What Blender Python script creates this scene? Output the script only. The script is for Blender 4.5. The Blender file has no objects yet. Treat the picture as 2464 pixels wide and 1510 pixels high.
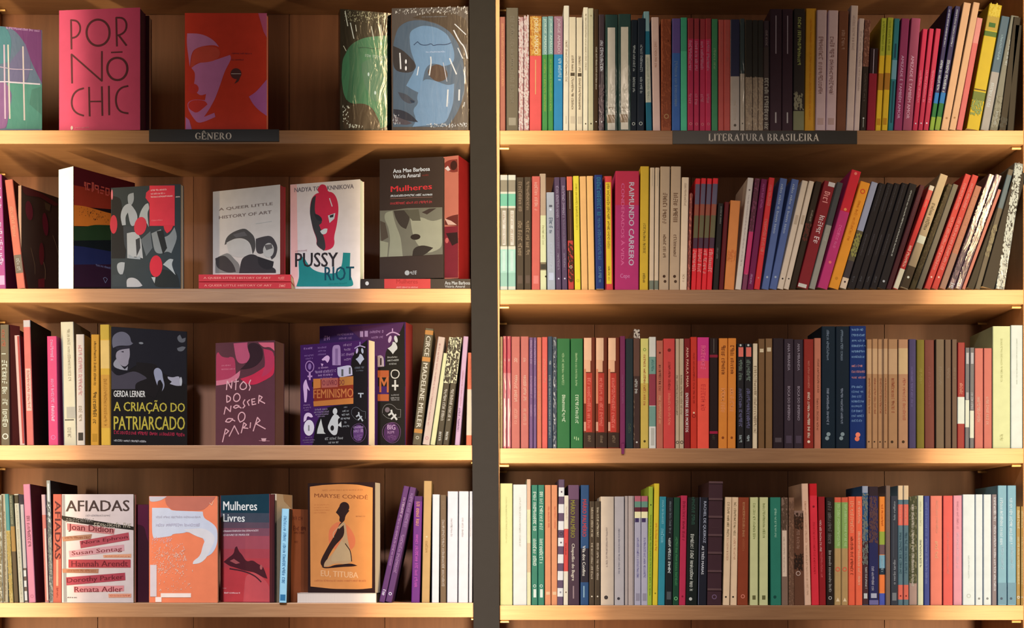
import bpy, math, random
from mathutils import Vector, Matrix

# ------------------------------------------------------------------ scale: shelf fronts lie in the plane y = 0
PX = 1200.0            # photo pixels per metre on the shelf-front plane
CX, CY = 1150.0, 1360.0
EYE = 1.30             # eye height (m)
CAMD = 2.94            # camera distance from the shelf fronts
def WX(px, d=0.0): return (px - CX) / PX * (1 + d / CAMD)
def WZ(py, d=0.0): return EYE + (CY - py) / PX * (1 + d / CAMD)

scene = bpy.context.scene
col = scene.collection
# ------------------------------------------------------------------ camera
cam_d = bpy.data.cameras.new('camera'); cam = bpy.data.objects.new('camera', cam_d); col.objects.link(cam)
cam.location = (0, -CAMD, EYE); cam.rotation_euler = (math.pi / 2, 0, 0)
cam_d.sensor_width = 36; cam_d.lens = 36 * PX * CAMD / 2464
cam_d.shift_x = (1232 - CX) / 2464; cam_d.shift_y = (CY - 755) / 2464
cam_d.clip_start = .05; cam_d.clip_end = 50
scene.camera = cam
# ------------------------------------------------------------------ view, world, lights
scene.view_settings.view_transform = 'Standard'; scene.view_settings.look = 'None'
scene.view_settings.gamma = 1; scene.view_settings.exposure = 0; scene.view_settings.use_curve_mapping = False
w = bpy.data.worlds.new('room_air'); scene.world = w; w.use_nodes = True
w.node_tree.nodes['Background'].inputs[0].default_value = (*(1, 0.86, 0.75), 1)
w.node_tree.nodes['Background'].inputs[1].default_value = 0.14

def standin_strip(name, x, y, z0, z1, power, colour, k0, k1, k2, low):
    """An unseen vertical strip in front of a post, approximating spots out of view; it throws a sideways fan whose
    edges are cut off (the cut-off is shaped in the shader from the outgoing direction)."""
    L = bpy.data.lights.new(name, 'AREA'); L.shape = 'RECTANGLE'; L.size = .03; L.size_y = z1 - z0
    L.energy = power; L.color = colour; L.spread = math.pi
    L.use_nodes = True; nt = L.node_tree; N = nt.nodes; K = nt.links
    em = N['Emission']
    geo = N.new('ShaderNodeNewGeometry'); sep = N.new('ShaderNodeSeparateXYZ'); K.new(geo.outputs['Incoming'], sep.inputs[0])
    ax = N.new('ShaderNodeMath'); ax.operation = 'ABSOLUTE'; K.new(sep.outputs[0], ax.inputs[0])
    ay = N.new('ShaderNodeMath'); ay.operation = 'ABSOLUTE'; K.new(sep.outputs[1], ay.inputs[0])
    mx = N.new('ShaderNodeMath'); mx.operation = 'MAXIMUM'; K.new(ay.outputs[0], mx.inputs[0]); mx.inputs[1].default_value = .001
    dv = N.new('ShaderNodeMath'); dv.operation = 'DIVIDE'; K.new(ax.outputs[0], dv.inputs[0]); K.new(mx.outputs[0], dv.inputs[1])
    r1 = N.new('ShaderNodeMapRange'); r1.interpolation_type = 'SMOOTHSTEP'
    r1.inputs['From Min'].default_value = k0; r1.inputs['From Max'].default_value = k1
    r1.inputs['To Min'].default_value = 1; r1.inputs['To Max'].default_value = low
    K.new(dv.outputs[0], r1.inputs['Value'])
    r2 = N.new('ShaderNodeMapRange'); r2.interpolation_type = 'SMOOTHSTEP'
    r2.inputs['From Min'].default_value = k1; r2.inputs['From Max'].default_value = k2
    r2.inputs['To Min'].default_value = 1; r2.inputs['To Max'].default_value = 0
    K.new(dv.outputs[0], r2.inputs['Value'])
    mu = N.new('ShaderNodeMath'); mu.operation = 'MULTIPLY'; K.new(r1.outputs[0], mu.inputs[0]); K.new(r2.outputs[0], mu.inputs[1])
    K.new(mu.outputs[0], em.inputs['Strength'])
    o = bpy.data.objects.new(name, L); col.objects.link(o)
    o.location = (x, y, (z0 + z1) / 2); o.rotation_euler = (math.pi / 2, 0, 0)   # throws light towards +y (the shelves)
    return o
WARM = (1.0, .69, .36)
for x_, low_ in ((WX(-97), .40), (WX(1160), .29), (WX(2505), .30)):
    standin_strip('unseen_light_strip', x_, -.34, .55, 2.6, 19.5, WARM, .60, .78, 1.85, low_)  # unseen strips stand in for spots above and below the view
def ceiling_spot(x, y, z, tx, tz, power, colour, cone):
    A = bpy.data.lights.new('ceiling_spot', 'SPOT'); A.energy = power; A.color = colour; A.spot_size = math.radians(cone); A.spot_blend = 1; A.shadow_soft_size = .07
    o = bpy.data.objects.new('ceiling_spot', A); col.objects.link(o); o.location = (x, y, z)
    o.rotation_euler = (Vector((tx, 0, tz)) - Vector((x, y, z))).to_track_quat('-Z', 'Y').to_euler()
ceiling_spot(WX(480), -1.8, 2.85, WX(430), .70, 270, (1, .93, .92), 61)
ceiling_spot(WX(1800), -1.8, 2.85, WX(1850), .72, 125, (1, .80, .64), 68)  # second unseen spot, added to brighten the right bay


# ------------------------------------------------------------------ materials
def s2l(c): return c / 12.92 if c <= .04045 else ((c + .055) / 1.055) ** 2.4
def rgb(t): return tuple(s2l(v / 255) for v in t)      # 0..255 colour -> linear

def wood(name, c1, c2, scale, rough, stretch):
    m = bpy.data.materials.new(name); m.use_nodes = True; nt = m.node_tree; N = nt.nodes; K = nt.links
    b = N['Principled BSDF']; b.inputs['Roughness'].default_value = rough
    tc = N.new('ShaderNodeTexCoord'); mp = N.new('ShaderNodeMapping'); mp.inputs['Scale'].default_value = stretch
    K.new(tc.outputs['Object'], mp.inputs[0])
    n1 = N.new('ShaderNodeTexNoise'); n1.inputs['Scale'].default_value = scale; n1.inputs['Detail'].default_value = 6; n1.inputs['Roughness'].default_value = .6
    n1.inputs['Distortion'].default_value = .6
    K.new(mp.outputs[0], n1.inputs['Vector'])
    cr = N.new('ShaderNodeValToRGB'); cr.color_ramp.elements[0].position = .34; cr.color_ramp.elements[1].position = .68
    cr.color_ramp.elements[0].color = (*c2, 1); cr.color_ramp.elements[1].color = (*c1, 1)
    K.new(n1.outputs['Fac'], cr.inputs[0]); K.new(cr.outputs[0], b.inputs['Base Color'])
    bp = N.new('ShaderNodeBump'); bp.inputs['Strength'].default_value = .08; bp.inputs['Distance'].default_value = .002
    K.new(n1.outputs['Fac'], bp.inputs['Height']); K.new(bp.outputs[0], b.inputs['Normal'])
    return m
WOOD = wood('oak_board', (0.37, 0.209, 0.11), (0.3, 0.162, 0.083), 9, .42, (1, 6, 22))
WOODV = wood('oak_upright', (0.37, 0.209, 0.11), (0.3, 0.162, 0.083), 9, .42, (22, 6, 1))
BACK = wood('stained_back_panel', (0.225, 0.1, 0.056), (0.17, 0.072, 0.041), 5, .5, (9, 4, .7))

def plain(name, c, rough=.5, metal=0.0, bump=0.0):
    m = bpy.data.materials.new(name); m.use_nodes = True; nt = m.node_tree; N = nt.nodes; K = nt.links
    b = N['Principled BSDF']; b.inputs['Roughness'].default_value = rough; b.inputs['Metallic'].default_value = metal
    n = N.new('ShaderNodeTexNoise'); n.inputs['Scale'].default_value = 60; n.inputs['Detail'].default_value = 3
    tc = N.new('ShaderNodeTexCoord'); K.new(tc.outputs['Object'], n.inputs['Vector'])
    mr = N.new('ShaderNodeMapRange'); mr.inputs['To Min'].default_value = .9; mr.inputs['To Max'].default_value = 1.08; K.new(n.outputs['Fac'], mr.inputs[0])
    mu = N.new('ShaderNodeVectorMath'); mu.operation = 'SCALE'; mu.inputs[0].default_value = c; K.new(mr.outputs[0], mu.inputs['Scale'])
    K.new(mu.outputs[0], b.inputs['Base Color'])
    return m
POST = plain('charcoal_painted_steel', (0.009, 0.01, 0.0138), .75)
POST.node_tree.nodes['Principled BSDF'].inputs['Specular IOR Level'].default_value = .12
BRASS = plain('brass_pin', (.8, .55, .25), .3, .6)
SIGNB = plain('black_card', (.012, .012, .014), .4)
FLOORM = plain('dark_floor', (.05, .035, .025), .4)

def print_mat(name, rough, coat, bump):
    """printed card: the ink colour is stored per face in the attribute 'ink'."""
    m = bpy.data.materials.new(name); m.use_nodes = True; nt = m.node_tree; N = nt.nodes; K = nt.links
    b = N['Principled BSDF']; b.inputs['Roughness'].default_value = rough; b.inputs['Specular IOR Level'].default_value = .16
    b.inputs['Coat Weight'].default_value = coat; b.inputs['Coat Roughness'].default_value = .12
    at = N.new('ShaderNodeAttribute'); at.attribute_name = 'ink'
    tc = N.new('ShaderNodeTexCoord')
    n = N.new('ShaderNodeTexNoise'); n.inputs['Scale'].default_value = 45; n.inputs['Detail'].default_value = 4; K.new(tc.outputs['Object'], n.inputs['Vector'])
    mr = N.new('ShaderNodeMapRange'); mr.inputs['To Min'].default_value = .88; mr.inputs['To Max'].default_value = 1.1; K.new(n.outputs['Fac'], mr.inputs[0])
    mu = N.new('ShaderNodeVectorMath'); mu.operation = 'SCALE'; K.new(at.outputs['Color'], mu.inputs[0]); K.new(mr.outputs[0], mu.inputs['Scale'])
    K.new(mu.outputs[0], b.inputs['Base Color'])
    if bump:
        mp = N.new('ShaderNodeMapping'); mp.inputs['Scale'].default_value = (60, 60, 14); K.new(tc.outputs['Object'], mp.inputs[0])
        n2 = N.new('ShaderNodeTexNoise'); n2.inputs['Scale'].default_value = 1; n2.inputs['Detail'].default_value = 3; n2.inputs['Distortion'].default_value = 1.2
        K.new(mp.outputs[0], n2.inputs['Vector'])
        bp = N.new('ShaderNodeBump'); bp.inputs['Strength'].default_value = bump; bp.inputs['Distance'].default_value = .004
        K.new(n2.outputs['Fac'], bp.inputs['Height']); K.new(bp.outputs[0], b.inputs['Normal']); K.new(bp.outputs[0], b.inputs['Coat Normal'])
    return m
CARD = print_mat('printed_card', .5, .0, 0)
FILM = print_mat('shrink_wrapped_card', .4, .7, .2)
def paper_mat():
    m = bpy.data.materials.new('page_block'); m.use_nodes = True; nt = m.node_tree; N = nt.nodes; K = nt.links
    b = N['Principled BSDF']; b.inputs['Roughness'].default_value = .8
    at = N.new('ShaderNodeAttribute'); at.attribute_name = 'ink'
    tc = N.new('ShaderNodeTexCoord'); mp = N.new('ShaderNodeMapping'); mp.inputs['Scale'].default_value = (900, 2, 2); K.new(tc.outputs['Object'], mp.inputs[0])
    n = N.new('ShaderNodeTexNoise'); n.inputs['Scale'].default_value = 1; K.new(mp.outputs[0], n.inputs['Vector'])
    mr = N.new('ShaderNodeMapRange'); mr.inputs['To Min'].default_value = .8; mr.inputs['To Max'].default_value = 1.1; K.new(n.outputs['Fac'], mr.inputs[0])
    mu = N.new('ShaderNodeVectorMath'); mu.operation = 'SCALE'; K.new(at.outputs['Color'], mu.inputs[0]); K.new(mr.outputs[0], mu.inputs['Scale'])
    K.new(mu.outputs[0], b.inputs['Base Color'])
    return m
PAPER = paper_mat()

# ------------------------------------------------------------------ mesh helpers
class MB:
    def __init__(s): s.v = []; s.f = []; s.c = []
    def face(s, pts, c):
        i = len(s.v); s.v += [tuple(p) for p in pts]; s.f.append(list(range(i, i + len(pts)))); s.c.append(c)
    def merge(s, o):
        i = len(s.v); s.v += o.v; s.f += [[k + i for k in f] for f in o.f]; s.c += o.c
    def box(s, a, b, c=(1, 1, 1)):
        x0, y0, z0 = a; x1, y1, z1 = b; i = len(s.v)
        s.v += [(x0, y0, z0), (x1, y0, z0), (x1, y1, z0), (x0, y1, z0), (x0, y0, z1), (x1, y0, z1), (x1, y1, z1), (x0, y1, z1)]
        for q in ((0, 3, 2, 1), (4, 5, 6, 7), (0, 1, 5, 4), (1, 2, 6, 5), (2, 3, 7, 6), (3, 0, 4, 7)):
            s.f.append([i + k for k in q]); s.c.append(c)
    def build(s, name, mat, parent=None, bevel=0):
        me = bpy.data.meshes.new(name); me.from_pydata(s.v, [], s.f)
        ca = me.color_attributes.new('ink', 'FLOAT_COLOR', 'CORNER')
        buf = []
        for f, c in zip(s.f, s.c): buf += [c[0], c[1], c[2], 1.0] * len(f)
        ca.data.foreach_set('color', buf)
        me.materials.append(mat)
        o = bpy.data.objects.new(name, me); col.objects.link(o)
        if parent: o.parent = parent
        if bevel:
            bv = o.modifiers.new('bevel', 'BEVEL'); bv.width = bevel; bv.segments = 2
        return o
def empty(name, loc, rot, label=None, cat=None, group=None):
    o = bpy.data.objects.new(name, None); col.objects.link(o); o.location = loc; o.rotation_euler = rot; o.empty_display_size = .02
    if label: o['label'] = label
    if cat: o['category'] = cat
    if group: o['group'] = group
    return o
_tc = {}
def text_tris(s):
    """triangles of a word set in the built-in face, scaled to a unit box"""
    if s not in _tc:
        cu = bpy.data.curves.new('word', 'FONT'); cu.body = s; cu.resolution_u = 2; cu.size = 1
        o = bpy.data.objects.new('word', cu); col.objects.link(o)
        bpy.context.view_layer.update()
        me = bpy.data.meshes.new_from_object(o.evaluated_get(bpy.context.evaluated_depsgraph_get()))
        vs = [v.co.copy() for v in me.vertices]; fs = [list(p.vertices) for p in me.polygons]
        bpy.data.objects.remove(o); bpy.data.meshes.remove(me); bpy.data.curves.remove(cu)
        if vs:
            x0 = min(v.x for v in vs); x1 = max(v.x for v in vs); y0 = min(v.y for v in vs); y1 = max(v.y for v in vs)
            vs = [((v.x - x0) / max(.000001, x1 - x0), (v.y - y0) / max(.000001, y1 - y0)) for v in vs]
            d_ = .035 / max(.3, x1 - x0); n_ = len(vs)          # a second, slightly shifted layer makes the word bold
            vs = [(u * (1 - d_), v) for u, v in vs] + [(u * (1 - d_) + d_, v) for u, v in vs]
            fs = fs + [[k + n_ for k in f] for f in fs]
        _tc[s] = (vs, fs)
    return _tc[s]

# ------------------------------------------------------------------ the bookcase
TOPS_L = [-112, 313, 694, 1070.5, 1449.5]; BOT_L = [-77, 346, 728, 1106.5, 1484.5]
TOPS_R = [-112, 313.5, 696.5, 1078, 1455.5]; BOT_R = [-77, 347.5, 731.5, 1114, 1491]
for k in range(1, 4):
    TOPS_L.append(1449.5 + 380 * k); BOT_L.append(1484.5 + 380 * k); TOPS_R.append(1455.5 + 380 * k); BOT_R.append(1491 + 380 * k)
DEPTH = .272
case = empty('bookcase', (WX(1150), DEPTH / 2, 0), (0, 0, 0), 'tall oak bookcase with grey front posts and stained back panel', 'bookcase')
def cpart(name, a, b, mat, bevel=0, parent=None):
    m = MB(); cx, cy, cz = (a[0] + b[0]) / 2, (a[1] + b[1]) / 2, (a[2] + b[2]) / 2
    m.box((a[0] - cx, a[1] - cy, a[2] - cz), (b[0] - cx, b[1] - cy, b[2] - cz))
    p = parent or case
    o = m.build(name, mat, p, bevel); o.location = (cx - case.location.x, cy - case.location.y, cz - case.location.z) if p is case else (cx, cy, cz)
    return o
ZT = WZ(-150); ZB = 0.0
XL0, XL1 = WX(-93), WX(1157); XR0, XR1 = WX(1202), WX(2464)
# uprights: left, centre (hidden behind the middle post), right
for a, b in ((WX(-150), XL0), (XL1, XR0), (XR1, WX(2520))):
    cpart('upright', (a, .004, ZB), (b, DEPTH, ZT), WOODV)
# back panels and top board
PW = .212
for a, b in ((XL0, XL1), (XR0, XR1)):
    n = round((b - a) / PW); 
    for k in range(n):
        x0 = a + (b - a) * k / n; x1 = a + (b - a) * (k + 1) / n
        cpart('back_plank', (x0 + .0006, .250 + (k % 2) * .0012, ZB), (x1 - .0006, .268, ZT), BACK)
cpart('top_board', (WX(-150), 0, ZT), (WX(2520), DEPTH, ZT + .03), WOOD, .0012)
for tops, bots, a, b in ((TOPS_L, BOT_L, XL0, XL1), (TOPS_R, BOT_R, XR0, XR1)):
    for t, u in zip(tops, bots):
        cpart('shelf_board', (a + .0005, 0, WZ(u)), (b - .0005, .249, WZ(t)), WOOD, .0012)
        for px in (a, b):
            sgn = 1 if px == a else -1
            for yy in (.016, .215):
                m = MB()
                for k in range(8):
                    a0, a1 = k * math.pi / 4, (k + 1) * math.pi / 4; r = .0028; L = .019 * sgn
                    m.face([(0, r * math.cos(a0), r * math.sin(a0)), (L, r * math.cos(a0), r * math.sin(a0)), (L, r * math.cos(a1), r * math.sin(a1)), (0, r * math.cos(a1), r * math.sin(a1))], (1, 1, 1))
                m.face([(.019 * sgn, .0028 * math.cos(k * math.pi / 4), .0028 * math.sin(k * math.pi / 4)) for k in range(8)], (1, 1, 1))
                o = m.build('shelf_pin', BRASS, case); o.location = (px - case.location.x, yy - case.location.y, WZ(u) - .0034)
# grey front posts (the middle one leans a hair to the left, as in the photo)
def post(x_top, x_bot, wpx):
    m = MB(); w_ = wpx / PX / 2; z0, z1 = ZB, ZT
    xt = WX(x_top + (x_top - x_bot) * .1, -.012) ; xb = WX(x_bot, -.012)
    def X(z): return xb + (xt - xb) * (z - WZ(1510)) / (WZ(0) - WZ(1510))
    for (ya, yb) in ((-.016, .0035),):
        p = [(X(z) + s * w_, y, z) for z in (z0, z1) for (s, y) in ((-1, ya), (1, ya), (1, yb), (-1, yb))]
        for q in ((0, 3, 2, 1), (4, 5, 6, 7), (0, 1, 5, 4), (1, 2, 6, 5), (2, 3, 7, 6), (3, 0, 4, 7)):
            m.face([p[k] for k in q], (1, 1, 1))
    o = m.build('front_post', POST, case, .0006); o.location = (-case.location.x, -case.location.y, 0)
post(1161, 1170.5, 62); post(-122, -118, 58); post(2502, 2502, 58)
flo = MB(); flo.box((-4, -4.5, -.05), (4.5, 1.2, 0)); f_ = flo.build('floor', FLOORM); f_['kind'] = 'structure'
PAINT = plain('warm_grey_paint', (.30, .25, .21), .8)
for nm_, a_, b_ in (('wall_back', (-4, .29, 0), (4.5, .39, 3.0)), ('ceiling', (-4, -4.5, 3.0), (4.5, .39, 3.08))):
    mm_ = MB(); mm_.box(a_, b_); oo_ = mm_.build(nm_, PAINT); oo_['kind'] = 'structure'

# ------------------------------------------------------------------ category signs, serif lettering from strokes
STR = {  # strokes: (x0,y0,x1,y1,width) or arcs ('a',cx,cy,rx,ry,deg0,deg1,wmax) on a 0..1 cap height
 'G': (.80, [('a', .42, .5, .40, .5, 35, 325, .15), (.66, .06, .66, .42, .13), (.5, .42, .80, .42, .04)]),
 'O': (.84, [('a', .42, .5, .40, .5, 0, 360, .15)]),
 'N': (.86, [(.14, 0, .14, 1, .06), (.72, 0, .72, 1, .06), (.12, 1, .72, .02, .15), (.02, .02, .28, .02, .04), (.0, .98, .2, .98, .04), (.58, .98, .86, .98, .04)]),
 'E': (.70, [(.16, 0, .16, 1, .14), (.04, .02, .64, .02, .05), (.04, .98, .62, .98, .05), (.16, .5, .46, .5, .05), (.64, .02, .64, .24, .05), (.61, .78, .61, .98, .05), (.47, .38, .47, .62, .04)]),
 'R': (.80, [(.16, 0, .16, 1, .14), (.04, .02, .3, .02, .04), (.04, .98, .36, .98, .05), ('a', .36, .74, .24, .25, -90, 90, .13), (.16, .5, .38, .5, .05), (.36, .5, .66, .02, .13), (.58, .02, .8, .02, .04)]),
 'L': (.68, [(.16, 0, .16, 1, .14), (.04, .02, .62, .02, .05), (.04, .98, .3, .98, .04), (.62, .02, .62, .28, .05)]),
 'I': (.36, [(.17, 0, .17, 1, .14), (.04, .02, .31, .02, .04), (.04, .98, .31, .98, .04)]),
 'T': (.72, [(.35, 0, .35, 1, .14), (.22, .02, .49, .02, .04), (.02, .97, .68, .97, .05), (.03, .76, .03, .97, .04), (.67, .76, .67, .97, .04)]),
 'A': (.82, [(.1, 0, .38, 1, .05), (.38, 1, .68, 0, .14), (.2, .33, .56, .33, .05), (.0, .02, .22, .02, .04), (.54, .02, .82, .02, .04)]),
 'U': (.82, [(.17, .3, .17, 1, .14), (.67, .3, .67, 1, .06), ('a', .42, .3, .25, .29, 180, 360, .1), (.04, .98, .3, .98, .04), (.54, .98, .8, .98, .04)]),
 'B': (.76, [(.16, 0, .16, 1, .14), (.04, .02, .4, .02, .05), (.04, .98, .38, .98, .05), (.16, .52, .4, .52, .05), ('a', .38, .75, .22, .23, -90, 90, .13), ('a', .4, .27, .27, .25, -90, 90, .14)]),
 'S': (.60, [('a', .29, .75, .22, .23, 30, 270, .1), ('a', .29, .27, .24, .25, -150, 90, .12), (.49, .74, .49, .98, .04), (.05, .04, .05, .28, .04)]),
 ' ': (.30, [])}
def sign(px0, px1, py0, py1, word, tx0, tx1, ty0, ty1, label):
    root = empty('category_sign', (WX((px0 + px1) / 2), -.0001, WZ(py1)), (0, 0, 0), label, 'sign', 'category signs on the shelf edges')
    w_, h_ = (px1 - px0) / PX / 2, (py1 - py0) / PX
    m = MB(); m.box((-w_, -.0022, 0), (w_, 0, h_)); m.build('sign_plate', SIGNB, root, .0003)
    m = MB(); tot = sum(STR[c.replace('Ê', 'E')][0] + .06 for c in word); adv = 0; H = (ty1 - ty0) / PX; W = (tx1 - tx0) / PX; sx = W / tot
    ink = (.95, .95, .95)
    ox = (tx0 - (px0 + px1) / 2) / PX; oz = (py1 - ty1) / PX
    def P(x, y): return (ox + (adv + x) * sx, -.0026, oz + y * H)
    def stroke(x0, y0, x1, y1, w_):
        w_ = w_ * 1.1 + .03
        dx, dy = (x1 - x0) * sx, (y1 - y0) * H; L = math.hypot(dx, dy) or 1; nx, ny = -dy / L * w_ * H / 2, dx / L * w_ * H / 2
        a, b = P(x0, y0), P(x1, y1)
        m.face([(a[0] - nx, a[1], a[2] - ny), (b[0] - nx, b[1], b[2] - ny), (b[0] + nx, b[1], b[2] + ny), (a[0] + nx, a[1], a[2] + ny)], ink)
    for ch in word:
        base = 'E' if ch == 'Ê' else ch
        wd, st = STR[base]
        for s_ in st:
            if s_[0] == 'a':
                _, cx_, cy_, rx, ry, d0, d1, wm = s_; n = max(6, int(abs(d1 - d0) / 18))
                for k in range(n):
                    pr = []
                    for j in (k, k + 1):
                        t = math.radians(d0 + (d1 - d0) * j / n); ww = .07 + (wm - .02) * abs(math.cos(t))
                        pr.append((t, ww))
                    q = []
                    for t, ww in pr: q.append(P(cx_ + (rx) * math.cos(t), cy_ + ry * math.sin(t)))
                    for t, ww in reversed(pr): q.append(P(cx_ + (rx - ww) * math.cos(t), cy_ + (ry - .07) * math.sin(t)))
                    m.face(q, ink)
            else: stroke(*s_)
        if ch == 'Ê': stroke(.16, 1.1, .34, 1.28, .07); stroke(.34, 1.28, .52, 1.1, .07)
        adv += wd + .06
    m.build('sign_lettering', CARD, root)
sign(359, 672, 311.5, 341, 'GÊNERO', 470, 559, 320, 336, 'black sign reading GÊNERO on the edge of the top left shelf')
sign(1618, 2062, 315, 347, 'LITERATURA BRASILEIRA', 1704, 1971, 322.5, 340, 'black sign reading LITERATURA BRASILEIRA on the top right shelf edge')

# ------------------------------------------------------------------ books
ROWZ = {'L1': 313, 'L2': 694, 'L3': 1070.5, 'L4': 1449.5, 'R1': 313.5, 'R2': 696.5, 'R3': 1078, 'R4': 1455.5}
GROUP = {'L1': 'books on the top left shelf', 'L2': 'books on the second left shelf', 'L3': 'books on the third left shelf', 'L4': 'books on the bottom left shelf',
         'R1': 'books on the top right shelf', 'R2': 'books on the second right shelf', 'R3': 'books on the third right shelf', 'R4': 'books on the bottom right shelf'}
CREAM = rgb((232, 220, 192))
def wrap_cover(w_, d, h, front, spine, back, bands=(), spine_front=True):
    """paperback cover: front board, spine, back board, with card thickness. Spine faces -y (spine_front)."""
    m = MB(); b = min(.0016, w_ * .18); t = .0005
    outer = [(0, d), (0, b), (b * .35, b * .35), (b, 0), (w_ - b, 0), (w_ - b * .35, b * .35), (w_, b), (w_, d)]
    inner = [(t, d), (t, b + t), (b + t * .5, t), (w_ - b - t * .5, t), (w_ - t, b + t), (w_ - t, d)]
    cuts = sorted(set([0.0, h] + [max(0, min(h, z)) for a_, b_, c_ in bands for z in (a_, b_)]))
    for k in range(7):
        zs = cuts if 1 <= k <= 5 else [0, h]
        for z0, z1 in zip(zs, zs[1:]):
            c = spine
            if k == 0: c = back
            elif k == 6: c = front
            else:
                zm = (z0 + z1) / 2
                for a_, b_, c_ in bands:
                    if a_ <= zm <= b_: c = c_
            p, q = outer[k], outer[k + 1]
            m.face([(p[0], p[1], z0), (q[0], q[1], z0), (q[0], q[1], z1), (p[0], p[1], z1)], c)
    for k in range(5):
        p, q = inner[k], inner[k + 1]
        m.face([(q[0], q[1], 0), (p[0], p[1], 0), (p[0], p[1], h), (q[0], q[1], h)], CREAM)
    for z in (0, h):
        m.face([(0, d, z), (0, b, z), (t, b + t, z), (t, d, z)], back)
        m.face([(w_, d, z), (w_, b, z), (w_ - t, b + t, z), (w_ - t, d, z)], front)
        m.face([(0, b, z), (b, 0, z), (w_ - b, 0, z), (w_, b, z), (w_ - t, b + t, z), (w_ - b, t, z), (b, t, z), (t, b + t, z)], spine)
    return m
def glyph_marks(m, rnd, x0, x1, z0, z1, c, y, along_z=True, bold=False):
    """lines of letter-like strokes: writing too small to be read in the photo"""
    L = (z1 - z0) if along_z else (x1 - x0); S = (x1 - x0) if along_z else (z1 - z0)
    p = 0; adv0 = abs(S) * (.74 if bold else .66); run = 0
    while p + adv0 * .5 < L:
        if run > 2 and rnd.random() < .16: p += adv0 * .65; run = 0; continue
        run += 1; adv = adv0 * rnd.choice((.55, .9, 1, 1.05)); g = adv * .78; th = adv0 * (.24 if bold else .19)
        lo = rnd.choice((0, 0, .04)); hi = rnd.choice((1, .97, .8, .8)); kind = rnd.randrange(6)
        def q(a0, a1, s0, s1):
            s0, s1 = lo + (hi - lo) * s0, lo + (hi - lo) * s1
            if along_z: m.face([(x0 + S * s0, y, z1 - p - a1), (x0 + S * s1, y, z1 - p - a1), (x0 + S * s1, y, z1 - p - a0), (x0 + S * s0, y, z1 - p - a0)], c)
            else: m.face([(x0 + p + a0, y, z0 + S * s0), (x0 + p + a1, y, z0 + S * s0), (x0 + p + a1, y, z0 + S * s1), (x0 + p + a0, y, z0 + S * s1)], c)
        if g < th * 1.8: q(0, th, 0, 1)
        else:
            if kind != 4: q(0, th, 0 if kind != 5 else .45, 1)
            if kind in (0, 2, 3, 4, 5): q(th, g, .82, 1)
            if kind in (1, 3, 4, 5): q(th if kind != 4 else 0, g, .4, .56)
            if kind in (0, 3, 2, 4): q(th if kind != 4 else 0, g - th, 0, .17)
            if kind in (2, 5, 1): q(g - th, g, .15 if kind == 2 else 0, .85)
        p += adv
def put_text(m, s, x0, z0, W, H, c, y, turn=0):
    """turn 0 upright, 'D' reads downwards, 'U' reads upwards; (x0,z0) lower left of the box W x H in the face plane"""
    vs, fs = text_tris(s)
    y0_ = y
    for fi, f in enumerate(fs):
        pts = []; y = y0_ - (.00001 if fi >= len(fs) // 2 else 0)
        for i in f:
            u, v = vs[i]
            if turn == 'D': pts.append((x0 + v * W, y, z0 + (1 - u) * H))
            elif turn == 'U': pts.append((x0 + (1 - v) * W, y, z0 + u * H))
            else: pts.append((x0 + u * W, y, z0 + v * H))
        m.face(pts, c)
def ring(m, cx, cz, r, c, y, fill, n=12, rz=None):
    rz = rz or r
    P = [(cx + r * math.cos(k * 2 * math.pi / n), y, cz + rz * math.sin(k * 2 * math.pi / n)) for k in range(n)]
    if fill: m.face(P, c)
    else:
        Q = [(cx + r * .65 * math.cos(k * 2 * math.pi / n), y, cz + rz * .65 * math.sin(k * 2 * math.pi / n)) for k in range(n)]
        for k in range(n): m.face([P[k], P[(k + 1) % n], Q[(k + 1) % n], Q[k]], c)

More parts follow.
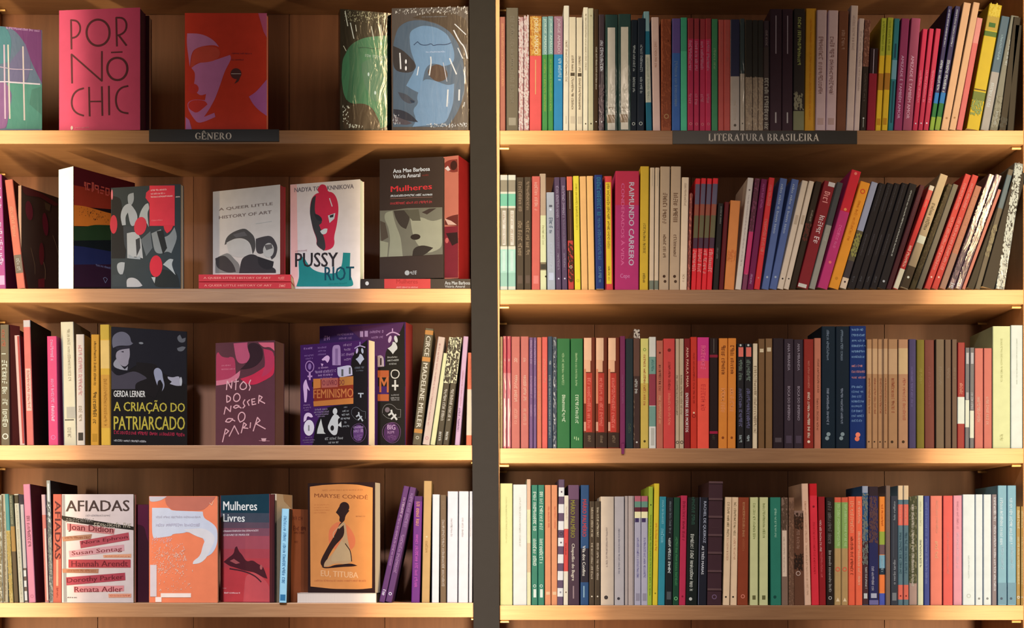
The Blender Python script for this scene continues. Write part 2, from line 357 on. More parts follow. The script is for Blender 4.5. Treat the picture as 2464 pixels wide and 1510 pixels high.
def spine_book(row, x0, x1, yt, dx, sb, dep, cc, side, bands, marks, label, flags):
    rnd = random.Random(int(x0 * 10) + hash_row(row))
    shelf = ROWZ[row]; H = shelf - yt; lean = math.atan2(dx, H); wpx = (x1 - x0) * math.cos(lean) - .5
    w_ = max(.003, wpx / PX); h = (H / math.cos(lean)) / PX - (abs(math.sin(lean)) * w_ if dx else 0)
    sbm = sb; k = 1 + sbm / CAMD
    zsh = WZ(shelf) + .0004
    if dx >= 0: px = x1; ox = -w_
    else: px = x0; ox = 0
    root = empty('book', (WX(px, sbm), sbm, zsh), (0, lean, 0), label, 'book', GROUP[row])
    c = rgb(cc); cs = rgb(side) if side else c
    hz = h / H * 1.0
    def Z(y): return h * (shelf - y) / H
    B = [(Z(b), Z(a), rgb(cl)) for a, b, cl in bands]
    m = wrap_cover(w_, dep, h, cs, c, c, B)
    m.v = [(x + ox, y, z) for x, y, z in m.v]
    cover = m
    p = MB(); p.box((ox + .0006, .0012, .0004), (ox + w_ - .0006, dep - .0015, h - .0004), CREAM); p.build('page_block', PAPER, root)
    if marks:
        m = MB(); tm = MB(); y = -.00025
        for mk in marks:
            kind, a, b, cl, xf, sz, tx = mk; c2 = rgb(cl); z1 = Z(a); z0 = Z(b); y -= .00002
            cxm = ox + w_ * xf
            if kind in 'TW': glyph_marks(m, rnd, cxm - w_ * sz / 2, cxm + w_ * sz / 2, z0, z1, c2, y, True, kind == 'W')
            elif kind in ('FD', 'FU'): put_text(tm, tx, cxm - w_ * sz / 2, z0, w_ * sz, z1 - z0, c2, y, kind[1])
            elif kind == 'FH': put_text(tm, tx, cxm - w_ * sz / 2, z0, w_ * sz, z1 - z0, c2, y)
            elif kind in 'LB': m.face([(cxm - w_ * sz / 2, y, z0), (cxm + w_ * sz / 2, y, z0), (cxm + w_ * sz / 2, y, z1), (cxm - w_ * sz / 2, y, z1)], c2)
            elif kind == 'P': m.face([(ox + w_ * xf, y, z0), (ox + w_ * sz, y, z0), (ox + w_ * sz, y, z1), (ox + w_ * xf, y, z1)], c2)
            elif kind in 'DO': ring(m, cxm, z1, w_ * sz / 2, c2, y, kind == 'D')
            elif kind == 't': m.face([(cxm - w_ * .28, y, z1 - w_ * .3), (cxm + w_ * .28, y, z1 - w_ * .3), (cxm, y, z1 + w_ * .3)], c2)
            elif kind == 'b':
                rb = MB(); rb.box((ox + .0002, -.0016, z1 - .0022), (ox + w_ - .0002, .001, z1 + .0022), c2); rb.build('raised_band', CARD, root, .0005)
            elif kind == 'H':
                n = max(1, int((z0 - z1) / -.0095)); 
                for j in range(n):
                    zz = z1 - (j + .5) * (z1 - z0) / n; ww = w_ * rnd.uniform(.62, .86)
                    glyph_marks(m, rnd, ox + w_ * .12, ox + w_ * .12 + ww, zz - .0022, zz + .0022, c2, y, False)
            elif kind == 'M':
                for j in range(max(8, int((z1 - z0) * w_ / .000008))):
                    zz = rnd.uniform(z0, z1); xx = rnd.uniform(ox + w_ * .08, ox + w_ * .9); a_ = rnd.uniform(.0006, .0016); b_ = rnd.uniform(.0008, .004)
                    yj = y - (j % 300) * .000001
                    m.face([(xx - a_, yj, zz - b_ * .5), (xx + a_, yj, zz - b_), (xx + a_ * .8, yj, zz + b_ * .6), (xx - a_, yj, zz + b_)], c2)
                y -= .0003
        cover.merge(m)
        if tm.f: tm.build('spine_title', CARD, root)
    cover.build('cover', FILM if 'wrap' in flags else CARD, root)
    if 'ribbon' in flags:
        r_ = MB(); r_.box((ox + w_ * .2, -sbm - .0035, -.012), (ox + w_ * .75, -sbm - .003, .010), c); r_.box((ox + w_ * .2, -sbm - .0035, .0095), (ox + w_ * .75, .003, .010), c); r_.build('bookmark_ribbon', CARD, root)
    return root
def hash_row(r): return ord(r[0]) * 7 + int(r[1]) * 131

def soften(P, closed, lim, rounds=2):
    """round the shallow corners of a drawn outline, keep its sharp ones"""
    for _ in range(rounds):
        n = len(P); out = []
        for i in range(n):
            if not closed and i in (0, n - 1): out.append(P[i]); continue
            a, b, c = P[i - 1], P[i], P[(i + 1) % n]
            u = (a[0] - b[0], a[1] - b[1]); v = (c[0] - b[0], c[1] - b[1]); lu, lv = math.hypot(*u), math.hypot(*v)
            if lu < .0002 or lv < .0002: out.append(b); continue
            turn = math.degrees(math.acos(max(-1, min(1, -(u[0] * v[0] + u[1] * v[1]) / (lu * lv)))))
            if turn > 78 or turn < 4: out.append(b); continue
            ku, kv = min(.25, lim / lu), min(.25, lim / lv)
            out += [(b[0] + u[0] * ku, b[1] + u[1] * ku), (b[0] + v[0] * kv, b[1] + v[1] * kv)]
        P = out
    return P
def art_build(root, cover, art, U, V, rnd, film):
    """flat print on a cover; U, V map art coordinates (0..1 across, 0..1 down) to the cover plane"""
    m = cover; tm = MB(); y = -.0003
    for a in art:
        k, c = a[0], rgb(a[1]); y -= .00001
        pt = lambda u, v, yy=None: (U(u), y if yy is None else yy, V(v))
        if k == 'p':
            P = [(U(u), V(v)) for u, v in a[2]]
            if len(P) > 4: P = soften(P, True, .006)
            m.face([(q[0], y, q[1]) for q in P], c)
        elif k in ('l', 'lc'):
            pts = soften([(U(u), V(v)) for u, v in a[3]], k == 'lc', .01); hw = a[2] / 2
            if k == 'lc': pts = pts + pts[:1]
            for j, (p, q) in enumerate(zip(pts, pts[1:])):
                L = math.hypot(q[0] - p[0], q[1] - p[1]) or 1; dx_, dz_ = (q[0] - p[0]) / L, (q[1] - p[1]) / L; e = hw * .45
                nx, nz = -dz_ * hw, dx_ * hw; p = (p[0] - dx_ * e, p[1] - dz_ * e); q = (q[0] + dx_ * e, q[1] + dz_ * e); yy = y - .000001 * j
                m.face([(p[0] - nx, yy, p[1] - nz), (q[0] - nx, yy, q[1] - nz), (q[0] + nx, yy, q[1] + nz), (p[0] + nx, yy, p[1] + nz)], c)
            y -= .000001 * len(pts)
        elif k == 'e':
            cu, cv, ru, rv, rot = a[2]; n = 20; P = []
            for j in range(n):
                t = j * 2 * math.pi / n; x_, z_ = ru * math.cos(t), rv * math.sin(t); r = math.radians(rot)
                P.append((U(cu) + x_ * math.cos(r) - z_ * math.sin(r), y, V(cv) + x_ * math.sin(r) + z_ * math.cos(r)))
            m.face(P, c)
        elif k == 't':
            tm = MB()
            u0, v0, u1, v1, rot = a[2]; vs, fs = text_tris(a[3]); X0, X1, Z0, Z1 = U(u0), U(u1), V(v1), V(v0)
            if rot == 90:
                put_text(tm, a[3], X0, Z0, X1 - X0, Z1 - Z0, c, y, 'D'); tm.build('cover_title', CARD, root); continue
            sh = math.tan(math.radians(rot)); cxm = (X0 + X1) / 2; rise = abs(sh) * (X1 - X0); hh = max((Z1 - Z0) - 0, .002)
            for fi, f in enumerate(fs):
                tm.face([(X0 + vs[i][0] * (X1 - X0), y - (.000006 if fi >= len(fs) // 2 else 0), Z0 + vs[i][1] * hh - sh * (X0 + vs[i][0] * (X1 - X0) - cxm)) for i in f], c)
            tm.build('cover_title', CARD, root)
        elif k == 'm':
            u0, v0, u1, v1 = a[2]; X0, X1, Z0, Z1 = U(u0), U(u1), V(v1), V(v0)
            if Z1 < Z0: Z0, Z1 = Z1, Z0
            glyph_marks(m, rnd, X0, X1, Z0, max(Z1, Z0 + .0015), c, y, False)
        elif k == 'x':
            u0, v0, u1, v1, n = a[2]
            for j in range(int(n)):
                u, v = rnd.uniform(u0, u1), rnd.uniform(v0, v1); a_ = rnd.uniform(.0003, .0010); b_ = rnd.uniform(.0004, .0022)
                y -= .000001
                X, Zz = U(u), V(v); m.face([(X - a_, y, Zz - b_), (X + a_, y, Zz - b_ * .6), (X + a_, y, Zz + b_), (X - a_ * .7, y, Zz + b_ * .8)], c)
    cover.build('cover', FILM if film else CARD, root)

def face_book(row, xl, yl, xr, yr, dl, dr, t, zb, front, spine, side, label, art, flags):
    rnd = random.Random(int(xl * 10) + hash_row(row))
    z0 = (WZ(zb) if zb else WZ(ROWZ[row])) + .0005
    X0, X1 = WX(xl, dl), WX(xr, dr); ang = math.atan2(dr - dl, X1 - X0); w_ = math.hypot(X1 - X0, dr - dl)
    h = WZ(yl, dl) - z0
    root = empty('book', (X0, dl, z0), (0, 0, ang), label, 'book', GROUP[row])
    cf, cs, ce = rgb(front), rgb(spine), rgb(side) if side else CREAM
    m = MB(); q = .0006; spw = 'spw' in flags
    m.box((0, 0, 0), (w_, q, h), cf); m.box((0, t - q, 0), (w_, t, h), cs); m.box((0, q, 0), (q, t - q, h), cs)
    if 'sidew' in flags: m.box((w_ - q, q, 0), (w_, t - q, h), ce)
    p = MB(); p.box((q, q, .0006), (w_ - (q if 'sidew' in flags else .0012), t - q, h - .0006), ce if side else CREAM); p.build('page_block', PAPER, root)
    art_build(root, m, art, lambda u: u * w_, lambda v: h * (1 - v), rnd, 'wrap' in flags)
    return root

def lying_book(row, x0, x1, y0, y1, dep, cc, label, art, sb, flags):
    rnd = random.Random(int(x0))
    w_ = (x1 - x0) / PX; h = (y1 - y0) / PX - .0006; z0 = WZ(y1) if y1 < ROWZ[row] - 2 else WZ(ROWZ[row]) + .0003
    root = empty('book', (WX(x0), sb, z0), (0, 0, 0), label, 'book', GROUP[row]); c = rgb(cc); q = .0006
    m = MB(); pages = 'pages' in flags
    m.box((0, 0, 0), (w_, dep, q), c); m.box((0, 0, h - q), (w_, dep, h), c)
    if not pages: m.box((0, 0, q), (w_, q, h - q), c)
    p = MB(); p.box((.0006, .0008 if pages else q + .0002, q), (w_ - .0006, dep - .001, h - q), rgb(cc) if pages else CREAM); p.build('page_block', PAPER, root)
    art_build(root, m, art, lambda u: u * w_, lambda v: h * (1 - v), rnd, False)

SPINES = [  # colours include a correction for the light at each spot, so matching copies differ
('R1',1203.2,1216.9,39.2,-0.7,0.0041,0.16,(105,68,72),0,[],[('T',55.1,208.2,(138,110,97),0.5,0.35,'')],'terracotta book, orange lettering, left end beside the taupe one, top right shelf',''),
('R1',1217.7,1247.1,17.1,0.0,0.005,0.16,(60,63,66),0,[],[('T',36.7,245.0,(70,75,82),0.5,0.35,''),('B',281.7,300.1,(90,97,106),0.5,0.6,'')],'taupe book, faint vertical lettering, between terracotta and marbled pink ones, top right shelf',''),
('R1',1247.6,1259.8,39.2,0.0,0.0047,0.16,(115,93,117),0,[],[('M',39.2,311.1,(131,135,164),0.5,1,''),('D',292.8,292.8,(134,149,182),0.5,0.3,'')],'left of two matching marbled pink books, mottled spine, top right shelf','wrap'),
('R1',1260.1,1272.8,39.2,0.0,0.0011,0.16,(116,94,118),0,[],[('M',39.2,311.1,(132,137,165),0.5,1,''),('D',292.8,292.8,(136,151,184),0.5,0.3,'')],'right of two matching marbled pink books, mottled spine, top right shelf','wrap'),
('R1',1273.5,1302.9,36.7,0.7,0.0057,0.16,(140,57,74),0,[(36.7,132.3,(116,79,39))],[('M',39.2,129.8,(134,117,71),0.5,1,''),('FD',40.4,128.6,(143,151,152),0.5,0.42,'JORGE AMADO'),('L',142.1,225.4,(138,110,95),0.5,0.08,'')],'red book, gold patterned top third, between marbled pink and green ones, top right shelf',''),
('R1',1304.2,1317.9,38.0,0.0,0.0055,0.16,(36,99,63),0,[(38.0,129.8,(77,117,142))],[('FD',42.9,127.4,(126,159,184),0.5,0.5,'JORGE AMADO'),('T',140.9,267.0,(94,126,70),0.5,0.35,'')],'left of two matching green books, aqua top third, top right shelf',''),
('R1',1318.4,1331.6,38.0,0.0,0.0033,0.16,(36,100,64),0,[(38.0,129.8,(78,119,145))],[('FD',42.9,127.4,(128,162,187),0.5,0.5,'JORGE AMADO'),('T',140.9,267.0,(96,127,71),0.5,0.35,'')],'right of two matching green books, aqua top third, top right shelf',''),
('R1',1332.1,1354.1,38.0,0.7,0.0037,0.16,(20,96,165),0,[(38.0,129.8,(104,85,122))],[('FD',42.9,127.4,(131,133,172),0.5,0.42,'JORGE AMADO'),('T',139.6,196.0,(117,157,204),0.65,0.35,'')],'blue book, mauve top third, between green and cream ones, top right shelf',''),
('R1',1354.9,1368.4,13.5,1.5,0.0011,0.16,(152,164,182),0,[],[('T',98.0,196.0,(90,78,67),0.5,0.35,''),('L',279.3,297.7,(112,111,112),0.5,0.08,'')],'cream book, tall with brown lettering, between blue and cream ones, top right shelf',''),
('R1',1368.8,1386.0,40.4,0.0,0.0024,0.16,(151,159,168),0,[],[('T',133.5,171.5,(73,68,64),0.5,0.35,''),('B',174.4,182.5,(53,53,53),0.5,0.6,''),('T',186.2,264.6,(71,67,62),0.5,0.35,''),('B',279.3,296.4,(137,143,152),0.5,0.6,'')],'left of two matching cream books, dark block mid spine, top right shelf',''),
('R1',1386.7,1402.2,40.4,0.0,0.0048,0.16,(155,163,172),0,[],[('T',133.5,171.5,(75,71,66),0.5,0.35,''),('B',174.4,182.5,(55,54,55),0.5,0.6,''),('T',186.2,264.6,(74,69,64),0.5,0.35,''),('B',279.3,296.4,(140,147,156),0.5,0.6,'')],'right of two matching cream books, dark block mid spine, top right shelf',''),
('R1',1402.7,1414.9,15.9,0.7,0.005,0.16,(163,175,188),0,[],[('T',31.8,171.5,(115,119,117),0.5,0.35,''),('D',296.4,296.4,(48,47,45),0.5,0.3,'')],'ivory book, thin grey lettering, between cream and khaki cream ones, top right shelf',''),
('R1',1415.4,1428.4,18.4,0.0,0.0041,0.16,(140,152,154),0,[],[('D',36.7,36.7,(107,109,102),0.5,0.3,''),('D',296.4,296.4,(44,45,42),0.5,0.3,'')],'khaki cream book, dark emblem at foot, between ivory and dark brown ones, top right shelf',''),
('R1',1428.9,1439.4,22.0,1.0,0.001,0.16,(46,37,33),0,[],[('T',112.7,215.6,(147,156,171),0.5,0.35,''),('D',292.8,292.8,(170,186,216),0.5,0.3,'')],'dark brown book, pale thin lettering, between khaki cream and blackish purple ones, top right shelf',''),
('R1',1439.9,1454.1,34.3,0.7,0.002,0.16,(53,49,69),0,[],[('T',96.8,171.5,(173,195,243),0.5,0.55,''),('D',292.8,292.8,(177,198,243),0.5,0.3,''),('M',205.8,311.1,(81,74,97),0.5,1,'')],'blackish purple book, white slanted title, between dark brown and dark teal ones, top right shelf','wrap'),
('R1',1455.3,1486.9,33.1,0.0,0.0059,0.16,(38,69,80),0,[],[('P',64.2,311.1,(188,201,224),0.2,0.78,''),('T',256.0,267.0,(99,86,72),0.45,0.35,''),('B',274.4,294.0,(124,115,107),0.45,0.6,'')],'left of two matching dark teal books, broad white spine panel, top right shelf','wrap'),
('R1',1487.4,1518.3,33.1,0.0,0.0024,0.16,(46,79,90),0,[],[('P',64.2,311.1,(212,224,243),0.2,0.78,''),('T',256.0,267.0,(109,94,76),0.45,0.35,''),('B',274.4,294.0,(136,124,112),0.45,0.6,'')],'right of two matching dark teal books, broad white spine panel, top right shelf','wrap'),
('R1',1516.1,1532.0,46.5,2.4,0.0037,0.16,(30,43,65),0,[],[('T',107.8,172.7,(180,207,243),0.5,0.35,''),('T',185.0,222.9,(181,208,243),0.5,0.35,''),('O',296.9,296.9,(190,216,243),0.5,0.5,'')],'left of two matching navy books, white lettering, top right shelf',''),
('R1',1532.5,1550.4,43.6,2.4,0.002,0.16,(35,49,75),0,[],[('T',107.8,172.7,(174,202,243),0.5,0.35,''),('T',185.0,222.9,(176,204,243),0.5,0.35,''),('O',296.9,296.9,(185,212,243),0.5,0.5,'')],'right of two matching navy books, white lettering, top right shelf',''),
('R1',1555.3,1569.5,25.7,-6.4,0.0045,0.16,(38,121,174),0,[(25.7,73.5,(137,193,234)),(129.8,245.0,(207,228,243))],[('W',137.2,240.1,(166,194,206),0.5,0.4,'')],'teal book, cream band mid spine, between navy and dusty pink ones, top right shelf',''),
('R1',1571.5,1589.9,39.2,-3.9,0.0055,0.16,(237,221,243),0,[],[('T',98.0,159.2,(210,177,182),0.5,0.35,'')],'dusty pink book, faint lettering, between teal and brick brown ones, top right shelf',''),
('R1',1591.1,1615.3,45.3,0.0,0.0028,0.16,(169,100,79),0,[],[('M',46.5,306.2,(146,83,67),0.5,1,''),('O',279.3,279.3,(185,158,127),0.5,0.5,'')],'brick brown book, ribbed with small emblem, between dusty pink and indigo ones, top right shelf',''),
('R1',1616.8,1637.1,44.1,0.7,0.0017,0.16,(71,123,232),0,[(44.1,127.4,(109,98,195))],[('T',147.0,257.2,(125,169,243),0.45,0.35,'')],'indigo book, pale blue lettering, between brick brown and sea green ones, top right shelf',''),
('R1',1637.6,1653.6,41.6,0.0,0.0025,0.16,(94,232,203),0,[(41.6,122.5,(79,202,178))],[],'sea green book, plain spine, between indigo and burgundy ones, top right shelf',''),  # darker top band: shade from the shelf above, put into the colour
('R1',1654.5,1668.8,43.6,0.7,0.001,0.16,(209,67,121),0,[(43.6,93.1,(169,72,91))],[('W',98.0,172.7,(243,173,234),0.4,0.5,''),('W',225.4,249.9,(243,156,207),0.4,0.5,''),('O',297.7,297.7,(243,160,191),0.5,0.5,'')],'leftmost of four matching burgundy books, pink lettering, top right shelf',''),  # brownish top of these four is shade under the shelf, painted in
('R1',1669.2,1682.5,43.6,0.7,0.0027,0.16,(217,70,124),0,[(43.6,93.1,(177,76,95))],[('W',98.0,172.7,(243,172,232),0.4,0.5,''),('W',225.4,249.9,(243,155,205),0.4,0.5,''),('O',297.7,297.7,(243,160,190),0.5,0.5,'')],'second of four matching burgundy books, pink lettering, top right shelf',''),
('R1',1683.0,1697.2,43.6,0.7,0.0051,0.16,(225,73,128),0,[(43.6,93.1,(186,80,99))],[('W',98.0,172.7,(243,172,229),0.4,0.5,''),('W',225.4,249.9,(243,155,203),0.4,0.5,''),('O',297.7,297.7,(243,159,188),0.5,0.5,'')],'third of four matching burgundy books, pink lettering, top right shelf',''),
('R1',1697.7,1710.9,43.6,0.7,0.0026,0.16,(235,76,133),0,[(43.6,93.1,(195,84,102))],[('W',98.0,172.7,(243,171,227),0.4,0.5,''),('W',225.4,249.9,(243,155,201),0.4,0.5,''),('O',297.7,297.7,(243,159,186),0.5,0.5,'')],'rightmost of four matching burgundy books, pink lettering, top right shelf',''),
('R1',1711.6,1727.1,44.1,0.0,0.0045,0.16,(91,188,146),0,[],[('T',115.1,166.6,(182,243,204),0.5,0.35,'')],'dark green book, pale lettering, between burgundy and brownish red ones, top right shelf',''),
('R1',1727.8,1741.5,45.3,0.7,0.0059,0.16,(243,124,127),0,[],[('T',73.5,147.0,(243,143,146),0.5,0.35,'')],'left of two matching brownish red books, plain faded spine, top right shelf',''),
('R1',1741.8,1756.5,45.8,0.7,0.0047,0.16,(243,124,126),0,[],[('T',73.5,147.0,(243,143,144),0.5,0.35,'')],'right of two matching brownish red books, plain faded spine, top right shelf',''),
('R1',1757.4,1779.2,46.5,0.7,0.0011,0.16,(243,239,240),0,[(46.5,183.7,(75,80,121))],[('T',242.5,289.1,(243,235,225),0.5,0.35,''),('D',301.3,301.3,(118,113,107),0.5,0.3,'')],'grey beige book, black upper half, between brownish red and beige ones, top right shelf',''),
('R1',1780.5,1792.2,44.1,0.0,0.0028,0.16,(243,239,230),0,[(44.1,176.4,(86,108,117))],[('T',240.1,289.1,(243,232,218),0.5,0.35,''),('D',296.4,296.4,(120,115,108),0.5,0.3,'')],'beige book, black sparkling top half, between grey beige and patterned brown ones, top right shelf','wrap'),
('R1',1793.5,1810.4,47.8,0.0,0.001,0.16,(199,183,169),0,[(47.8,185.7,(79,79,78))],[('M',186.2,312.4,(222,206,185),0.5,1,''),('D',297.7,297.7,(243,234,222),0.5,0.3,'')],'left of three matching patterned brown books, black upper half, top right shelf',''),
('R1',1810.8,1823.8,47.8,0.0,0.0019,0.16,(203,187,172),0,[(47.8,185.7,(80,80,79))],[('M',186.2,312.4,(225,208,187),0.5,1,''),('D',297.7,297.7,(243,234,222),0.5,0.3,'')],'middle of three matching patterned brown books, black upper half, top right shelf',''),
('R1',1824.3,1836.6,47.8,0.0,0.002,0.16,(203,187,172),0,[(47.8,185.7,(80,80,79))],[('M',186.2,312.4,(225,208,187),0.5,1,''),('D',297.7,297.7,(243,234,222),0.5,0.3,'')],'right of three matching patterned brown books, black upper half, top right shelf',''),
('R1',1836.4,1851.1,47.8,0.5,0.0056,0.16,(108,97,99),0,[(47.8,111.5,(100,86,98))],[('W',186.2,312.4,(241,243,239),0.5,0.7,''),('T',71.0,110.2,(209,194,203),0.5,0.35,'')],'black book, white ornamental lower spine, between patterned brown and purplish black ones, top right shelf',''),
('R1',1852.0,1880.5,20.8,0.7,0.0027,0.16,(85,64,80),0,[],[('L',36.7,128.6,(226,216,243),0.5,0.08,''),('L',269.5,295.2,(230,230,243),0.5,0.12,'')],'left of two matching purplish black books, thin grey vertical line, top right shelf',''),
('R1',1881.0,1907.4,20.8,0.7,0.0036,0.16,(82,61,78),0,[],[('L',36.7,128.6,(224,214,243),0.5,0.08,''),('L',269.5,295.2,(227,228,243),0.5,0.12,'')],'right of two matching purplish black books, thin grey vertical line, top right shelf',''),
('R1',1907.9,1934.9,20.8,2.4,0.0015,0.16,(69,65,67),0,[(267.0,313.1,(158,167,138))],[('T',41.6,154.3,(224,243,155),0.5,0.3,''),('M',222.9,263.4,(176,178,159),0.5,1,'')],'black book, olive handwritten lettering, between purplish black and mustard ones, top right shelf',''),
('R1',1935.3,1960.8,18.4,3.4,0.005,0.16,(243,187,66),0,[],[('T',44.1,289.1,(243,164,51),0.5,0.2,'')],'mustard book, darker lettering, between black and mauve grey ones, top right shelf',''),
('R1',1961.6,1985.8,24.0,3.9,0.0012,0.16,(237,218,243),0,[],[('T',88.2,227.8,(176,140,151),0.45,0.45,''),('B',284.2,300.1,(218,193,206),0.5,0.6,'')],'left of two matching mauve grey books, dark lettering, top right shelf',''),
('R1',1986.8,2010.8,24.5,6.4,0.0015,0.16,(233,215,243),0,[],[('T',88.2,227.8,(164,131,142),0.45,0.45,''),('B',284.2,300.1,(206,183,198),0.5,0.6,'')],'right of two matching mauve grey books, dark lettering, top right shelf',''),
('R1',2011.8,2034.8,24.5,7.3,0.0041,0.16,(127,85,71),0,[],[('T',71.0,120.0,(192,162,160),0.5,0.35,'')],'chocolate book, pale short lettering, between mauve grey and grey beige ones, top right shelf',''),
('R1',2035.3,2053.4,12.2,11.8,0.0027,0.16,(221,212,229),0,[],[('T',36.7,122.5,(200,186,201),0.5,0.35,'')],'grey beige book, tallest near the dark brown one, between chocolate and beige, top right shelf',''),
('R1',2054.2,2067.6,42.9,12.7,0.0037,0.16,(219,211,231),0,[],[('T',73.5,220.5,(192,181,196),0.5,0.35,'')],'beige book, thin spine, between grey beige and black ones, top right shelf',''),
('R1',2068.6,2083.3,46.5,11.8,0.0026,0.16,(54,48,51),0,[(46.5,159.2,(161,119,118))],[('M',47.8,156.8,(125,87,84),0.5,1,''),('T',176.4,245.0,(102,95,102),0.5,0.35,''),('D',284.2,284.2,(196,214,243),0.5,0.3,''),('L',286.6,306.2,(206,224,243),0.5,0.08,'')],'black book, brown patterned top, between beige and dark red ones, top right shelf',''),
('R1',2084.8,2104.9,115.1,8.3,0.0014,0.128,(146,38,70),0,[(115.1,176.4,(44,31,46))],[('L',117.6,176.4,(186,185,235),0.5,0.08,'')],'dark red book, black top half, between black and yellow ones, top right shelf',''),
('R1',2105.6,2120.1,41.6,14.7,0.0044,0.16,(224,200,62),0,[(41.6,132.3,(173,193,78)),(175.2,215.6,(178,132,61))],[('T',49.0,122.5,(129,152,54),0.5,0.35,''),('B',284.2,300.1,(191,150,47),0.5,0.6,'')],'left of two matching yellow books, olive top and brown patch, top right shelf',''),
('R1',2120.8,2135.3,41.6,14.7,0.0018,0.16,(216,193,60),0,[(41.6,132.3,(166,185,75)),(175.2,215.6,(172,128,59))],[('T',49.0,122.5,(124,145,52),0.5,0.35,''),('B',284.2,300.1,(186,146,45),0.5,0.6,'')],'right of two matching yellow books, olive top and brown patch, top right shelf',''),
('R1',2136.0,2149.7,42.1,15.7,0.0059,0.16,(44,126,164),0,[(142.1,188.6,(105,166,222))],[('L',193.5,294.0,(27,81,114),0.5,0.3,''),('L',102.9,137.2,(28,77,120),0.5,0.3,'')],'teal book, blue patch, between yellow and plum ones, top right shelf',''),
('R1',2150.4,2170.3,42.9,18.6,0.003,0.16,(142,59,123),0,[],[('FD',132.3,285.4,(203,171,243),0.5,0.42,'AMIZADE É TAMBÉM AMOR')],'plum book, pale outlined title, between teal and dusty rose ones, top right shelf',''),
('R1',2171.0,2194.0,41.6,21.6,0.004,0.16,(151,78,128),0,[],[('FD',132.3,285.4,(211,178,240),0.5,0.42,'AMIZADE É TAMBÉM AMOR')],'dusty rose book, pale outlined title, between plum and crimson ones, top right shelf',''),
('R1',2194.8,2207.5,68.1,25.0,0.0033,0.134,(166,43,92),0,[],[('T',169.0,247.4,(205,125,178),0.5,0.4,''),('D',296.9,296.9,(181,187,243),0.5,0.3,'')],'left of three matching crimson books, pink lettering, top right shelf',''),
('R1',2208.2,2220.2,68.1,27.4,0.0013,0.145,(152,39,84),0,[],[('T',169.0,247.4,(187,113,163),0.5,0.4,''),('D',296.9,296.9,(180,186,243),0.5,0.3,'')],'middle of three matching crimson books, pink lettering, top right shelf',''),
('R1',2221.0,2234.0,68.1,30.4,0.0012,0.136,(140,35,77),0,[],[('T',169.0,247.4,(172,104,150),0.5,0.4,''),('D',296.9,296.9,(179,185,243),0.5,0.3,'')],'right of three matching crimson books, pink lettering, top right shelf',''),
('R1',2234.9,2246.7,12.2,45.6,0.0052,0.16,(28,29,80),0,[(221.7,247.4,(16,89,172)),(247.4,280.5,(16,84,52)),(280.5,312.4,(92,127,54))],[('T',20.8,110.2,(136,157,203),0.5,0.3,''),('T',143.3,220.5,(143,166,205),0.5,0.5,'')],'left of two matching indigo books, white title and rainbow foot, top right shelf',''),
('R1',2247.4,2260.9,12.2,51.0,0.0047,0.16,(27,28,77),0,[(221.7,247.4,(16,85,165)),(247.4,280.5,(16,79,49)),(280.5,312.4,(86,119,50))],[('T',20.8,110.2,(129,149,193),0.5,0.3,''),('T',143.3,220.5,(138,160,198),0.5,0.5,'')],'right of two matching indigo books, white title and rainbow foot, top right shelf',''),
('R1',2262.6,2281.7,3.7,55.9,0.0042,0.16,(148,128,119),0,[],[('D',284.2,284.2,(112,90,74),0.5,0.3,'')],'left of two matching peach books, tall plain spine, top right shelf',''),
('R1',2282.5,2299.4,4.4,59.3,0.0015,0.16,(144,125,116),0,[],[('D',284.2,284.2,(109,87,72),0.5,0.3,'')],'right of two matching peach books, tall plain spine, top right shelf',''),
('R1',2300.1,2315.3,41.6,50.2,0.0017,0.16,(137,72,89),0,[(41.6,102.9,(143,99,116))],[],'coral book, plain spine, between peach and yellow ones, top right shelf',''),
('R1',2324.1,2356.0,7.3,56.8,0.0025,0.16,(130,123,29),0,[(36.7,71.0,(113,106,51)),(73.5,85.7,(46,76,33)),(221.7,242.5,(63,82,41))],[('M',7.3,35.5,(138,136,60),0.5,1,''),('B',52.7,63.2,(23,69,33),0.5,0.5,''),('L',215.6,218.0,(45,35,16),0.5,0.9,''),('M',242.5,276.8,(79,102,67),0.5,1,'')],'yellow book, green and black pictures, between coral and grey ones, top right shelf',''),
('R1',2358.2,2379.0,35.5,51.9,0.006,0.16,(100,108,127),0,[(35.5,171.5,(43,69,100))],[('T',80.8,142.1,(90,121,157),0.5,0.3,''),('T',198.4,257.2,(128,148,180),0.4,0.35,'')],'grey book, blue grey upper half, between yellow and stone grey ones, top right shelf',''),
('R1',2380.2,2400.5,34.3,52.7,0.0059,0.16,(75,84,92),0,[(230.3,312.4,(66,73,77))],[('T',93.1,154.3,(115,133,160),0.5,0.3,''),('M',232.7,306.2,(82,91,98),0.5,1,''),('T',267.0,301.3,(109,126,148),0.5,0.3,'')],'stone grey book, white lettering, between grey and black ones, top right shelf',''),
('R1',2402.5,2421.1,39.2,36.7,0.0034,0.16,(16,16,18),0,[],[('M',281.7,306.2,(26,32,39),0.5,1,'')],'black book, thick leaning spine, between stone grey and jet black ones, top right shelf',''),
('R1',2422.6,2440.2,58.8,19.6,0.0034,0.16,(16,16,18),0,[],[],'jet black, last book leaning on upright, right end beside the black one, top right shelf',''),
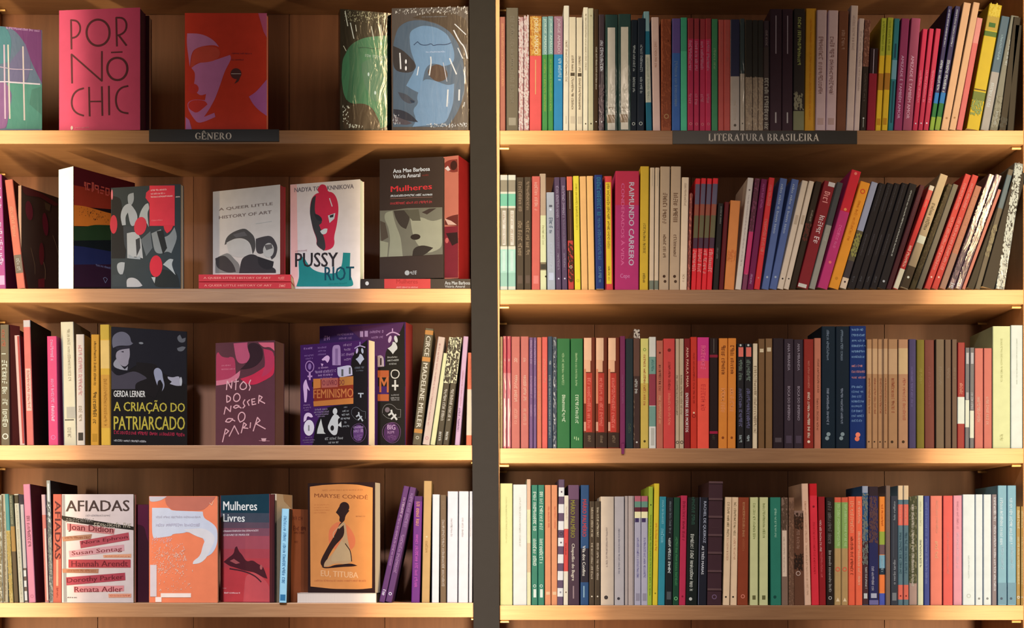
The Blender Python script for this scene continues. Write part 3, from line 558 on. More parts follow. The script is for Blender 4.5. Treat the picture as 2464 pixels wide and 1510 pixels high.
('R2',1203.2,1221.4,420.2,0.0,0.003,0.128,(97,141,160),0,[(420.2,432.5,(127,143,165)),(432.5,460.6,(82,88,94)),(460.6,465.5,(126,142,161)),(465.5,494.9,(61,125,131)),(494.9,499.8,(125,141,160)),(499.8,591.7,(80,86,91)),(591.7,599.1,(124,139,156)),(655.4,688.5,(84,127,142)),(688.5,695.1,(124,139,158))],[('P',506.0,589.3,(122,135,158),0.3,0.75,''),('T',509.6,541.5,(93,86,84),0.5,0.3,''),('T',550.1,585.6,(93,85,83),0.5,0.3,''),('P',602.7,651.7,(110,145,170),0.3,0.7,'')],'left of two matching mint books, cream and taupe bands, second right shelf',''),
('R2',1222.1,1241.0,420.2,0.0,0.0029,0.147,(97,142,160),0,[(420.2,432.5,(127,144,165)),(432.5,460.6,(83,88,95)),(460.6,465.5,(126,142,161)),(465.5,494.9,(61,125,131)),(494.9,499.8,(126,142,160)),(499.8,591.7,(81,86,91)),(591.7,599.1,(124,140,156)),(655.4,688.5,(84,128,143)),(688.5,695.1,(124,140,158))],[('P',506.0,589.3,(123,136,158),0.3,0.75,''),('T',509.6,541.5,(94,86,84),0.5,0.3,''),('T',550.1,585.6,(93,86,83),0.5,0.3,''),('P',602.7,651.7,(111,145,171),0.3,0.7,'')],'right of two matching mint books, cream and taupe bands, second right shelf',''),
('R2',1241.7,1260.6,425.1,0.0,0.0058,0.139,(30,28,29),0,[],[('W',436.1,506.0,(82,78,81),0.5,0.4,''),('W',530.5,615.0,(83,80,80),0.5,0.5,''),('B',661.5,681.1,(46,42,47),0.5,0.6,'')],'left of two matching dark brown books, beige title, second right shelf',''),
('R2',1261.0,1278.4,425.1,0.0,0.0035,0.132,(31,28,29),0,[],[('W',436.1,506.0,(83,79,82),0.5,0.4,''),('W',530.5,615.0,(84,81,80),0.5,0.5,''),('B',661.5,681.1,(46,42,48),0.5,0.6,'')],'right of two matching dark brown books, beige title, second right shelf',''),
('R2',1279.2,1299.5,423.9,0.5,0.0014,0.131,(121,61,70),0,[],[('W',438.6,507.2,(133,106,121),0.5,0.4,''),('B',662.8,682.4,(130,81,96),0.5,0.6,'')],'coral book, pale lettering panel, between dark brown and cream ones, second right shelf',''),
('R2',1300.0,1315.7,416.5,-1.5,0.0049,0.144,(129,147,142),0,[(416.5,517.0,(109,106,111)),(629.7,649.3,(75,77,74))],[('B',634.6,646.8,(26,30,34),0.5,0.8,''),('D',664.0,664.0,(16,17,21),0.9,0.3,''),('T',541.5,590.5,(98,110,96),0.5,0.35,'')],'cream book, beige top and photo foot, between coral and light grey ones, second right shelf',''),
('R2',1317.4,1337.0,461.9,-2.4,0.0028,0.142,(100,118,156),0,[],[('T',523.1,563.5,(33,54,90),0.5,0.45,''),('L',492.5,497.4,(45,55,83),0.5,0.4,''),('D',503.5,503.5,(122,143,193),0.5,0.3,''),('T',583.1,646.8,(114,134,180),0.5,0.3,''),('B',655.4,673.8,(113,133,182),0.5,0.6,'')],'light grey book, short with blue letters, between cream and purple ones, second right shelf',''),
('R2',1338.0,1351.9,425.1,-4.4,0.0049,0.14,(46,39,77),0,[],[('T',445.9,523.1,(96,100,145),0.5,0.45,''),('T',526.8,597.8,(75,75,117),0.5,0.35,''),('T',607.6,649.3,(88,91,132),0.5,0.35,''),('D',669.4,669.4,(119,133,181),0.5,0.3,'')],'left of two matching purple books, grey lettering, second right shelf',''),
('R2',1352.7,1366.6,425.1,-4.4,0.0043,0.142,(47,40,78),0,[],[('T',445.9,523.1,(98,102,148),0.5,0.45,''),('T',526.8,597.8,(76,77,119),0.5,0.35,''),('T',607.6,649.3,(89,92,134),0.5,0.35,''),('D',669.4,669.4,(121,135,184),0.5,0.3,'')],'right of two matching purple books, grey lettering, second right shelf',''),
('R2',1367.9,1382.1,423.9,-4.4,0.0028,0.14,(31,16,18),0,[(423.9,457.0,(137,71,66)),(578.2,695.1,(115,38,47))],[('L',459.4,502.3,(115,121,141),0.5,0.08,''),('L',504.7,575.8,(84,65,69),0.5,0.08,''),('M',585.6,676.2,(35,16,16),0.5,1,''),('O',641.9,641.9,(135,138,154),0.5,0.5,'')],'dark red book, orange ends, between purple and bright yellow ones, second right shelf',''),
('R2',1383.5,1398.2,422.7,-4.4,0.0024,0.136,(145,151,54),0,[],[('T',441.0,553.7,(110,112,35),0.5,0.35,''),('O',675.0,675.0,(120,127,51),0.5,0.5,'')],'bright yellow book, thin olive lettering, between dark red and peach ones, second right shelf',''),
('R2',1399.5,1415.4,422.7,-4.4,0.0048,0.14,(151,130,101),0,[],[],'left of two matching peach books, plain spine, second right shelf',''),
('R2',1416.4,1432.1,422.7,-4.4,0.0025,0.146,(161,139,107),0,[],[],'right of two matching peach books, plain spine, second right shelf',''),
('R2',1434.5,1454.1,422.7,-3.9,-0.006,0.139,(20,44,117),0,[],[('W',428.8,521.9,(33,98,150),0.5,0.5,''),('T',526.8,627.2,(46,97,156),0.5,0.4,''),('T',643.2,681.1,(73,119,173),0.5,0.35,'')],'navy book, teal lettering, between peach and red ones, second right shelf','out'),
('R2',1455.8,1476.1,422.7,-2.9,0.0039,0.125,(189,66,80),0,[],[('P',437.4,682.4,(204,191,63),0.18,0.82,''),('T',441.0,529.2,(90,76,27),0.5,0.35,''),('T',531.7,600.3,(105,84,37),0.5,0.3,''),('T',639.5,676.2,(95,83,25),0.5,0.25,'')],'red book, yellow panel with dark letters, between navy and magenta ones, second right shelf',''),
('R2',1479.1,1536.9,410.4,1.5,0.0037,0.131,(172,50,130),0,[(410.4,492.5,(182,47,93))],[('FD',437.4,638.3,(188,196,243),0.68,0.22,'RAIMUNDO CARRERO'),('FD',439.8,638.3,(206,105,183),0.33,0.17,'CONDENADOS À VIDA'),('FH',657.9,671.3,(198,122,200),0.42,0.4,'Cepe')],'magenta book, widest with white title, between red and olive yellow ones, second right shelf',''),  # redder top band paints in the shade of the shelf above
('R2',1538.7,1559.5,398.9,2.4,0.0044,0.135,(206,184,65),0,[],[('T',536.6,612.5,(126,109,47),0.5,0.3,''),('T',656.6,679.9,(123,106,46),0.5,0.3,'')],'olive yellow book, grey lettering, between magenta and pale beige ones, second right shelf',''),
('R2',1561.9,1573.0,401.8,2.4,0.0051,0.139,(212,204,197),0,[(673.8,695.1,(115,132,131))],[('L',404.3,445.9,(168,167,156),0.5,0.08,'')],'left of two matching pale beige books, grey green foot, second right shelf',''),
('R2',1574.2,1584.2,401.8,2.4,0.005,0.133,(215,207,199),0,[(673.8,695.1,(117,133,132))],[('L',404.3,445.9,(171,170,157),0.5,0.08,'')],'right of two matching pale beige books, grey green foot, second right shelf',''),
('R2',1585.5,1609.2,399.4,3.4,0.0042,0.141,(188,176,164),0,[],[('W',463.1,541.5,(107,81,64),0.5,0.45,''),('W',563.5,619.9,(102,77,60),0.5,0.3,''),('D',664.0,664.0,(65,45,36),0.5,0.3,''),('D',676.2,676.2,(76,57,47),0.6,0.3,'')],'left of two matching brown beige books, dark brown title, second right shelf',''),
('R2',1610.2,1634.5,398.9,4.4,0.0051,0.133,(194,180,166),0,[],[('W',463.1,541.5,(110,83,65),0.5,0.45,''),('W',563.5,619.9,(105,79,61),0.5,0.3,''),('D',664.0,664.0,(67,46,37),0.5,0.3,''),('D',676.2,676.2,(78,59,48),0.6,0.3,'')],'right of two matching brown beige books, dark brown title, second right shelf',''),
('R2',1635.4,1652.6,425.1,5.4,0.0052,0.144,(241,232,221),0,[],[('T',438.6,494.9,(187,170,158),0.5,0.3,''),('T',659.1,678.7,(193,179,164),0.5,0.35,'')],'light beige book, small dark top lettering, between brown beige and brick ones, second right shelf',''),
('R2',1653.6,1659.9,464.3,6.4,0.0044,0.146,(198,119,114),0,[],[('M',465.5,693.4,(142,82,81),0.5,1,'')],'brick book, short thin mottled spine, between light beige and red ones, second right shelf',''),
('R2',1662.4,1674.4,427.6,11.3,0.0058,0.136,(232,50,68),0,[(441.0,490.0,(100,99,135)),(490.0,517.0,(155,91,81)),(517.0,570.9,(109,110,87)),(570.9,596.6,(81,57,85))],[('W',600.3,655.4,(243,175,188),0.4,0.7,'')],'leftmost of four matching red books, slate and olive bands, second right shelf',''),
('R2',1674.9,1686.9,427.6,12.7,0.0036,0.129,(235,51,68),0,[(441.0,490.0,(102,101,136)),(490.0,517.0,(157,92,82)),(517.0,570.9,(111,111,88)),(570.9,596.6,(82,58,86))],[('W',600.3,655.4,(243,175,187),0.4,0.7,'')],'second of four matching red books, slate and olive bands, second right shelf',''),
('R2',1687.4,1699.4,427.6,14.2,0.0052,0.146,(239,51,69),0,[(441.0,490.0,(104,102,137)),(490.0,517.0,(160,94,82)),(517.0,570.9,(113,113,89)),(570.9,596.6,(83,59,86))],[('W',600.3,655.4,(243,174,186),0.4,0.7,'')],'third of four matching red books, slate and olive bands, second right shelf',''),
('R2',1699.9,1712.9,427.6,15.7,0.0034,0.14,(242,52,70),0,[(441.0,490.0,(106,104,140)),(490.0,517.0,(162,96,84)),(517.0,570.9,(114,114,90)),(570.9,596.6,(84,60,87))],[('W',600.3,655.4,(243,174,185),0.4,0.7,'')],'rightmost of four matching red books, slate and olive bands, second right shelf',''),
('R2',1714.8,1728.8,487.6,12.7,0.0046,0.141,(36,35,38),0,[],[('T',494.9,539.0,(148,158,163),0.6,0.25,''),('T',595.4,622.3,(139,148,152),0.4,0.25,'')],'black book, two thin lines of lettering, between red and dark burgundy ones, second right shelf',''),
('R2',1729.5,1740.8,485.1,14.2,0.0019,0.142,(106,28,42),0,[],[],'dark burgundy book, short plain spine, between black and orange ones, second right shelf',''),
('R2',1741.8,1766.3,480.7,15.7,0.0039,0.14,(243,160,94),0,[],[('M',602.7,627.2,(229,136,77),0.5,1,'')],'orange book, small emblem, between dark burgundy and light grey ones, second right shelf',''),
('R2',1768.7,1783.2,426.3,30.6,0.0031,0.139,(242,241,243),0,[],[('T',468.0,639.5,(201,194,200),0.5,0.25,''),('D',455.7,455.7,(132,124,130),0.5,0.3,'')],'light grey book, tall leaning spine, between orange and mottled plum ones, second right shelf',''),
('R2',1784.4,1796.6,427.6,32.6,0.0049,0.139,(140,75,113),0,[(556.2,659.1,(221,68,135))],[('M',431.2,553.7,(102,53,77),0.5,1,''),('D',659.1,659.1,(243,111,153),0.5,0.3,'')],'mottled plum book, pink foot, between light grey and violet ones, second right shelf',''),
('R2',1797.4,1812.8,428.8,34.3,0.0046,0.126,(130,35,98),0,[],[('T',441.0,499.8,(202,100,181),0.5,0.35,''),('T',659.1,683.6,(220,181,243),0.4,0.3,'')],'violet book, faint lettering, between mottled plum and scarlet ones, second right shelf',''),
('R2',1813.8,1828.0,426.3,36.7,0.0018,0.135,(243,66,74),0,[],[('W',443.5,497.4,(243,133,136),0.5,0.5,''),('T',526.8,612.5,(243,145,142),0.5,0.5,''),('D',668.9,668.9,(243,147,139),0.5,0.3,'')],'scarlet book, pink lettering, between violet and steel blue ones, second right shelf',''),
('R2',1831.5,1849.4,426.8,45.6,0.0043,0.13,(96,124,196),0,[],[('FD',441.0,561.1,(183,208,243),0.45,0.34,'não não é bem isso'),('D',666.9,666.9,(189,214,243),0.5,0.3,'')],'left of two matching steel blue books, white lettering, second right shelf',''),
('R2',1850.3,1868.5,428.8,54.9,0.0044,0.139,(95,123,196),0,[],[('FD',441.0,561.1,(182,207,243),0.45,0.34,'não não é bem isso'),('D',666.9,666.9,(188,214,243),0.5,0.3,'')],'right of two matching steel blue books, white lettering, second right shelf',''),
('R2',1869.4,1884.1,433.2,60.8,0.0012,0.135,(243,235,224),0,[],[('B',517.0,539.0,(214,202,187),0.5,0.5,''),('D',671.3,671.3,(66,60,61),0.5,0.3,'')],'left of two matching cream books, two grey marks, second right shelf',''),
('R2',1884.9,1897.9,434.2,62.2,0.0021,0.126,(243,235,225),0,[],[('B',517.0,539.0,(211,200,185),0.5,0.5,''),('D',671.3,671.3,(65,60,60),0.5,0.3,'')],'right of two matching cream books, two grey marks, second right shelf',''),
('R2',1898.8,1914.5,434.9,64.2,0.0017,0.132,(56,47,39),0,[],[('T',504.7,531.7,(170,162,153),0.6,0.3,''),('M',539.0,578.2,(104,54,47),0.5,1,'')],'brownish black book, brown emblem, between cream and deep red ones, second right shelf',''),
('R2',1915.7,1944.2,433.7,68.1,0.0019,0.129,(144,41,54),0,[],[('W',517.0,585.6,(238,225,243),0.6,0.45,''),('W',458.2,487.6,(243,166,176),0.5,0.5,''),('P',434.2,444.7,(222,227,243),0.4,0.98,''),('P',686.0,694.6,(227,237,243),0.05,0.8,'')],'deep red book, white bold title, between brownish black and grey ones, second right shelf',''),
('R2',1945.6,1960.8,437.4,69.1,0.0012,0.135,(161,168,169),0,[(437.4,541.5,(75,82,91))],[('T',561.1,580.7,(195,206,206),0.5,0.35,'')],'grey book, black upper half, between deep red and magenta ones, second right shelf',''),
('R2',1965.2,1990.5,406.7,83.8,0.0029,0.138,(199,62,140),0,[(406.7,507.2,(214,47,70))],[('T',541.5,597.8,(243,120,199),0.5,0.3,''),('D',414.1,414.1,(243,139,139),0.5,0.3,''),('D',632.1,632.1,(243,132,139),0.5,0.3,''),('D',502.3,502.3,(243,162,111),0.5,0.3,'')],'magenta book, crimson upper half, between grey and orange ones, second right shelf',''),
('R2',1991.7,2017.2,434.2,78.9,0.004,0.13,(237,166,60),0,[],[('O',457.0,457.0,(217,81,53),0.5,0.5,''),('T',480.2,578.2,(218,138,44),0.5,0.3,''),('D',671.3,671.3,(206,143,50),0.5,0.3,'')],'orange book, red circle near top, between magenta and dark olive ones, second right shelf',''),
('R2',2018.2,2035.3,434.9,78.9,0.0055,0.125,(94,93,79),0,[(434.9,553.7,(155,172,221)),(627.2,668.9,(68,65,75)),(668.9,694.6,(225,216,208))],[('D',678.7,678.7,(69,53,64),0.5,0.3,''),('M',561.1,615.0,(145,152,93),0.5,1,'')],'dark olive book, silver upper half, between orange and black ones, second right shelf',''),
('R2',2037.3,2055.9,438.6,78.4,0.003,0.131,(36,35,43),0,[],[('T',443.5,507.2,(77,82,101),0.4,0.15,''),('T',563.5,615.0,(88,91,109),0.4,0.15,''),('T',666.4,681.1,(89,96,114),0.4,0.25,'')],'leftmost of four matching black books, thin grey lettering, second right shelf',''),
('R2',2056.4,2073.5,438.6,78.4,0.0031,0.128,(35,34,43),0,[],[('T',443.5,507.2,(75,81,99),0.4,0.15,''),('T',563.5,615.0,(86,89,108),0.4,0.15,''),('T',666.4,681.1,(87,94,112),0.4,0.25,'')],'second of four matching black books, thin grey lettering, second right shelf',''),
('R2',2074.0,2091.2,438.6,78.4,0.0052,0.133,(34,33,42),0,[],[('T',443.5,507.2,(74,79,98),0.4,0.15,''),('T',563.5,615.0,(84,87,106),0.4,0.15,''),('T',666.4,681.1,(85,93,111),0.4,0.25,'')],'third of four matching black books, thin grey lettering, second right shelf',''),
('R2',2091.6,2108.8,439.1,78.4,0.0012,0.138,(33,32,41),0,[],[('T',443.5,507.2,(71,76,95),0.4,0.15,''),('T',563.5,615.0,(82,86,105),0.4,0.15,''),('T',666.4,681.1,(83,91,110),0.4,0.25,'')],'rightmost of four matching black books, thin grey lettering, second right shelf',''),
('R2',2109.8,2130.4,439.8,78.4,0.0015,0.137,(33,33,42),0,[],[('W',455.7,617.4,(189,207,227),0.5,0.16,''),('D',678.7,678.7,(172,191,222),0.5,0.3,'')],'black book, bold white lettering, between black and dark maroon ones, second right shelf',''),
('R2',2131.1,2144.3,443.5,82.3,0.0027,0.138,(69,35,49),0,[],[('T',468.0,590.5,(94,60,90),0.5,0.3,'')],'dark maroon book, faint violet lettering, between black and red ones, second right shelf',''),
('R2',2146.7,2160.5,443.5,90.2,0.0058,0.143,(165,50,58),0,[(443.5,454.5,(149,156,166)),(454.5,477.8,(149,76,81)),(646.8,694.6,(202,212,211))],[('T',480.2,497.4,(166,120,125),0.5,0.35,''),('W',590.5,641.9,(218,189,194),0.5,0.5,'')],'red book, cream tips, between dark maroon and tan ones, second right shelf',''),
('R2',2163.9,2185.0,416.5,98.5,0.0031,0.143,(133,127,117),0,[(641.9,694.6,(61,55,50))],[('W',487.6,556.2,(82,78,69),0.5,0.5,''),('P',567.2,585.6,(161,177,185),0.05,0.95,''),('D',668.9,668.9,(195,214,226),0.5,0.3,'')],'tan book, white label and black foot, between red and olive brown ones, second right shelf',''),
('R2',2186.9,2201.6,440.6,94.1,0.0042,0.133,(54,52,39),0,[],[('M',443.5,676.2,(40,35,26),0.5,1,'')],'olive brown book, patterned spine, between tan and greyish tan ones, second right shelf',''),
('R2',2203.1,2217.8,441.5,90.2,0.0017,0.138,(73,75,77),0,[],[('W',450.8,492.5,(82,91,86),0.5,0.4,'')],'greyish tan book, green emblem top, between olive brown and vermilion ones, second right shelf',''),
('R2',2221.7,2237.9,416.5,100.9,0.0038,0.146,(129,39,46),0,[],[('T',438.6,504.7,(140,95,110),0.5,0.35,''),('T',521.9,649.3,(146,99,113),0.5,0.4,''),('D',667.7,667.7,(158,144,159),0.5,0.3,'')],'left of two matching vermilion books, pink lettering, second right shelf',''),
('R2',2238.9,2256.0,417.8,100.9,0.0058,0.138,(124,37,43),0,[],[('T',438.6,504.7,(137,93,108),0.5,0.35,''),('T',521.9,649.3,(141,96,110),0.5,0.4,''),('D',667.7,667.7,(147,134,148),0.5,0.3,'')],'right of two matching vermilion books, pink lettering, second right shelf',''),
('R2',2258.0,2274.6,444.7,89.7,0.0028,0.145,(111,76,72),0,[(610.1,694.6,(97,80,82))],[('W',468.0,602.7,(121,92,86),0.5,0.4,'')],'salmon book, tan lower third, between vermilion and lilac grey ones, second right shelf',''),
('R2',2279.0,2294.2,417.8,100.9,0.001,0.127,(73,62,86),0,[],[('M',455.7,671.3,(35,27,58),0.5,1,''),('L',419.0,541.5,(119,117,153),0.7,0.25,''),('W',683.6,694.6,(117,132,164),0.5,0.8,'')],'left of two matching lilac grey books, shiny white streaks, second right shelf','wrap'),  # pale upper strip is sheen on the wrap, painted on both copies
('R2',2295.2,2312.4,417.8,100.9,0.0038,0.139,(73,62,86),0,[],[('M',455.7,671.3,(35,27,58),0.5,1,''),('L',419.0,541.5,(118,116,152),0.7,0.25,''),('W',683.6,694.6,(114,128,160),0.5,0.8,'')],'right of two matching lilac grey books, shiny white streaks, second right shelf','wrap'),
('R2',2313.3,2322.2,454.5,88.2,0.0017,0.139,(120,79,82),0,[],[],'thin coral book, pale edges, between lilac grey and black ones, second right shelf',''),
('R2',2323.6,2343.7,455.7,89.7,0.0055,0.133,(16,16,16),0,[],[],'black book, plain narrow spine, between thin coral and olive grey ones, second right shelf',''),
('R2',2344.7,2358.4,405.5,81.8,0.0032,0.13,(57,57,57),0,[(419.0,499.8,(52,71,92))],[('M',541.5,615.0,(79,81,74),0.5,1,'')],'olive grey book, blue upper part, between black and blue black ones, second right shelf',''),
('R2',2359.4,2392.7,409.2,80.8,0.0025,0.146,(16,16,19),0,[],[],'blue black book, plain wide spine, between olive grey and silver ones, second right shelf',''),
('R2',2395.2,2417.2,390.8,46.5,0.0029,0.146,(95,109,127),0,[],[('M',392.0,693.4,(56,64,78),0.5,1,''),('M',394.5,688.5,(116,133,152),0.5,1,'')],'silver book, marbled cover, right end beside the blue black one, second right shelf','wrap'),
('R3',1203.2,1209.6,808.8,0.0,0.0056,0.138,(89,83,70),0,[],[('W',867.6,982.7,(111,117,110),0.5,0.6,'')],'tan book, cream marks, left end beside the pinkish red one, third right shelf',''),
('R3',1210.3,1218.9,808.3,0.0,0.0023,0.147,(103,35,60),0,[(897.0,1075.8,(112,68,91))],[('T',862.7,870.0,(124,116,133),0.5,0.35,''),('L',958.2,1073.4,(124,128,151),0.4,0.35,'')],'left of two matching pinkish red books, white lower lettering, third right shelf','wrap'),
('R3',1219.4,1229.4,808.3,0.0,0.0035,0.134,(103,35,60),0,[(897.0,1075.8,(112,68,91))],[('T',862.7,870.0,(124,116,133),0.5,0.35,''),('L',958.2,1073.4,(124,128,151),0.4,0.35,'')],'right of two matching pinkish red books, white lower lettering, third right shelf','wrap'),
('R3',1230.2,1251.2,809.5,0.0,0.0026,0.147,(107,62,70),0,[],[('T',860.2,871.3,(124,110,119),0.5,0.35,''),('T',901.9,965.6,(124,109,117),0.5,0.35,''),('T',982.7,1021.9,(121,97,102),0.5,0.35,'')],'left of two matching salmon books, cream lettering, third right shelf',''),
('R3',1252.5,1272.3,808.8,0.0,0.0035,0.131,(107,62,71),0,[],[('T',860.2,871.3,(124,111,120),0.5,0.35,''),('T',901.9,965.6,(124,110,118),0.5,0.35,''),('T',982.7,1021.9,(121,98,103),0.5,0.35,'')],'right of two matching salmon books, cream lettering, third right shelf',''),
('R3',1273.3,1282.6,811.2,0.0,0.0034,0.128,(60,46,93),0,[],[('W',818.6,877.4,(98,90,134),0.5,0.5,''),('W',904.3,958.2,(94,83,128),0.5,0.5,''),('W',972.9,1002.3,(94,82,127),0.5,0.5,'')],'left of two matching mauve books, white marks, third right shelf',''),
('R3',1283.1,1291.2,811.2,0.0,0.0041,0.135,(60,47,94),0,[],[('W',818.6,877.4,(99,91,136),0.5,0.5,''),('W',904.3,958.2,(95,84,130),0.5,0.5,''),('W',972.9,1002.3,(95,83,129),0.5,0.5,'')],'right of two matching mauve books, white marks, third right shelf',''),
('R3',1291.9,1303.4,811.2,0.0,0.0025,0.142,(118,68,64),0,[],[('T',867.6,1014.6,(126,94,79),0.4,0.35,'')],'light orange book, pale letters, between mauve and bright coral ones, third right shelf',''),
('R3',1303.9,1317.6,810.0,0.0,0.0051,0.125,(126,58,65),0,[],[('T',862.7,921.5,(130,87,89),0.5,0.35,'')],'bright coral book, pale letters, between light orange and slate ones, third right shelf',''),
('R3',1318.1,1329.4,808.8,0.0,0.0037,0.131,(26,43,70),0,[],[('W',867.6,877.4,(97,113,137),0.5,0.5,''),('T',901.9,1053.8,(91,106,127),0.4,0.4,'')],'slate book, white speckles, between bright coral and silvery ones, third right shelf','wrap'),
('R3',1329.9,1339.7,810.0,0.0,0.0057,0.142,(65,75,95),0,[],[('L',811.2,1073.4,(122,135,160),0.4,0.3,''),('M',813.7,1068.5,(32,45,67),0.5,1,'')],'silvery book, shiny wrapper, between slate and green ones, third right shelf','wrap'),
('R3',1340.4,1371.8,814.2,0.0,0.0022,0.131,(18,70,46),0,[],[('T',849.2,927.6,(99,132,116),0.45,0.16,''),('W',949.7,1021.9,(118,143,145),0.5,0.25,''),('W',1050.1,1055.7,(98,130,113),0.5,0.5,'')],'left of two matching green books, white handwritten title, third right shelf',''),
('R3',1373.0,1402.9,814.2,0.0,0.0018,0.147,(19,72,47),0,[],[('T',849.2,927.6,(103,137,120),0.45,0.16,''),('W',949.7,1021.9,(122,148,150),0.5,0.25,''),('W',1050.1,1055.7,(102,134,117),0.5,0.5,'')],'right of two matching green books, white handwritten title, third right shelf',''),
('R3',1403.9,1432.5,811.2,0.0,0.0025,0.138,(66,26,18),0,[(1040.3,1075.8,(32,23,23))],[('P',812.5,867.6,(146,128,124),0.03,0.66,''),('P',865.1,894.5,(141,119,113),0.03,0.58,''),('P',887.2,970.5,(124,86,77),0.02,0.2,''),('P',897.0,1039.1,(113,36,35),0.2,0.72,''),('P',1014.6,1036.6,(123,99,99),0.02,0.2,''),('W',909.2,1031.7,(139,78,83),0.46,0.28,''),('W',1047.7,1066.0,(85,78,73),0.5,0.25,'')],'left of three matching brownish red books, peach top and dark foot, third right shelf',''),
('R3',1433.0,1461.9,811.2,0.0,0.0034,0.139,(75,31,22),0,[(1040.3,1075.8,(37,27,26))],[('P',812.5,867.6,(163,144,138),0.03,0.66,''),('P',865.1,894.5,(158,134,125),0.03,0.58,''),('P',887.2,970.5,(140,97,86),0.02,0.2,''),('P',897.0,1039.1,(127,41,40),0.2,0.72,''),('P',1014.6,1036.6,(138,111,109),0.02,0.2,''),('W',909.2,1031.7,(157,89,92),0.46,0.28,''),('W',1047.7,1066.0,(96,88,82),0.5,0.25,'')],'middle of three matching brownish red books, peach top and dark foot, third right shelf',''),
('R3',1462.4,1490.8,811.2,0.0,0.004,0.141,(94,39,27),0,[(1040.3,1075.8,(47,35,33))],[('P',812.5,867.6,(203,178,165),0.03,0.66,''),('P',865.1,894.5,(197,165,149),0.03,0.58,''),('P',887.2,970.5,(173,119,102),0.02,0.2,''),('P',897.0,1039.1,(157,52,49),0.2,0.72,''),('P',1014.6,1036.6,(169,134,129),0.02,0.2,''),('W',909.2,1031.7,(192,109,109),0.46,0.28,''),('W',1047.7,1066.0,(118,107,97),0.5,0.25,'')],'right of three matching brownish red books, peach top and dark foot, third right shelf',''),
('R3',1491.6,1504.6,808.3,0.0,0.0016,0.142,(106,42,93),0,[],[('T',901.9,970.5,(131,79,130),0.5,0.35,'')],'plum book, bookmark ribbon hanging below, between brownish red and greenish black ones, third right shelf','ribbon'),
('R3',1505.3,1523.7,814.2,0.0,0.0025,0.137,(30,46,58),0,[],[('T',1019.5,1044.0,(62,81,72),0.5,0.35,'')],'greenish black book, pale marks, between plum and umber ones, third right shelf',''),
('R3',1524.0,1539.9,791.6,0.0,0.0027,0.132,(58,43,45),0,[(813.7,904.3,(88,64,61))],[('T',911.7,946.0,(189,203,218),0.4,0.4,''),('M',792.9,812.5,(182,185,193),0.5,1,''),('D',1063.6,1063.6,(176,187,199),0.5,0.3,'')],'umber book, wrapped top, between greenish black and straw yellow ones, third right shelf','wrap'),
('R3',1541.1,1560.5,813.7,0.0,0.0036,0.135,(185,172,93),0,[(813.7,921.5,(201,208,136))],[('O',840.6,840.6,(118,156,81),0.5,0.4,''),('W',852.9,975.4,(165,99,66),0.5,0.3,''),('D',1061.1,1061.1,(66,59,27),0.5,0.3,'')],'straw yellow book, olive lettering, between umber and off white ones, third right shelf',''),
('R3',1561.7,1578.4,810.0,0.0,0.0028,0.141,(201,215,229),0,[(857.8,899.4,(108,156,161)),(899.4,975.4,(134,57,82)),(976.6,1025.6,(105,151,155))],[('T',865.1,892.1,(60,124,133),0.5,0.4,''),('B',1029.3,1070.9,(170,180,189),0.5,0.5,'')],'off white book, teal and wine bands, between straw yellow and clay ones, third right shelf',''),
('R3',1579.3,1595.7,818.6,0.0,0.004,0.126,(172,105,96),0,[],[('T',877.4,941.1,(111,53,50),0.5,0.35,''),('T',950.9,1021.9,(210,168,144),0.5,0.35,''),('D',848.0,848.0,(92,36,37),0.5,0.3,'')],'clay book, dark lettering, between off white and red ones, third right shelf',''),
('R3',1596.2,1623.9,814.2,0.0,0.0023,0.135,(196,73,78),0,[],[('T',870.0,938.6,(125,37,38),0.5,0.2,''),('T',946.0,1021.9,(231,139,128),0.5,0.2,''),('D',841.9,841.9,(116,37,38),0.5,0.3,'')],'red book, dark and coral lettering, between clay and greige ones, third right shelf',''),
('R3',1624.9,1634.5,814.2,0.0,0.0056,0.145,(185,177,163),0,[],[('T',901.9,997.4,(127,114,99),0.4,0.5,''),('O',1063.6,1063.6,(63,55,57),0.5,0.8,'')],'left of two matching greige books, round dark mark, third right shelf',''),
('R3',1634.9,1645.5,814.2,0.0,0.0037,0.125,(187,179,165),0,[],[('T',901.9,997.4,(129,116,100),0.4,0.5,''),('O',1063.6,1063.6,(64,56,58),0.5,0.8,'')],'right of two matching greige books, round dark mark, third right shelf',''),
('R3',1646.2,1661.2,813.7,0.0,0.0049,0.134,(123,27,38),0,[],[('FD',834.5,931.3,(225,191,185),0.5,0.36,'ANA PAULA MAIA'),('FD',944.8,1039.1,(223,229,243),0.42,0.46,'ENTERRE SEUS MORTOS')],'maroon book, bold white lettering, between greige and brick red ones, third right shelf',''),
('R3',1661.6,1677.1,810.0,0.0,0.0039,0.141,(201,60,50),0,[],[('T',848.0,970.5,(157,40,33),0.5,0.3,''),('O',999.9,999.9,(134,34,33),0.5,0.6,''),('D',992.5,992.5,(243,215,194),0.5,0.3,'')],'brick red book, small badge, between maroon and pinkish orange ones, third right shelf',''),
('R3',1677.6,1706.2,810.8,0.0,0.0042,0.136,(243,95,84),0,[(810.8,867.6,(212,59,153)),(867.6,909.2,(228,76,119))],[('T',830.8,897.0,(243,116,174),0.5,0.4,''),('T',923.9,985.2,(210,66,69),0.5,0.4,'')],'pinkish orange book, magenta top, between brick red and black ones, third right shelf',''),
('R3',1707.0,1727.6,812.5,0.0,0.0056,0.133,(37,24,29),0,[(852.4,859.0,(141,29,63)),(1036.6,1042.8,(163,29,77))],[('L',813.7,848.0,(129,132,135),0.5,0.05,''),('T',1046.4,1061.1,(71,74,63),0.5,0.35,'')],'black book, red bands near ends, between pinkish orange and orange ones, third right shelf',''),
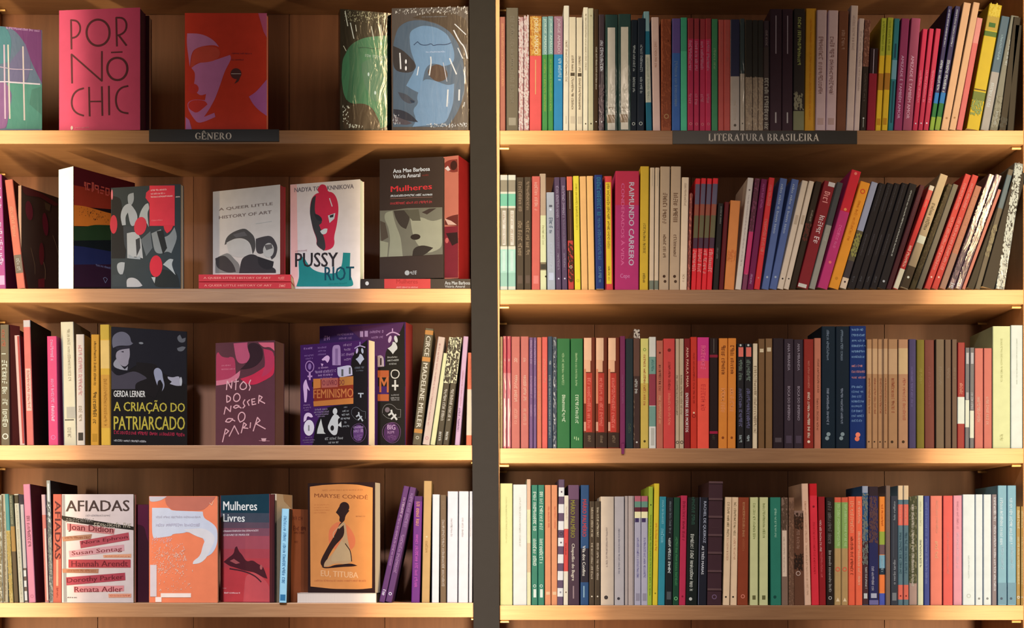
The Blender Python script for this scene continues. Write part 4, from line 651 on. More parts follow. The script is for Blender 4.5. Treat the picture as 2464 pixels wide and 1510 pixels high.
('R3',1728.3,1749.6,813.2,1.5,0.003,0.144,(230,149,67),0,[],[('W',830.8,859.0,(132,69,28),0.5,0.5,''),('W',861.5,899.4,(132,69,28),0.5,0.4,''),('W',933.7,965.6,(243,169,117),0.5,0.5,''),('T',966.8,991.3,(243,169,117),0.5,0.5,''),('D',1052.6,1052.6,(143,75,35),0.5,0.3,'')],'left of two matching orange books, brown upper title, third right shelf',''),
('R3',1750.3,1770.2,813.2,1.5,0.002,0.132,(233,151,67),0,[],[('W',830.8,859.0,(133,70,28),0.5,0.5,''),('W',861.5,899.4,(133,70,28),0.5,0.4,''),('W',933.7,965.6,(243,169,116),0.5,0.5,''),('T',966.8,991.3,(243,169,116),0.5,0.5,''),('D',1052.6,1052.6,(146,77,36),0.5,0.3,'')],'right of two matching orange books, brown upper title, third right shelf',''),
('R3',1773.1,1790.3,825.9,0.0,0.0052,0.126,(37,38,45),0,[],[('P',834.5,857.3,(238,131,123),0.2,0.9,''),('D',829.6,829.6,(209,232,243),0.5,0.3,''),('W',865.1,916.6,(123,150,145),0.5,0.5,''),('W',933.7,1029.3,(117,122,175),0.5,0.45,''),('W',1046.4,1063.6,(185,212,228),0.5,0.4,'')],'left of two matching black books, coral dome near top, third right shelf',''),
('R3',1791.2,1809.4,825.9,0.0,0.0052,0.14,(37,38,45),0,[],[('P',834.5,857.3,(239,132,124),0.2,0.9,''),('D',829.6,829.6,(209,232,243),0.5,0.3,''),('W',865.1,916.6,(124,151,146),0.5,0.5,''),('W',933.7,1029.3,(118,122,176),0.5,0.45,''),('W',1046.4,1063.6,(186,213,229),0.5,0.4,'')],'right of two matching black books, coral dome near top, third right shelf',''),
('R3',1810.6,1822.1,825.9,1.0,0.0032,0.131,(243,236,213),0,[],[('W',879.8,1044.0,(149,132,110),0.5,0.6,'')],'cream book, outlined letters, between black and olive brown ones, third right shelf',''),
('R3',1824.3,1839.8,814.2,0.5,0.0049,0.145,(129,101,71),0,[],[('B',838.2,846.8,(233,225,198),0.5,0.6,'')],'olive brown book, small pale sign, between cream and light brown ones, third right shelf',''),
('R3',1841.8,1858.4,814.2,0.0,0.0017,0.136,(139,111,80),0,[],[('B',835.7,845.5,(233,225,198),0.5,0.6,'')],'light brown book, small pale sign, between olive brown and black ones, third right shelf',''),
('R3',1859.2,1885.6,813.2,0.0,0.0037,0.136,(44,34,45),0,[],[('B',1052.6,1063.6,(88,82,95),0.5,0.6,'')],'black book, faint foot lettering, between light brown and dark violet brown ones, third right shelf',''),
('R3',1886.3,1909.4,814.9,0.0,0.0027,0.128,(57,48,65),0,[],[('FD',825.9,890.9,(158,156,182),0.5,0.26,'ANA MIRANDA'),('FD',928.8,1010.9,(164,160,187),0.5,0.26,'BOCA DO INFERNO'),('B',1047.7,1066.0,(82,73,98),0.5,0.6,'')],'left of two matching dark violet brown books, grey lettering, third right shelf',''),
('R3',1909.9,1932.9,816.1,0.0,0.0039,0.143,(56,47,64),0,[],[('FD',825.9,890.9,(155,153,180),0.5,0.26,'ANA MIRANDA'),('FD',928.8,1010.9,(161,158,186),0.5,0.26,'BOCA DO INFERNO'),('B',1047.7,1066.0,(81,72,97),0.5,0.6,'')],'right of two matching dark violet brown books, grey lettering, third right shelf',''),
('R3',1933.9,1957.4,815.7,0.0,0.0013,0.13,(150,50,46),0,[],[('T',867.6,933.7,(210,132,121),0.5,0.2,''),('W',943.5,1053.8,(243,237,229),0.5,0.25,''),('D',1062.4,1062.4,(243,235,225),0.5,0.3,'')],'rust red book, cream bold title, between dark violet brown and pinkish tan, third right shelf',''),
('R3',1958.9,1975.3,812.5,0.0,0.0051,0.142,(193,127,111),0,[],[('T',862.7,946.0,(127,79,63),0.6,0.3,''),('T',958.2,1035.4,(139,86,70),0.5,0.3,'')],'pinkish tan book, brown lettering, between rust red and very dark navy ones, third right shelf',''),
('R3',1976.5,2009.8,784.3,0.0,0.0043,0.126,(16,38,59),0,[],[('T',792.9,867.6,(123,151,188),0.45,0.18,''),('T',933.7,1020.7,(146,170,209),0.45,0.16,''),('D',1044.0,1044.0,(136,165,189),0.5,0.3,''),('D',1053.8,1053.8,(136,165,189),0.4,0.3,'')],'left of two matching very dark navy books, grey lettering and emblem, third right shelf',''),
('R3',2010.6,2043.4,784.3,0.0,0.0046,0.147,(16,36,57),0,[],[('T',792.9,867.6,(119,147,184),0.45,0.18,''),('T',933.7,1020.7,(140,164,205),0.45,0.16,''),('D',1044.0,1044.0,(130,159,184),0.5,0.3,''),('D',1053.8,1053.8,(130,159,184),0.4,0.3,'')],'right of two matching very dark navy books, grey lettering and emblem, third right shelf',''),
('R3',2044.1,2083.8,783.1,0.0,0.006,0.14,(19,51,129),0,[],[('H',785.5,863.9,(123,174,243),0.5,1,''),('H',872.5,914.1,(199,143,161),0.5,1,''),('H',923.9,1017.0,(120,170,243),0.5,1,''),('D',1045.2,1045.2,(241,143,127),0.5,0.3,''),('D',1055.0,1055.0,(231,132,114),0.45,0.3,'')],'deep blue book, rows of small text, between very dark navy and tan, third right shelf',''),
('R3',2085.3,2097.8,816.1,0.0,0.0012,0.144,(173,142,114),0,[(838.2,899.4,(194,172,147))],[('T',909.2,995.0,(153,94,71),0.5,0.35,''),('D',1062.4,1062.4,(62,48,38),0.4,0.3,'')],'leftmost of five matching tan books, pale label, third right shelf',''),
('R3',2098.5,2111.7,814.9,0.0,0.0021,0.139,(171,140,113),0,[(838.2,899.4,(192,170,145))],[('T',909.2,995.0,(151,93,71),0.5,0.35,''),('D',1062.4,1062.4,(61,47,38),0.4,0.3,'')],'second of five matching tan books, pale label, third right shelf',''),
('R3',2112.2,2125.0,814.9,0.0,0.0058,0.141,(168,138,112),0,[(838.2,899.4,(188,167,144))],[('T',909.2,995.0,(148,91,70),0.5,0.35,''),('D',1062.4,1062.4,(59,46,37),0.4,0.3,'')],'middle of five matching tan books, pale label, third right shelf',''),
('R3',2125.5,2136.2,814.9,0.0,0.0017,0.131,(165,135,110),0,[(838.2,899.4,(185,164,142))],[('T',909.2,995.0,(145,89,69),0.5,0.35,''),('D',1062.4,1062.4,(58,45,37),0.4,0.3,'')],'fourth of five matching tan books, pale label, third right shelf',''),
('R3',2137.2,2159.5,814.9,0.0,0.0056,0.128,(160,132,108),0,[(838.2,899.4,(180,160,139))],[('T',909.2,995.0,(141,87,67),0.5,0.35,''),('D',1062.4,1062.4,(56,44,36),0.4,0.3,'')],'rightmost of five matching tan books, pale label, third right shelf',''),
('R3',2161.4,2185.0,815.7,0.0,0.0041,0.134,(169,138,119),0,[(837.0,899.4,(190,176,149))],[('W',909.2,1017.0,(162,103,89),0.6,0.3,''),('D',1062.4,1062.4,(62,47,34),0.5,0.3,'')],'light tan book, thicker with yellow label, between tan and greyish violet ones, third right shelf',''),
('R3',2186.9,2204.1,815.7,0.0,0.0018,0.139,(65,64,116),0,[],[('T',882.3,977.8,(99,98,167),0.4,0.3,'')],'greyish violet book, pale lettering, between light tan and olive ones, third right shelf',''),
('R3',2205.3,2224.2,817.4,0.0,0.0012,0.127,(94,93,41),0,[],[('T',884.7,926.4,(119,120,69),0.5,0.35,'')],'olive book, pale short lettering, between greyish violet and reddish brown ones, third right shelf',''),
('R3',2225.1,2249.1,817.4,-1.0,0.0029,0.127,(74,37,41),0,[],[('T',882.3,982.7,(95,58,67),0.5,0.25,'')],'reddish brown book, darker right edge, between olive and drab brown ones, third right shelf',''),
('R3',2251.4,2271.9,816.1,0.0,0.0013,0.138,(67,62,60),0,[],[('T',882.3,926.4,(83,81,84),0.5,0.35,'')],'drab brown book, plain spine, between reddish brown and cocoa ones, third right shelf',''),
('R3',2273.2,2289.1,816.1,0.0,0.0047,0.144,(59,50,50),0,[],[('T',884.7,911.7,(80,75,78),0.5,0.35,'')],'left of two matching cocoa books, pale lettering, third right shelf',''),
('R3',2289.8,2303.0,816.1,0.0,0.0017,0.134,(58,48,49),0,[],[('T',884.7,911.7,(78,73,76),0.5,0.35,'')],'right of two matching cocoa books, pale lettering, third right shelf',''),
('R3',2303.0,2320.9,823.5,1.0,0.0026,0.138,(92,22,32),0,[(954.6,1019.0,(132,152,173))],[('T',921.5,950.9,(127,91,95),0.5,0.4,'')],'red book, white block in middle, between cocoa and grey ones, third right shelf',''),
('R3',2321.4,2332.2,835.7,1.0,0.0034,0.146,(61,69,88),0,[(961.9,1027.3,(130,148,163))],[('B',848.0,874.9,(104,116,143),0.5,0.6,''),('B',943.5,960.7,(97,109,134),0.5,0.6,'')],'grey book, white block above the foot, between red and grey ones, third right shelf',''),
('R3',2332.7,2344.0,835.7,0.7,0.0029,0.126,(61,69,87),0,[(987.6,1053.3,(129,147,161))],[('B',848.0,874.9,(102,114,142),0.5,0.6,''),('T',943.5,985.2,(107,120,149),0.5,0.5,'')],'grey book, low white block, between grey and coral red ones, third right shelf',''),
('R3',2344.9,2365.8,837.0,0.0,0.0045,0.128,(117,68,75),0,[],[('T',954.6,1020.7,(130,106,116),0.45,0.35,'')],'left of two matching coral red books, pale lower lettering, third right shelf',''),
('R3',2366.7,2386.8,837.0,0.0,0.0042,0.136,(115,66,73),0,[],[('T',954.6,1020.7,(128,104,114),0.45,0.35,'')],'right of two matching coral red books, pale lower lettering, third right shelf',''),
('R3',2388.3,2431.2,783.8,0.0,0.0056,0.137,(123,141,128),0,[],[('T',813.7,919.0,(110,126,105),0.5,0.12,''),('T',1044.0,1061.1,(110,125,104),0.5,0.2,'')],'pale yellow book, wide nearly blank spine, between coral red and white ones, third right shelf',''),
('R3',2432.2,2460.8,781.8,0.0,0.0041,0.131,(125,145,170),0,[],[('T',813.7,923.9,(110,129,143),0.5,0.12,'')],'white book, nearly blank broad spine, right end beside the pale yellow one, third right shelf',''),
('R4',1203.2,1233.3,1162.7,0.0,0.0038,0.131,(121,134,110),0,[],[('T',1195.5,1306.2,(106,118,93),0.5,0.14,'')],'pale lemon book, nearly blank spine, left end beside the white one, bottom right shelf',''),
('R4',1234.3,1267.8,1165.2,0.0,0.0048,0.136,(124,138,160),0,[],[('T',1195.5,1316.3,(103,116,128),0.5,0.14,'')],'white book, wide with faint lettering, between pale lemon and ivory ones, bottom right shelf',''),
('R4',1268.3,1278.1,1152.7,-0.5,0.0017,0.13,(121,132,125),0,[(1152.7,1225.7,(119,109,109)),(1306.2,1376.7,(116,112,108))],[],'ivory book, slim with peach top, between white and emerald ones, bottom right shelf',''),
('R4',1278.6,1294.0,1166.5,0.0,0.0029,0.141,(18,74,73),0,[],[('W',1182.9,1276.0,(114,136,153),0.5,0.5,''),('W',1296.2,1359.1,(114,136,152),0.5,0.55,''),('O',1409.4,1409.4,(117,137,156),0.5,0.5,''),('P',1417.0,1437.1,(117,137,156),0.3,0.75,'')],'left of two matching emerald books, bold white title, bottom right shelf',''),
('R4',1294.5,1309.8,1166.5,0.0,0.0019,0.141,(18,75,74),0,[],[('W',1182.9,1276.0,(115,139,155),0.5,0.5,''),('W',1296.2,1359.1,(115,138,154),0.5,0.55,''),('O',1409.4,1409.4,(118,139,158),0.5,0.5,''),('P',1417.0,1437.1,(118,139,158),0.3,0.75,'')],'right of two matching emerald books, bold white title, bottom right shelf',''),
('R4',1310.8,1325.9,1166.5,0.0,0.0043,0.127,(122,87,74),0,[],[('W',1218.1,1271.0,(117,63,55),0.6,0.3,''),('B',1423.3,1430.8,(125,114,106),0.5,0.6,'')],'left of two matching apricot books, red lettering, bottom right shelf',''),
('R4',1326.5,1341.3,1166.5,0.0,0.0043,0.127,(124,89,75),0,[],[('W',1218.1,1271.0,(118,64,56),0.6,0.3,''),('B',1423.3,1430.8,(127,116,108),0.5,0.6,'')],'right of two matching apricot books, red lettering, bottom right shelf',''),
('R4',1340.6,1355.2,1153.2,3.5,0.0016,0.138,(50,43,73),0,[(1172.3,1194.2,(127,141,167)),(1212.6,1234.0,(127,140,167)),(1253.4,1274.8,(127,140,167)),(1293.6,1313.8,(127,140,167)),(1333.4,1354.8,(127,140,166)),(1373.7,1395.6,(127,140,166)),(1414.5,1435.1,(127,140,166))],[('D',1182.9,1182.9,(53,47,72),0.5,0.3,''),('O',1283.6,1283.6,(26,22,42),0.5,0.6,''),('D',1305.0,1305.0,(48,44,64),0.5,0.3,''),('D',1424.6,1424.6,(75,81,109),0.5,0.3,'')],'purple book, white checkered stripes, between apricot and cream ones, bottom right shelf',''),
('R4',1355.7,1367.2,1191.7,1.5,0.0022,0.144,(129,136,146),0,[(1272.2,1374.2,(119,41,50))],[('T',1218.1,1250.8,(115,107,111),0.5,0.35,''),('T',1306.2,1336.4,(60,20,20),0.4,0.3,''),('D',1424.6,1424.6,(48,32,35),0.5,0.3,'')],'cream book, red central panel, between purple and aubergine ones, bottom right shelf',''),
('R4',1368.0,1394.9,1166.5,-0.5,0.0034,0.132,(35,26,47),0,[(1166.5,1200.5,(57,43,75))],[('FD',1203.0,1293.6,(78,84,36),0.45,0.48,'MÁRIO PALMÉRIO'),('FD',1307.5,1396.9,(125,132,144),0.4,0.34,'Chapadão do Bugre'),('L',1409.4,1439.7,(83,77,97),0.45,0.12,'')],'aubergine book, olive author name, between cream and ocean blue ones, bottom right shelf',''),
('R4',1396.4,1416.6,1166.5,1.0,0.005,0.126,(16,46,91),0,[(1318.8,1400.6,(16,17,35))],[('FD',1200.5,1291.1,(113,34,46),0.5,0.6,'MÁRIO PALMÉRIO'),('FD',1312.5,1385.5,(132,142,159),0.4,0.36,'Vila dos Confins'),('L',1409.4,1437.1,(80,112,147),0.4,0.15,'')],'ocean blue book, red author name, between aubergine and dark brown ones, bottom right shelf',''),
('R4',1417.3,1430.4,1205.5,0.8,0.0046,0.126,(42,38,36),0,[],[('W',1220.6,1293.6,(127,128,128),0.5,0.4,''),('W',1306.2,1394.3,(119,120,122),0.5,0.4,''),('D',1434.6,1434.6,(134,140,147),0.5,0.3,'')],'left of two matching dark brown books, cream lettering, bottom right shelf',''),
('R4',1430.9,1444.3,1205.5,0.8,0.0018,0.146,(45,41,38),0,[],[('W',1220.6,1293.6,(135,137,135),0.5,0.4,''),('W',1306.2,1394.3,(126,126,128),0.5,0.4,''),('D',1434.6,1434.6,(142,148,154),0.5,0.3,'')],'right of two matching dark brown books, cream lettering, bottom right shelf',''),
('R4',1445.0,1477.5,1194.2,0.0,0.0044,0.13,(157,155,156),0,[],[('T',1268.5,1364.1,(116,112,120),0.45,0.14,''),('D',1437.1,1437.1,(46,45,51),0.4,0.3,'')],'pinkish cream book, small grey lettering, between dark brown and pale grey ones, bottom right shelf',''),
('R4',1478.8,1502.2,1194.2,0.0,0.0016,0.146,(150,155,173),0,[],[('T',1271.0,1381.8,(111,116,139),0.45,0.18,''),('D',1439.7,1439.7,(46,49,62),0.4,0.3,'')],'pale grey book, small blue grey lettering, between pinkish cream and warm grey, bottom right shelf',''),
('R4',1503.2,1511.0,1192.9,0.0,0.0043,0.143,(148,147,157),0,[],[],'left of two matching warm grey books, very thin spine, bottom right shelf',''),
('R4',1511.7,1523.3,1192.9,0.0,0.0017,0.139,(154,152,162),0,[],[],'right of two matching warm grey books, very thin spine, bottom right shelf',''),
('R4',1514.8,1525.6,1192.9,0.0,0.0028,0.13,(148,145,153),0,[],[],'greyish rose book, thin plain spine, between warm grey and lavender ones, bottom right shelf',''),
('R4',1526.4,1542.2,1192.9,0.5,0.0027,0.139,(150,157,189),0,[(1192.9,1206.0,(157,92,117)),(1206.0,1220.1,(88,133,129)),(1220.1,1230.7,(82,36,54)),(1230.7,1245.8,(205,212,185))],[('B',1246.3,1255.9,(53,45,92),0.35,0.6,''),('T',1293.6,1389.3,(107,109,169),0.5,0.35,''),('B',1427.1,1444.7,(124,128,157),0.5,0.6,'')],'left of two matching lavender books, pink and green bands, bottom right shelf',''),
('R4',1542.7,1558.6,1192.9,0.5,0.0027,0.133,(152,159,192),0,[(1192.9,1206.0,(159,94,119)),(1206.0,1220.1,(89,135,131)),(1220.1,1230.7,(84,37,55)),(1230.7,1245.8,(209,216,188))],[('B',1246.3,1255.9,(54,46,93),0.35,0.6,''),('T',1293.6,1389.3,(108,111,171),0.5,0.35,''),('B',1427.1,1444.7,(127,131,160),0.5,0.6,'')],'right of two matching lavender books, pink and green bands, bottom right shelf',''),
('R4',1557.8,1568.9,1170.3,3.0,0.0017,0.143,(139,171,62),0,[],[('D',1214.3,1214.3,(46,63,26),0.5,0.3,''),('T',1238.3,1432.1,(101,134,48),0.5,0.35,'')],'lime green book, dark mark near top, between lavender and yellow ones, bottom right shelf',''),
('R4',1569.4,1582.5,1162.7,4.5,0.0042,0.143,(195,185,56),0,[],[('T',1258.4,1326.4,(204,137,49),0.5,0.45,''),('D',1427.1,1427.1,(113,115,37),0.5,0.3,'')],'yellow book, orange lettering, between lime green and teal ones, bottom right shelf',''),
('R4',1583.0,1599.4,1194.2,4.0,0.0032,0.144,(44,131,160),0,[],[('T',1203.0,1260.9,(127,195,220),0.5,0.3,''),('W',1271.0,1308.7,(116,188,218),0.5,0.45,'')],'teal book, pale lettering, between yellow and black ones, bottom right shelf',''),
('R4',1600.1,1617.5,1196.0,3.5,0.0036,0.138,(26,33,40),0,[],[('T',1205.5,1283.6,(99,116,132),0.55,0.3,''),('T',1293.6,1379.2,(202,224,238),0.5,0.35,''),('B',1423.3,1442.2,(69,79,89),0.5,0.6,'')],'black book, white lower lettering, between teal and dark green ones, bottom right shelf',''),
('R4',1618.3,1633.4,1196.0,3.0,0.0039,0.141,(26,70,55),0,[],[('T',1291.1,1412.0,(70,145,101),0.5,0.35,''),('O',1439.7,1439.7,(110,189,137),0.5,0.6,'')],'dark green book, light green lettering, between black and raspberry ones, bottom right shelf',''),
('R4',1633.6,1649.5,1191.7,4.5,0.003,0.127,(173,47,86),0,[],[('W',1205.5,1301.2,(125,25,54),0.5,0.4,''),('D',1434.6,1434.6,(123,24,53),0.5,0.3,'')],'raspberry book, dark red marks, between dark green and black ones, bottom right shelf',''),
('R4',1650.2,1677.2,1196.0,5.0,0.0012,0.129,(22,31,32),0,[],[('T',1195.5,1263.4,(49,91,83),0.5,0.3,''),('T',1284.8,1420.8,(202,217,221),0.45,0.3,''),('D',1440.9,1440.9,(180,192,200),0.4,0.3,'')],'black book, white slanted handwriting, between raspberry and black ones, bottom right shelf',''),
('R4',1679.2,1699.8,1196.0,4.5,0.0012,0.145,(30,34,49),0,[],[('FD',1205.5,1306.2,(167,184,218),0.6,0.36,'RACHEL DE QUEIROZ'),('FD',1312.5,1381.8,(205,220,243),0.5,0.36,'AS TRÊS MARIAS'),('L',1196.0,1454.8,(122,135,176),0.02,0.05,'')],'black book, grey lettering and pale edge, between black and dark leather ones, bottom right shelf',''),
('R4',1700.8,1735.6,1159.0,4.0,0.0034,0.142,(65,44,56),0,[],[('b',1160.2,1160.2,(93,72,81),0.5,1,''),('b',1200.5,1200.5,(93,72,81),0.5,1,''),('b',1243.3,1243.3,(93,72,81),0.5,1,''),('b',1287.3,1287.3,(92,71,80),0.5,1,''),('b',1330.1,1330.1,(92,71,79),0.5,1,''),('b',1374.2,1374.2,(92,71,79),0.5,1,''),('b',1418.3,1418.3,(92,71,78),0.5,1,''),('L',1268.5,1269.0,(93,72,80),0.5,0.5,''),('O',1435.9,1435.9,(114,95,132),0.5,0.35,'')],'dark leather book, ribbed bands across, between black and cream tan ones, bottom right shelf',''),
('R4',1739.3,1755.5,1195.5,5.5,0.001,0.135,(239,220,192),0,[],[('T',1208.0,1291.1,(131,120,90),0.5,0.35,''),('T',1293.6,1349.0,(217,182,158),0.5,0.35,''),('D',1435.9,1435.9,(72,67,60),0.4,0.3,'')],'left of two matching cream tan books, green brown lettering, bottom right shelf',''),
('R4',1756.7,1773.1,1195.5,4.0,0.0054,0.139,(243,223,195),0,[],[('T',1208.0,1291.1,(134,122,92),0.5,0.35,''),('T',1293.6,1349.0,(223,186,162),0.5,0.35,''),('D',1435.9,1435.9,(74,69,62),0.4,0.3,'')],'right of two matching cream tan books, green brown lettering, bottom right shelf',''),
('R4',1774.3,1799.5,1196.0,3.0,0.0031,0.135,(151,73,50),0,[],[('T',1208.0,1293.6,(210,164,123),0.5,0.22,''),('T',1296.2,1326.4,(185,111,79),0.5,0.2,''),('O',1434.6,1434.6,(233,150,135),0.5,0.4,'')],'rust book, pale lettering, between cream tan and khaki ones, bottom right shelf',''),
('R4',1804.1,1823.9,1196.0,0.5,0.0015,0.128,(222,236,185),0,[],[('T',1210.6,1296.2,(151,167,110),0.5,0.3,''),('B',1432.1,1442.2,(114,119,79),0.5,0.4,'')],'left of two matching khaki books, olive lettering, bottom right shelf',''),
('R4',1827.0,1847.9,1196.0,0.5,0.0018,0.133,(225,239,189),0,[],[('T',1210.6,1296.2,(152,168,112),0.5,0.3,''),('B',1432.1,1442.2,(115,120,81),0.5,0.4,'')],'right of two matching khaki books, olive lettering, bottom right shelf',''),
('R4',1854.7,1880.4,1196.0,-1.5,0.0029,0.144,(51,142,128),0,[],[('T',1223.1,1293.6,(175,243,228),0.5,0.2,''),('D',1435.9,1435.9,(29,87,82),0.4,0.3,'')],'forest green book, pale lettering, between khaki and sepia ones, bottom right shelf',''),
('R4',1881.1,1897.0,1196.7,-1.0,0.0018,0.131,(144,123,114),0,[],[('P',1276.0,1386.8,(243,229,218),0.1,0.8,''),('T',1291.1,1379.2,(191,177,167),0.4,0.3,''),('M',1198.0,1273.5,(97,80,70),0.5,1,'')],'sepia book, white label, between forest green and brown ones, bottom right shelf',''),
('R4',1897.5,1910.8,1196.7,0.0,0.0024,0.129,(148,117,101),0,[],[('M',1205.5,1452.2,(122,94,80),0.5,1,'')],'brown book, plain weathered spine, between sepia and brown ones, bottom right shelf',''),
('R4',1911.3,1935.7,1228.2,-1.0,0.0024,0.13,(110,76,62),0,[(1228.2,1243.3,(150,126,120))],[('M',1235.7,1271.0,(64,46,37),0.5,1,''),('T',1273.5,1321.3,(176,141,129),0.4,0.3,''),('M',1331.4,1369.2,(53,39,34),0.5,1,''),('O',1379.2,1379.2,(201,182,181),0.4,0.5,'')],'brown book, sepia photo spine, between brown and flesh pink ones, bottom right shelf',''),
('R4',1936.2,1952.4,1162.7,-7.6,0.0034,0.126,(243,212,197),0,[],[('T',1205.5,1306.2,(220,178,157),0.5,0.3,''),('T',1311.3,1432.1,(222,194,173),0.5,0.3,'')],'flesh pink book, mottled lower letters, between brown and red ones, bottom right shelf',''),
('R4',1953.4,1971.5,1162.7,-5.5,0.0056,0.133,(235,60,85),0,[(1162.7,1191.7,(212,38,54))],[('D',1218.1,1218.1,(144,30,51),0.5,0.3,''),('T',1255.9,1381.8,(207,45,67),0.5,0.3,'')],'red book, darker top, between flesh pink and dark red ones, bottom right shelf',''),
('R4',1971.7,1988.1,1194.2,-3.0,0.0057,0.14,(158,38,51),0,[],[('T',1250.8,1326.4,(243,206,222),0.3,0.3,''),('T',1328.9,1391.8,(227,109,126),0.4,0.3,'')],'dark red book, white small lettering, between red and brownish black ones, bottom right shelf',''),
('R4',1989.1,2006.7,1196.0,-1.5,0.0044,0.135,(44,38,40),0,[],[('W',1205.5,1308.7,(117,119,130),0.5,0.5,''),('T',1323.9,1424.6,(177,186,199),0.5,0.35,''),('O',1438.4,1438.4,(189,199,214),0.5,0.5,'')],'brownish black book, grey capitals, between dark red and orange brown ones, bottom right shelf',''),
('R4',2007.5,2023.9,1196.0,0.0,0.0057,0.128,(192,171,128),0,[(1196.0,1208.0,(226,111,92)),(1208.0,1318.8,(146,195,124))],[('T',1213.1,1316.3,(196,243,193),0.6,0.35,''),('O',1369.2,1369.2,(237,111,94),0.5,0.7,''),('t',1442.2,1442.2,(243,235,215),0.5,0.5,'')],'left of two matching orange brown books, green panel and triangle, bottom right shelf',''),
('R4',2024.4,2040.5,1196.0,0.0,0.0043,0.131,(189,167,126),0,[(1196.0,1208.0,(223,110,91)),(1208.0,1318.8,(143,191,123))],[('T',1213.1,1316.3,(195,243,194),0.6,0.35,''),('O',1369.2,1369.2,(232,109,93),0.5,0.7,''),('t',1442.2,1442.2,(243,236,217),0.5,0.5,'')],'right of two matching orange brown books, green panel and triangle, bottom right shelf',''),
('R4',2041.2,2057.8,1194.2,0.0,0.0044,0.141,(243,115,93),0,[],[('W',1205.5,1283.6,(243,181,155),0.5,0.5,''),('W',1291.1,1384.3,(121,52,41),0.5,0.4,'')],'orange red book, cream and dark title, between orange brown and bright orange, bottom right shelf',''),
('R4',2058.3,2075.2,1194.2,0.0,0.0018,0.129,(243,120,97),0,[],[('W',1205.5,1258.4,(243,198,182),0.5,0.35,''),('W',1278.5,1406.9,(243,199,182),0.5,0.35,'')],'bright orange book, cream lettering, between orange red and teal blue ones, bottom right shelf',''),
('R4',2075.7,2090.3,1169.0,-1.0,0.0011,0.13,(47,97,160),0,[(1169.0,1185.4,(156,178,223)),(1301.2,1454.8,(75,55,69))],[('M',1187.9,1356.6,(116,132,142),0.5,1,''),('T',1364.1,1417.0,(202,217,243),0.6,0.3,''),('B',1427.1,1439.7,(196,217,243),0.5,0.6,'')],'teal blue book, painted spine, between bright orange and navy ones, bottom right shelf',''),
('R4',2091.1,2114.5,1170.3,-1.0,0.0014,0.134,(42,49,111),0,[(1170.3,1192.9,(51,43,59))],[('M',1195.5,1306.2,(92,71,86),0.5,1,''),('T',1362.9,1419.5,(180,194,243),0.4,0.25,''),('B',1427.1,1438.4,(175,194,243),0.5,0.6,''),('P',1443.4,1454.8,(114,119,197),0.02,0.98,'')],'navy book, painted spine, between teal blue and multicoloured ones, bottom right shelf',''),
('R4',2115.2,2130.1,1194.2,0.0,0.0059,0.133,(238,152,75),0,[(1278.5,1310.0,(151,185,88)),(1310.0,1333.9,(111,93,112)),(1335.2,1366.7,(121,184,233)),(1366.7,1382.3,(40,59,86)),(1383.0,1424.6,(240,139,86)),(1427.1,1455.3,(77,100,221))],[('T',1213.1,1265.9,(199,103,44),0.5,0.35,''),('T',1341.5,1376.7,(162,204,243),0.5,0.35,'')],'multicoloured book, orange and lime blocks, between navy and taupe ones, bottom right shelf',''),
('R4',2130.8,2142.2,1167.8,0.0,0.0026,0.135,(122,111,113),0,[],[('T',1195.5,1356.6,(147,135,142),0.5,0.25,'')],'taupe book, tall narrow spine, between multicoloured and charcoal ones, bottom right shelf',''),
('R4',2142.9,2160.3,1192.9,0.0,0.0024,0.141,(55,66,89),0,[],[('FU',1205.5,1250.8,(142,161,191),0.5,0.3,'luiz ruffato'),('FU',1346.5,1405.7,(144,162,194),0.5,0.36,'o verão tardio'),('L',1255.9,1341.5,(85,101,128),0.4,0.05,''),('B',1425.8,1444.7,(115,130,156),0.5,0.6,'')],'charcoal book, grey lowercase lettering, between taupe and grey teal ones, bottom right shelf',''),
('R4',2160.4,2173.3,1167.8,0.0,0.0046,0.129,(88,127,158),0,[(1167.8,1201.8,(224,215,198)),(1213.1,1263.4,(218,115,113)),(1406.9,1442.2,(216,116,113))],[('W',1215.6,1260.9,(227,167,166),0.4,0.3,''),('T',1281.1,1381.8,(54,94,122),0.5,0.5,''),('D',1433.4,1433.4,(110,32,42),0.5,0.3,'')],'left of two matching grey teal books, peach and coral bands, bottom right shelf',''),
('R4',2173.8,2186.4,1167.8,0.0,0.0022,0.14,(84,122,153),0,[(1167.8,1201.8,(216,208,193)),(1213.1,1263.4,(211,111,110)),(1406.9,1442.2,(209,112,109))],[('W',1215.6,1260.9,(219,161,161),0.4,0.3,''),('T',1281.1,1381.8,(51,90,119),0.5,0.5,''),('D',1433.4,1433.4,(105,31,40),0.5,0.3,'')],'right of two matching grey teal books, peach and coral bands, bottom right shelf',''),
('R4',2186.9,2207.0,1194.2,0.0,0.0057,0.139,(101,108,95),0,[(1401.9,1454.8,(148,136,148))],[('M',1195.5,1401.9,(60,71,57),0.5,1,''),('T',1213.1,1412.0,(185,196,212),0.45,0.3,'')],'mottled olive book, cream slanted lettering, between grey teal and cream ones, bottom right shelf',''),
('R4',2207.8,2222.1,1191.7,0.0,0.0032,0.146,(170,189,187),0,[],[('T',1205.5,1265.9,(152,169,163),0.5,0.35,''),('T',1298.7,1364.1,(102,115,122),0.5,0.35,'')],'cream book, grey lower lettering, between mottled olive and blue ones, bottom right shelf',''),
('R4',2222.9,2236.7,1192.9,0.0,0.001,0.126,(41,57,135),0,[],[('T',1208.0,1291.1,(74,96,171),0.4,0.35,''),('T',1296.2,1406.9,(88,107,182),0.4,0.35,'')],'blue book, pale lettering, between cream and salmon orange ones, bottom right shelf',''),
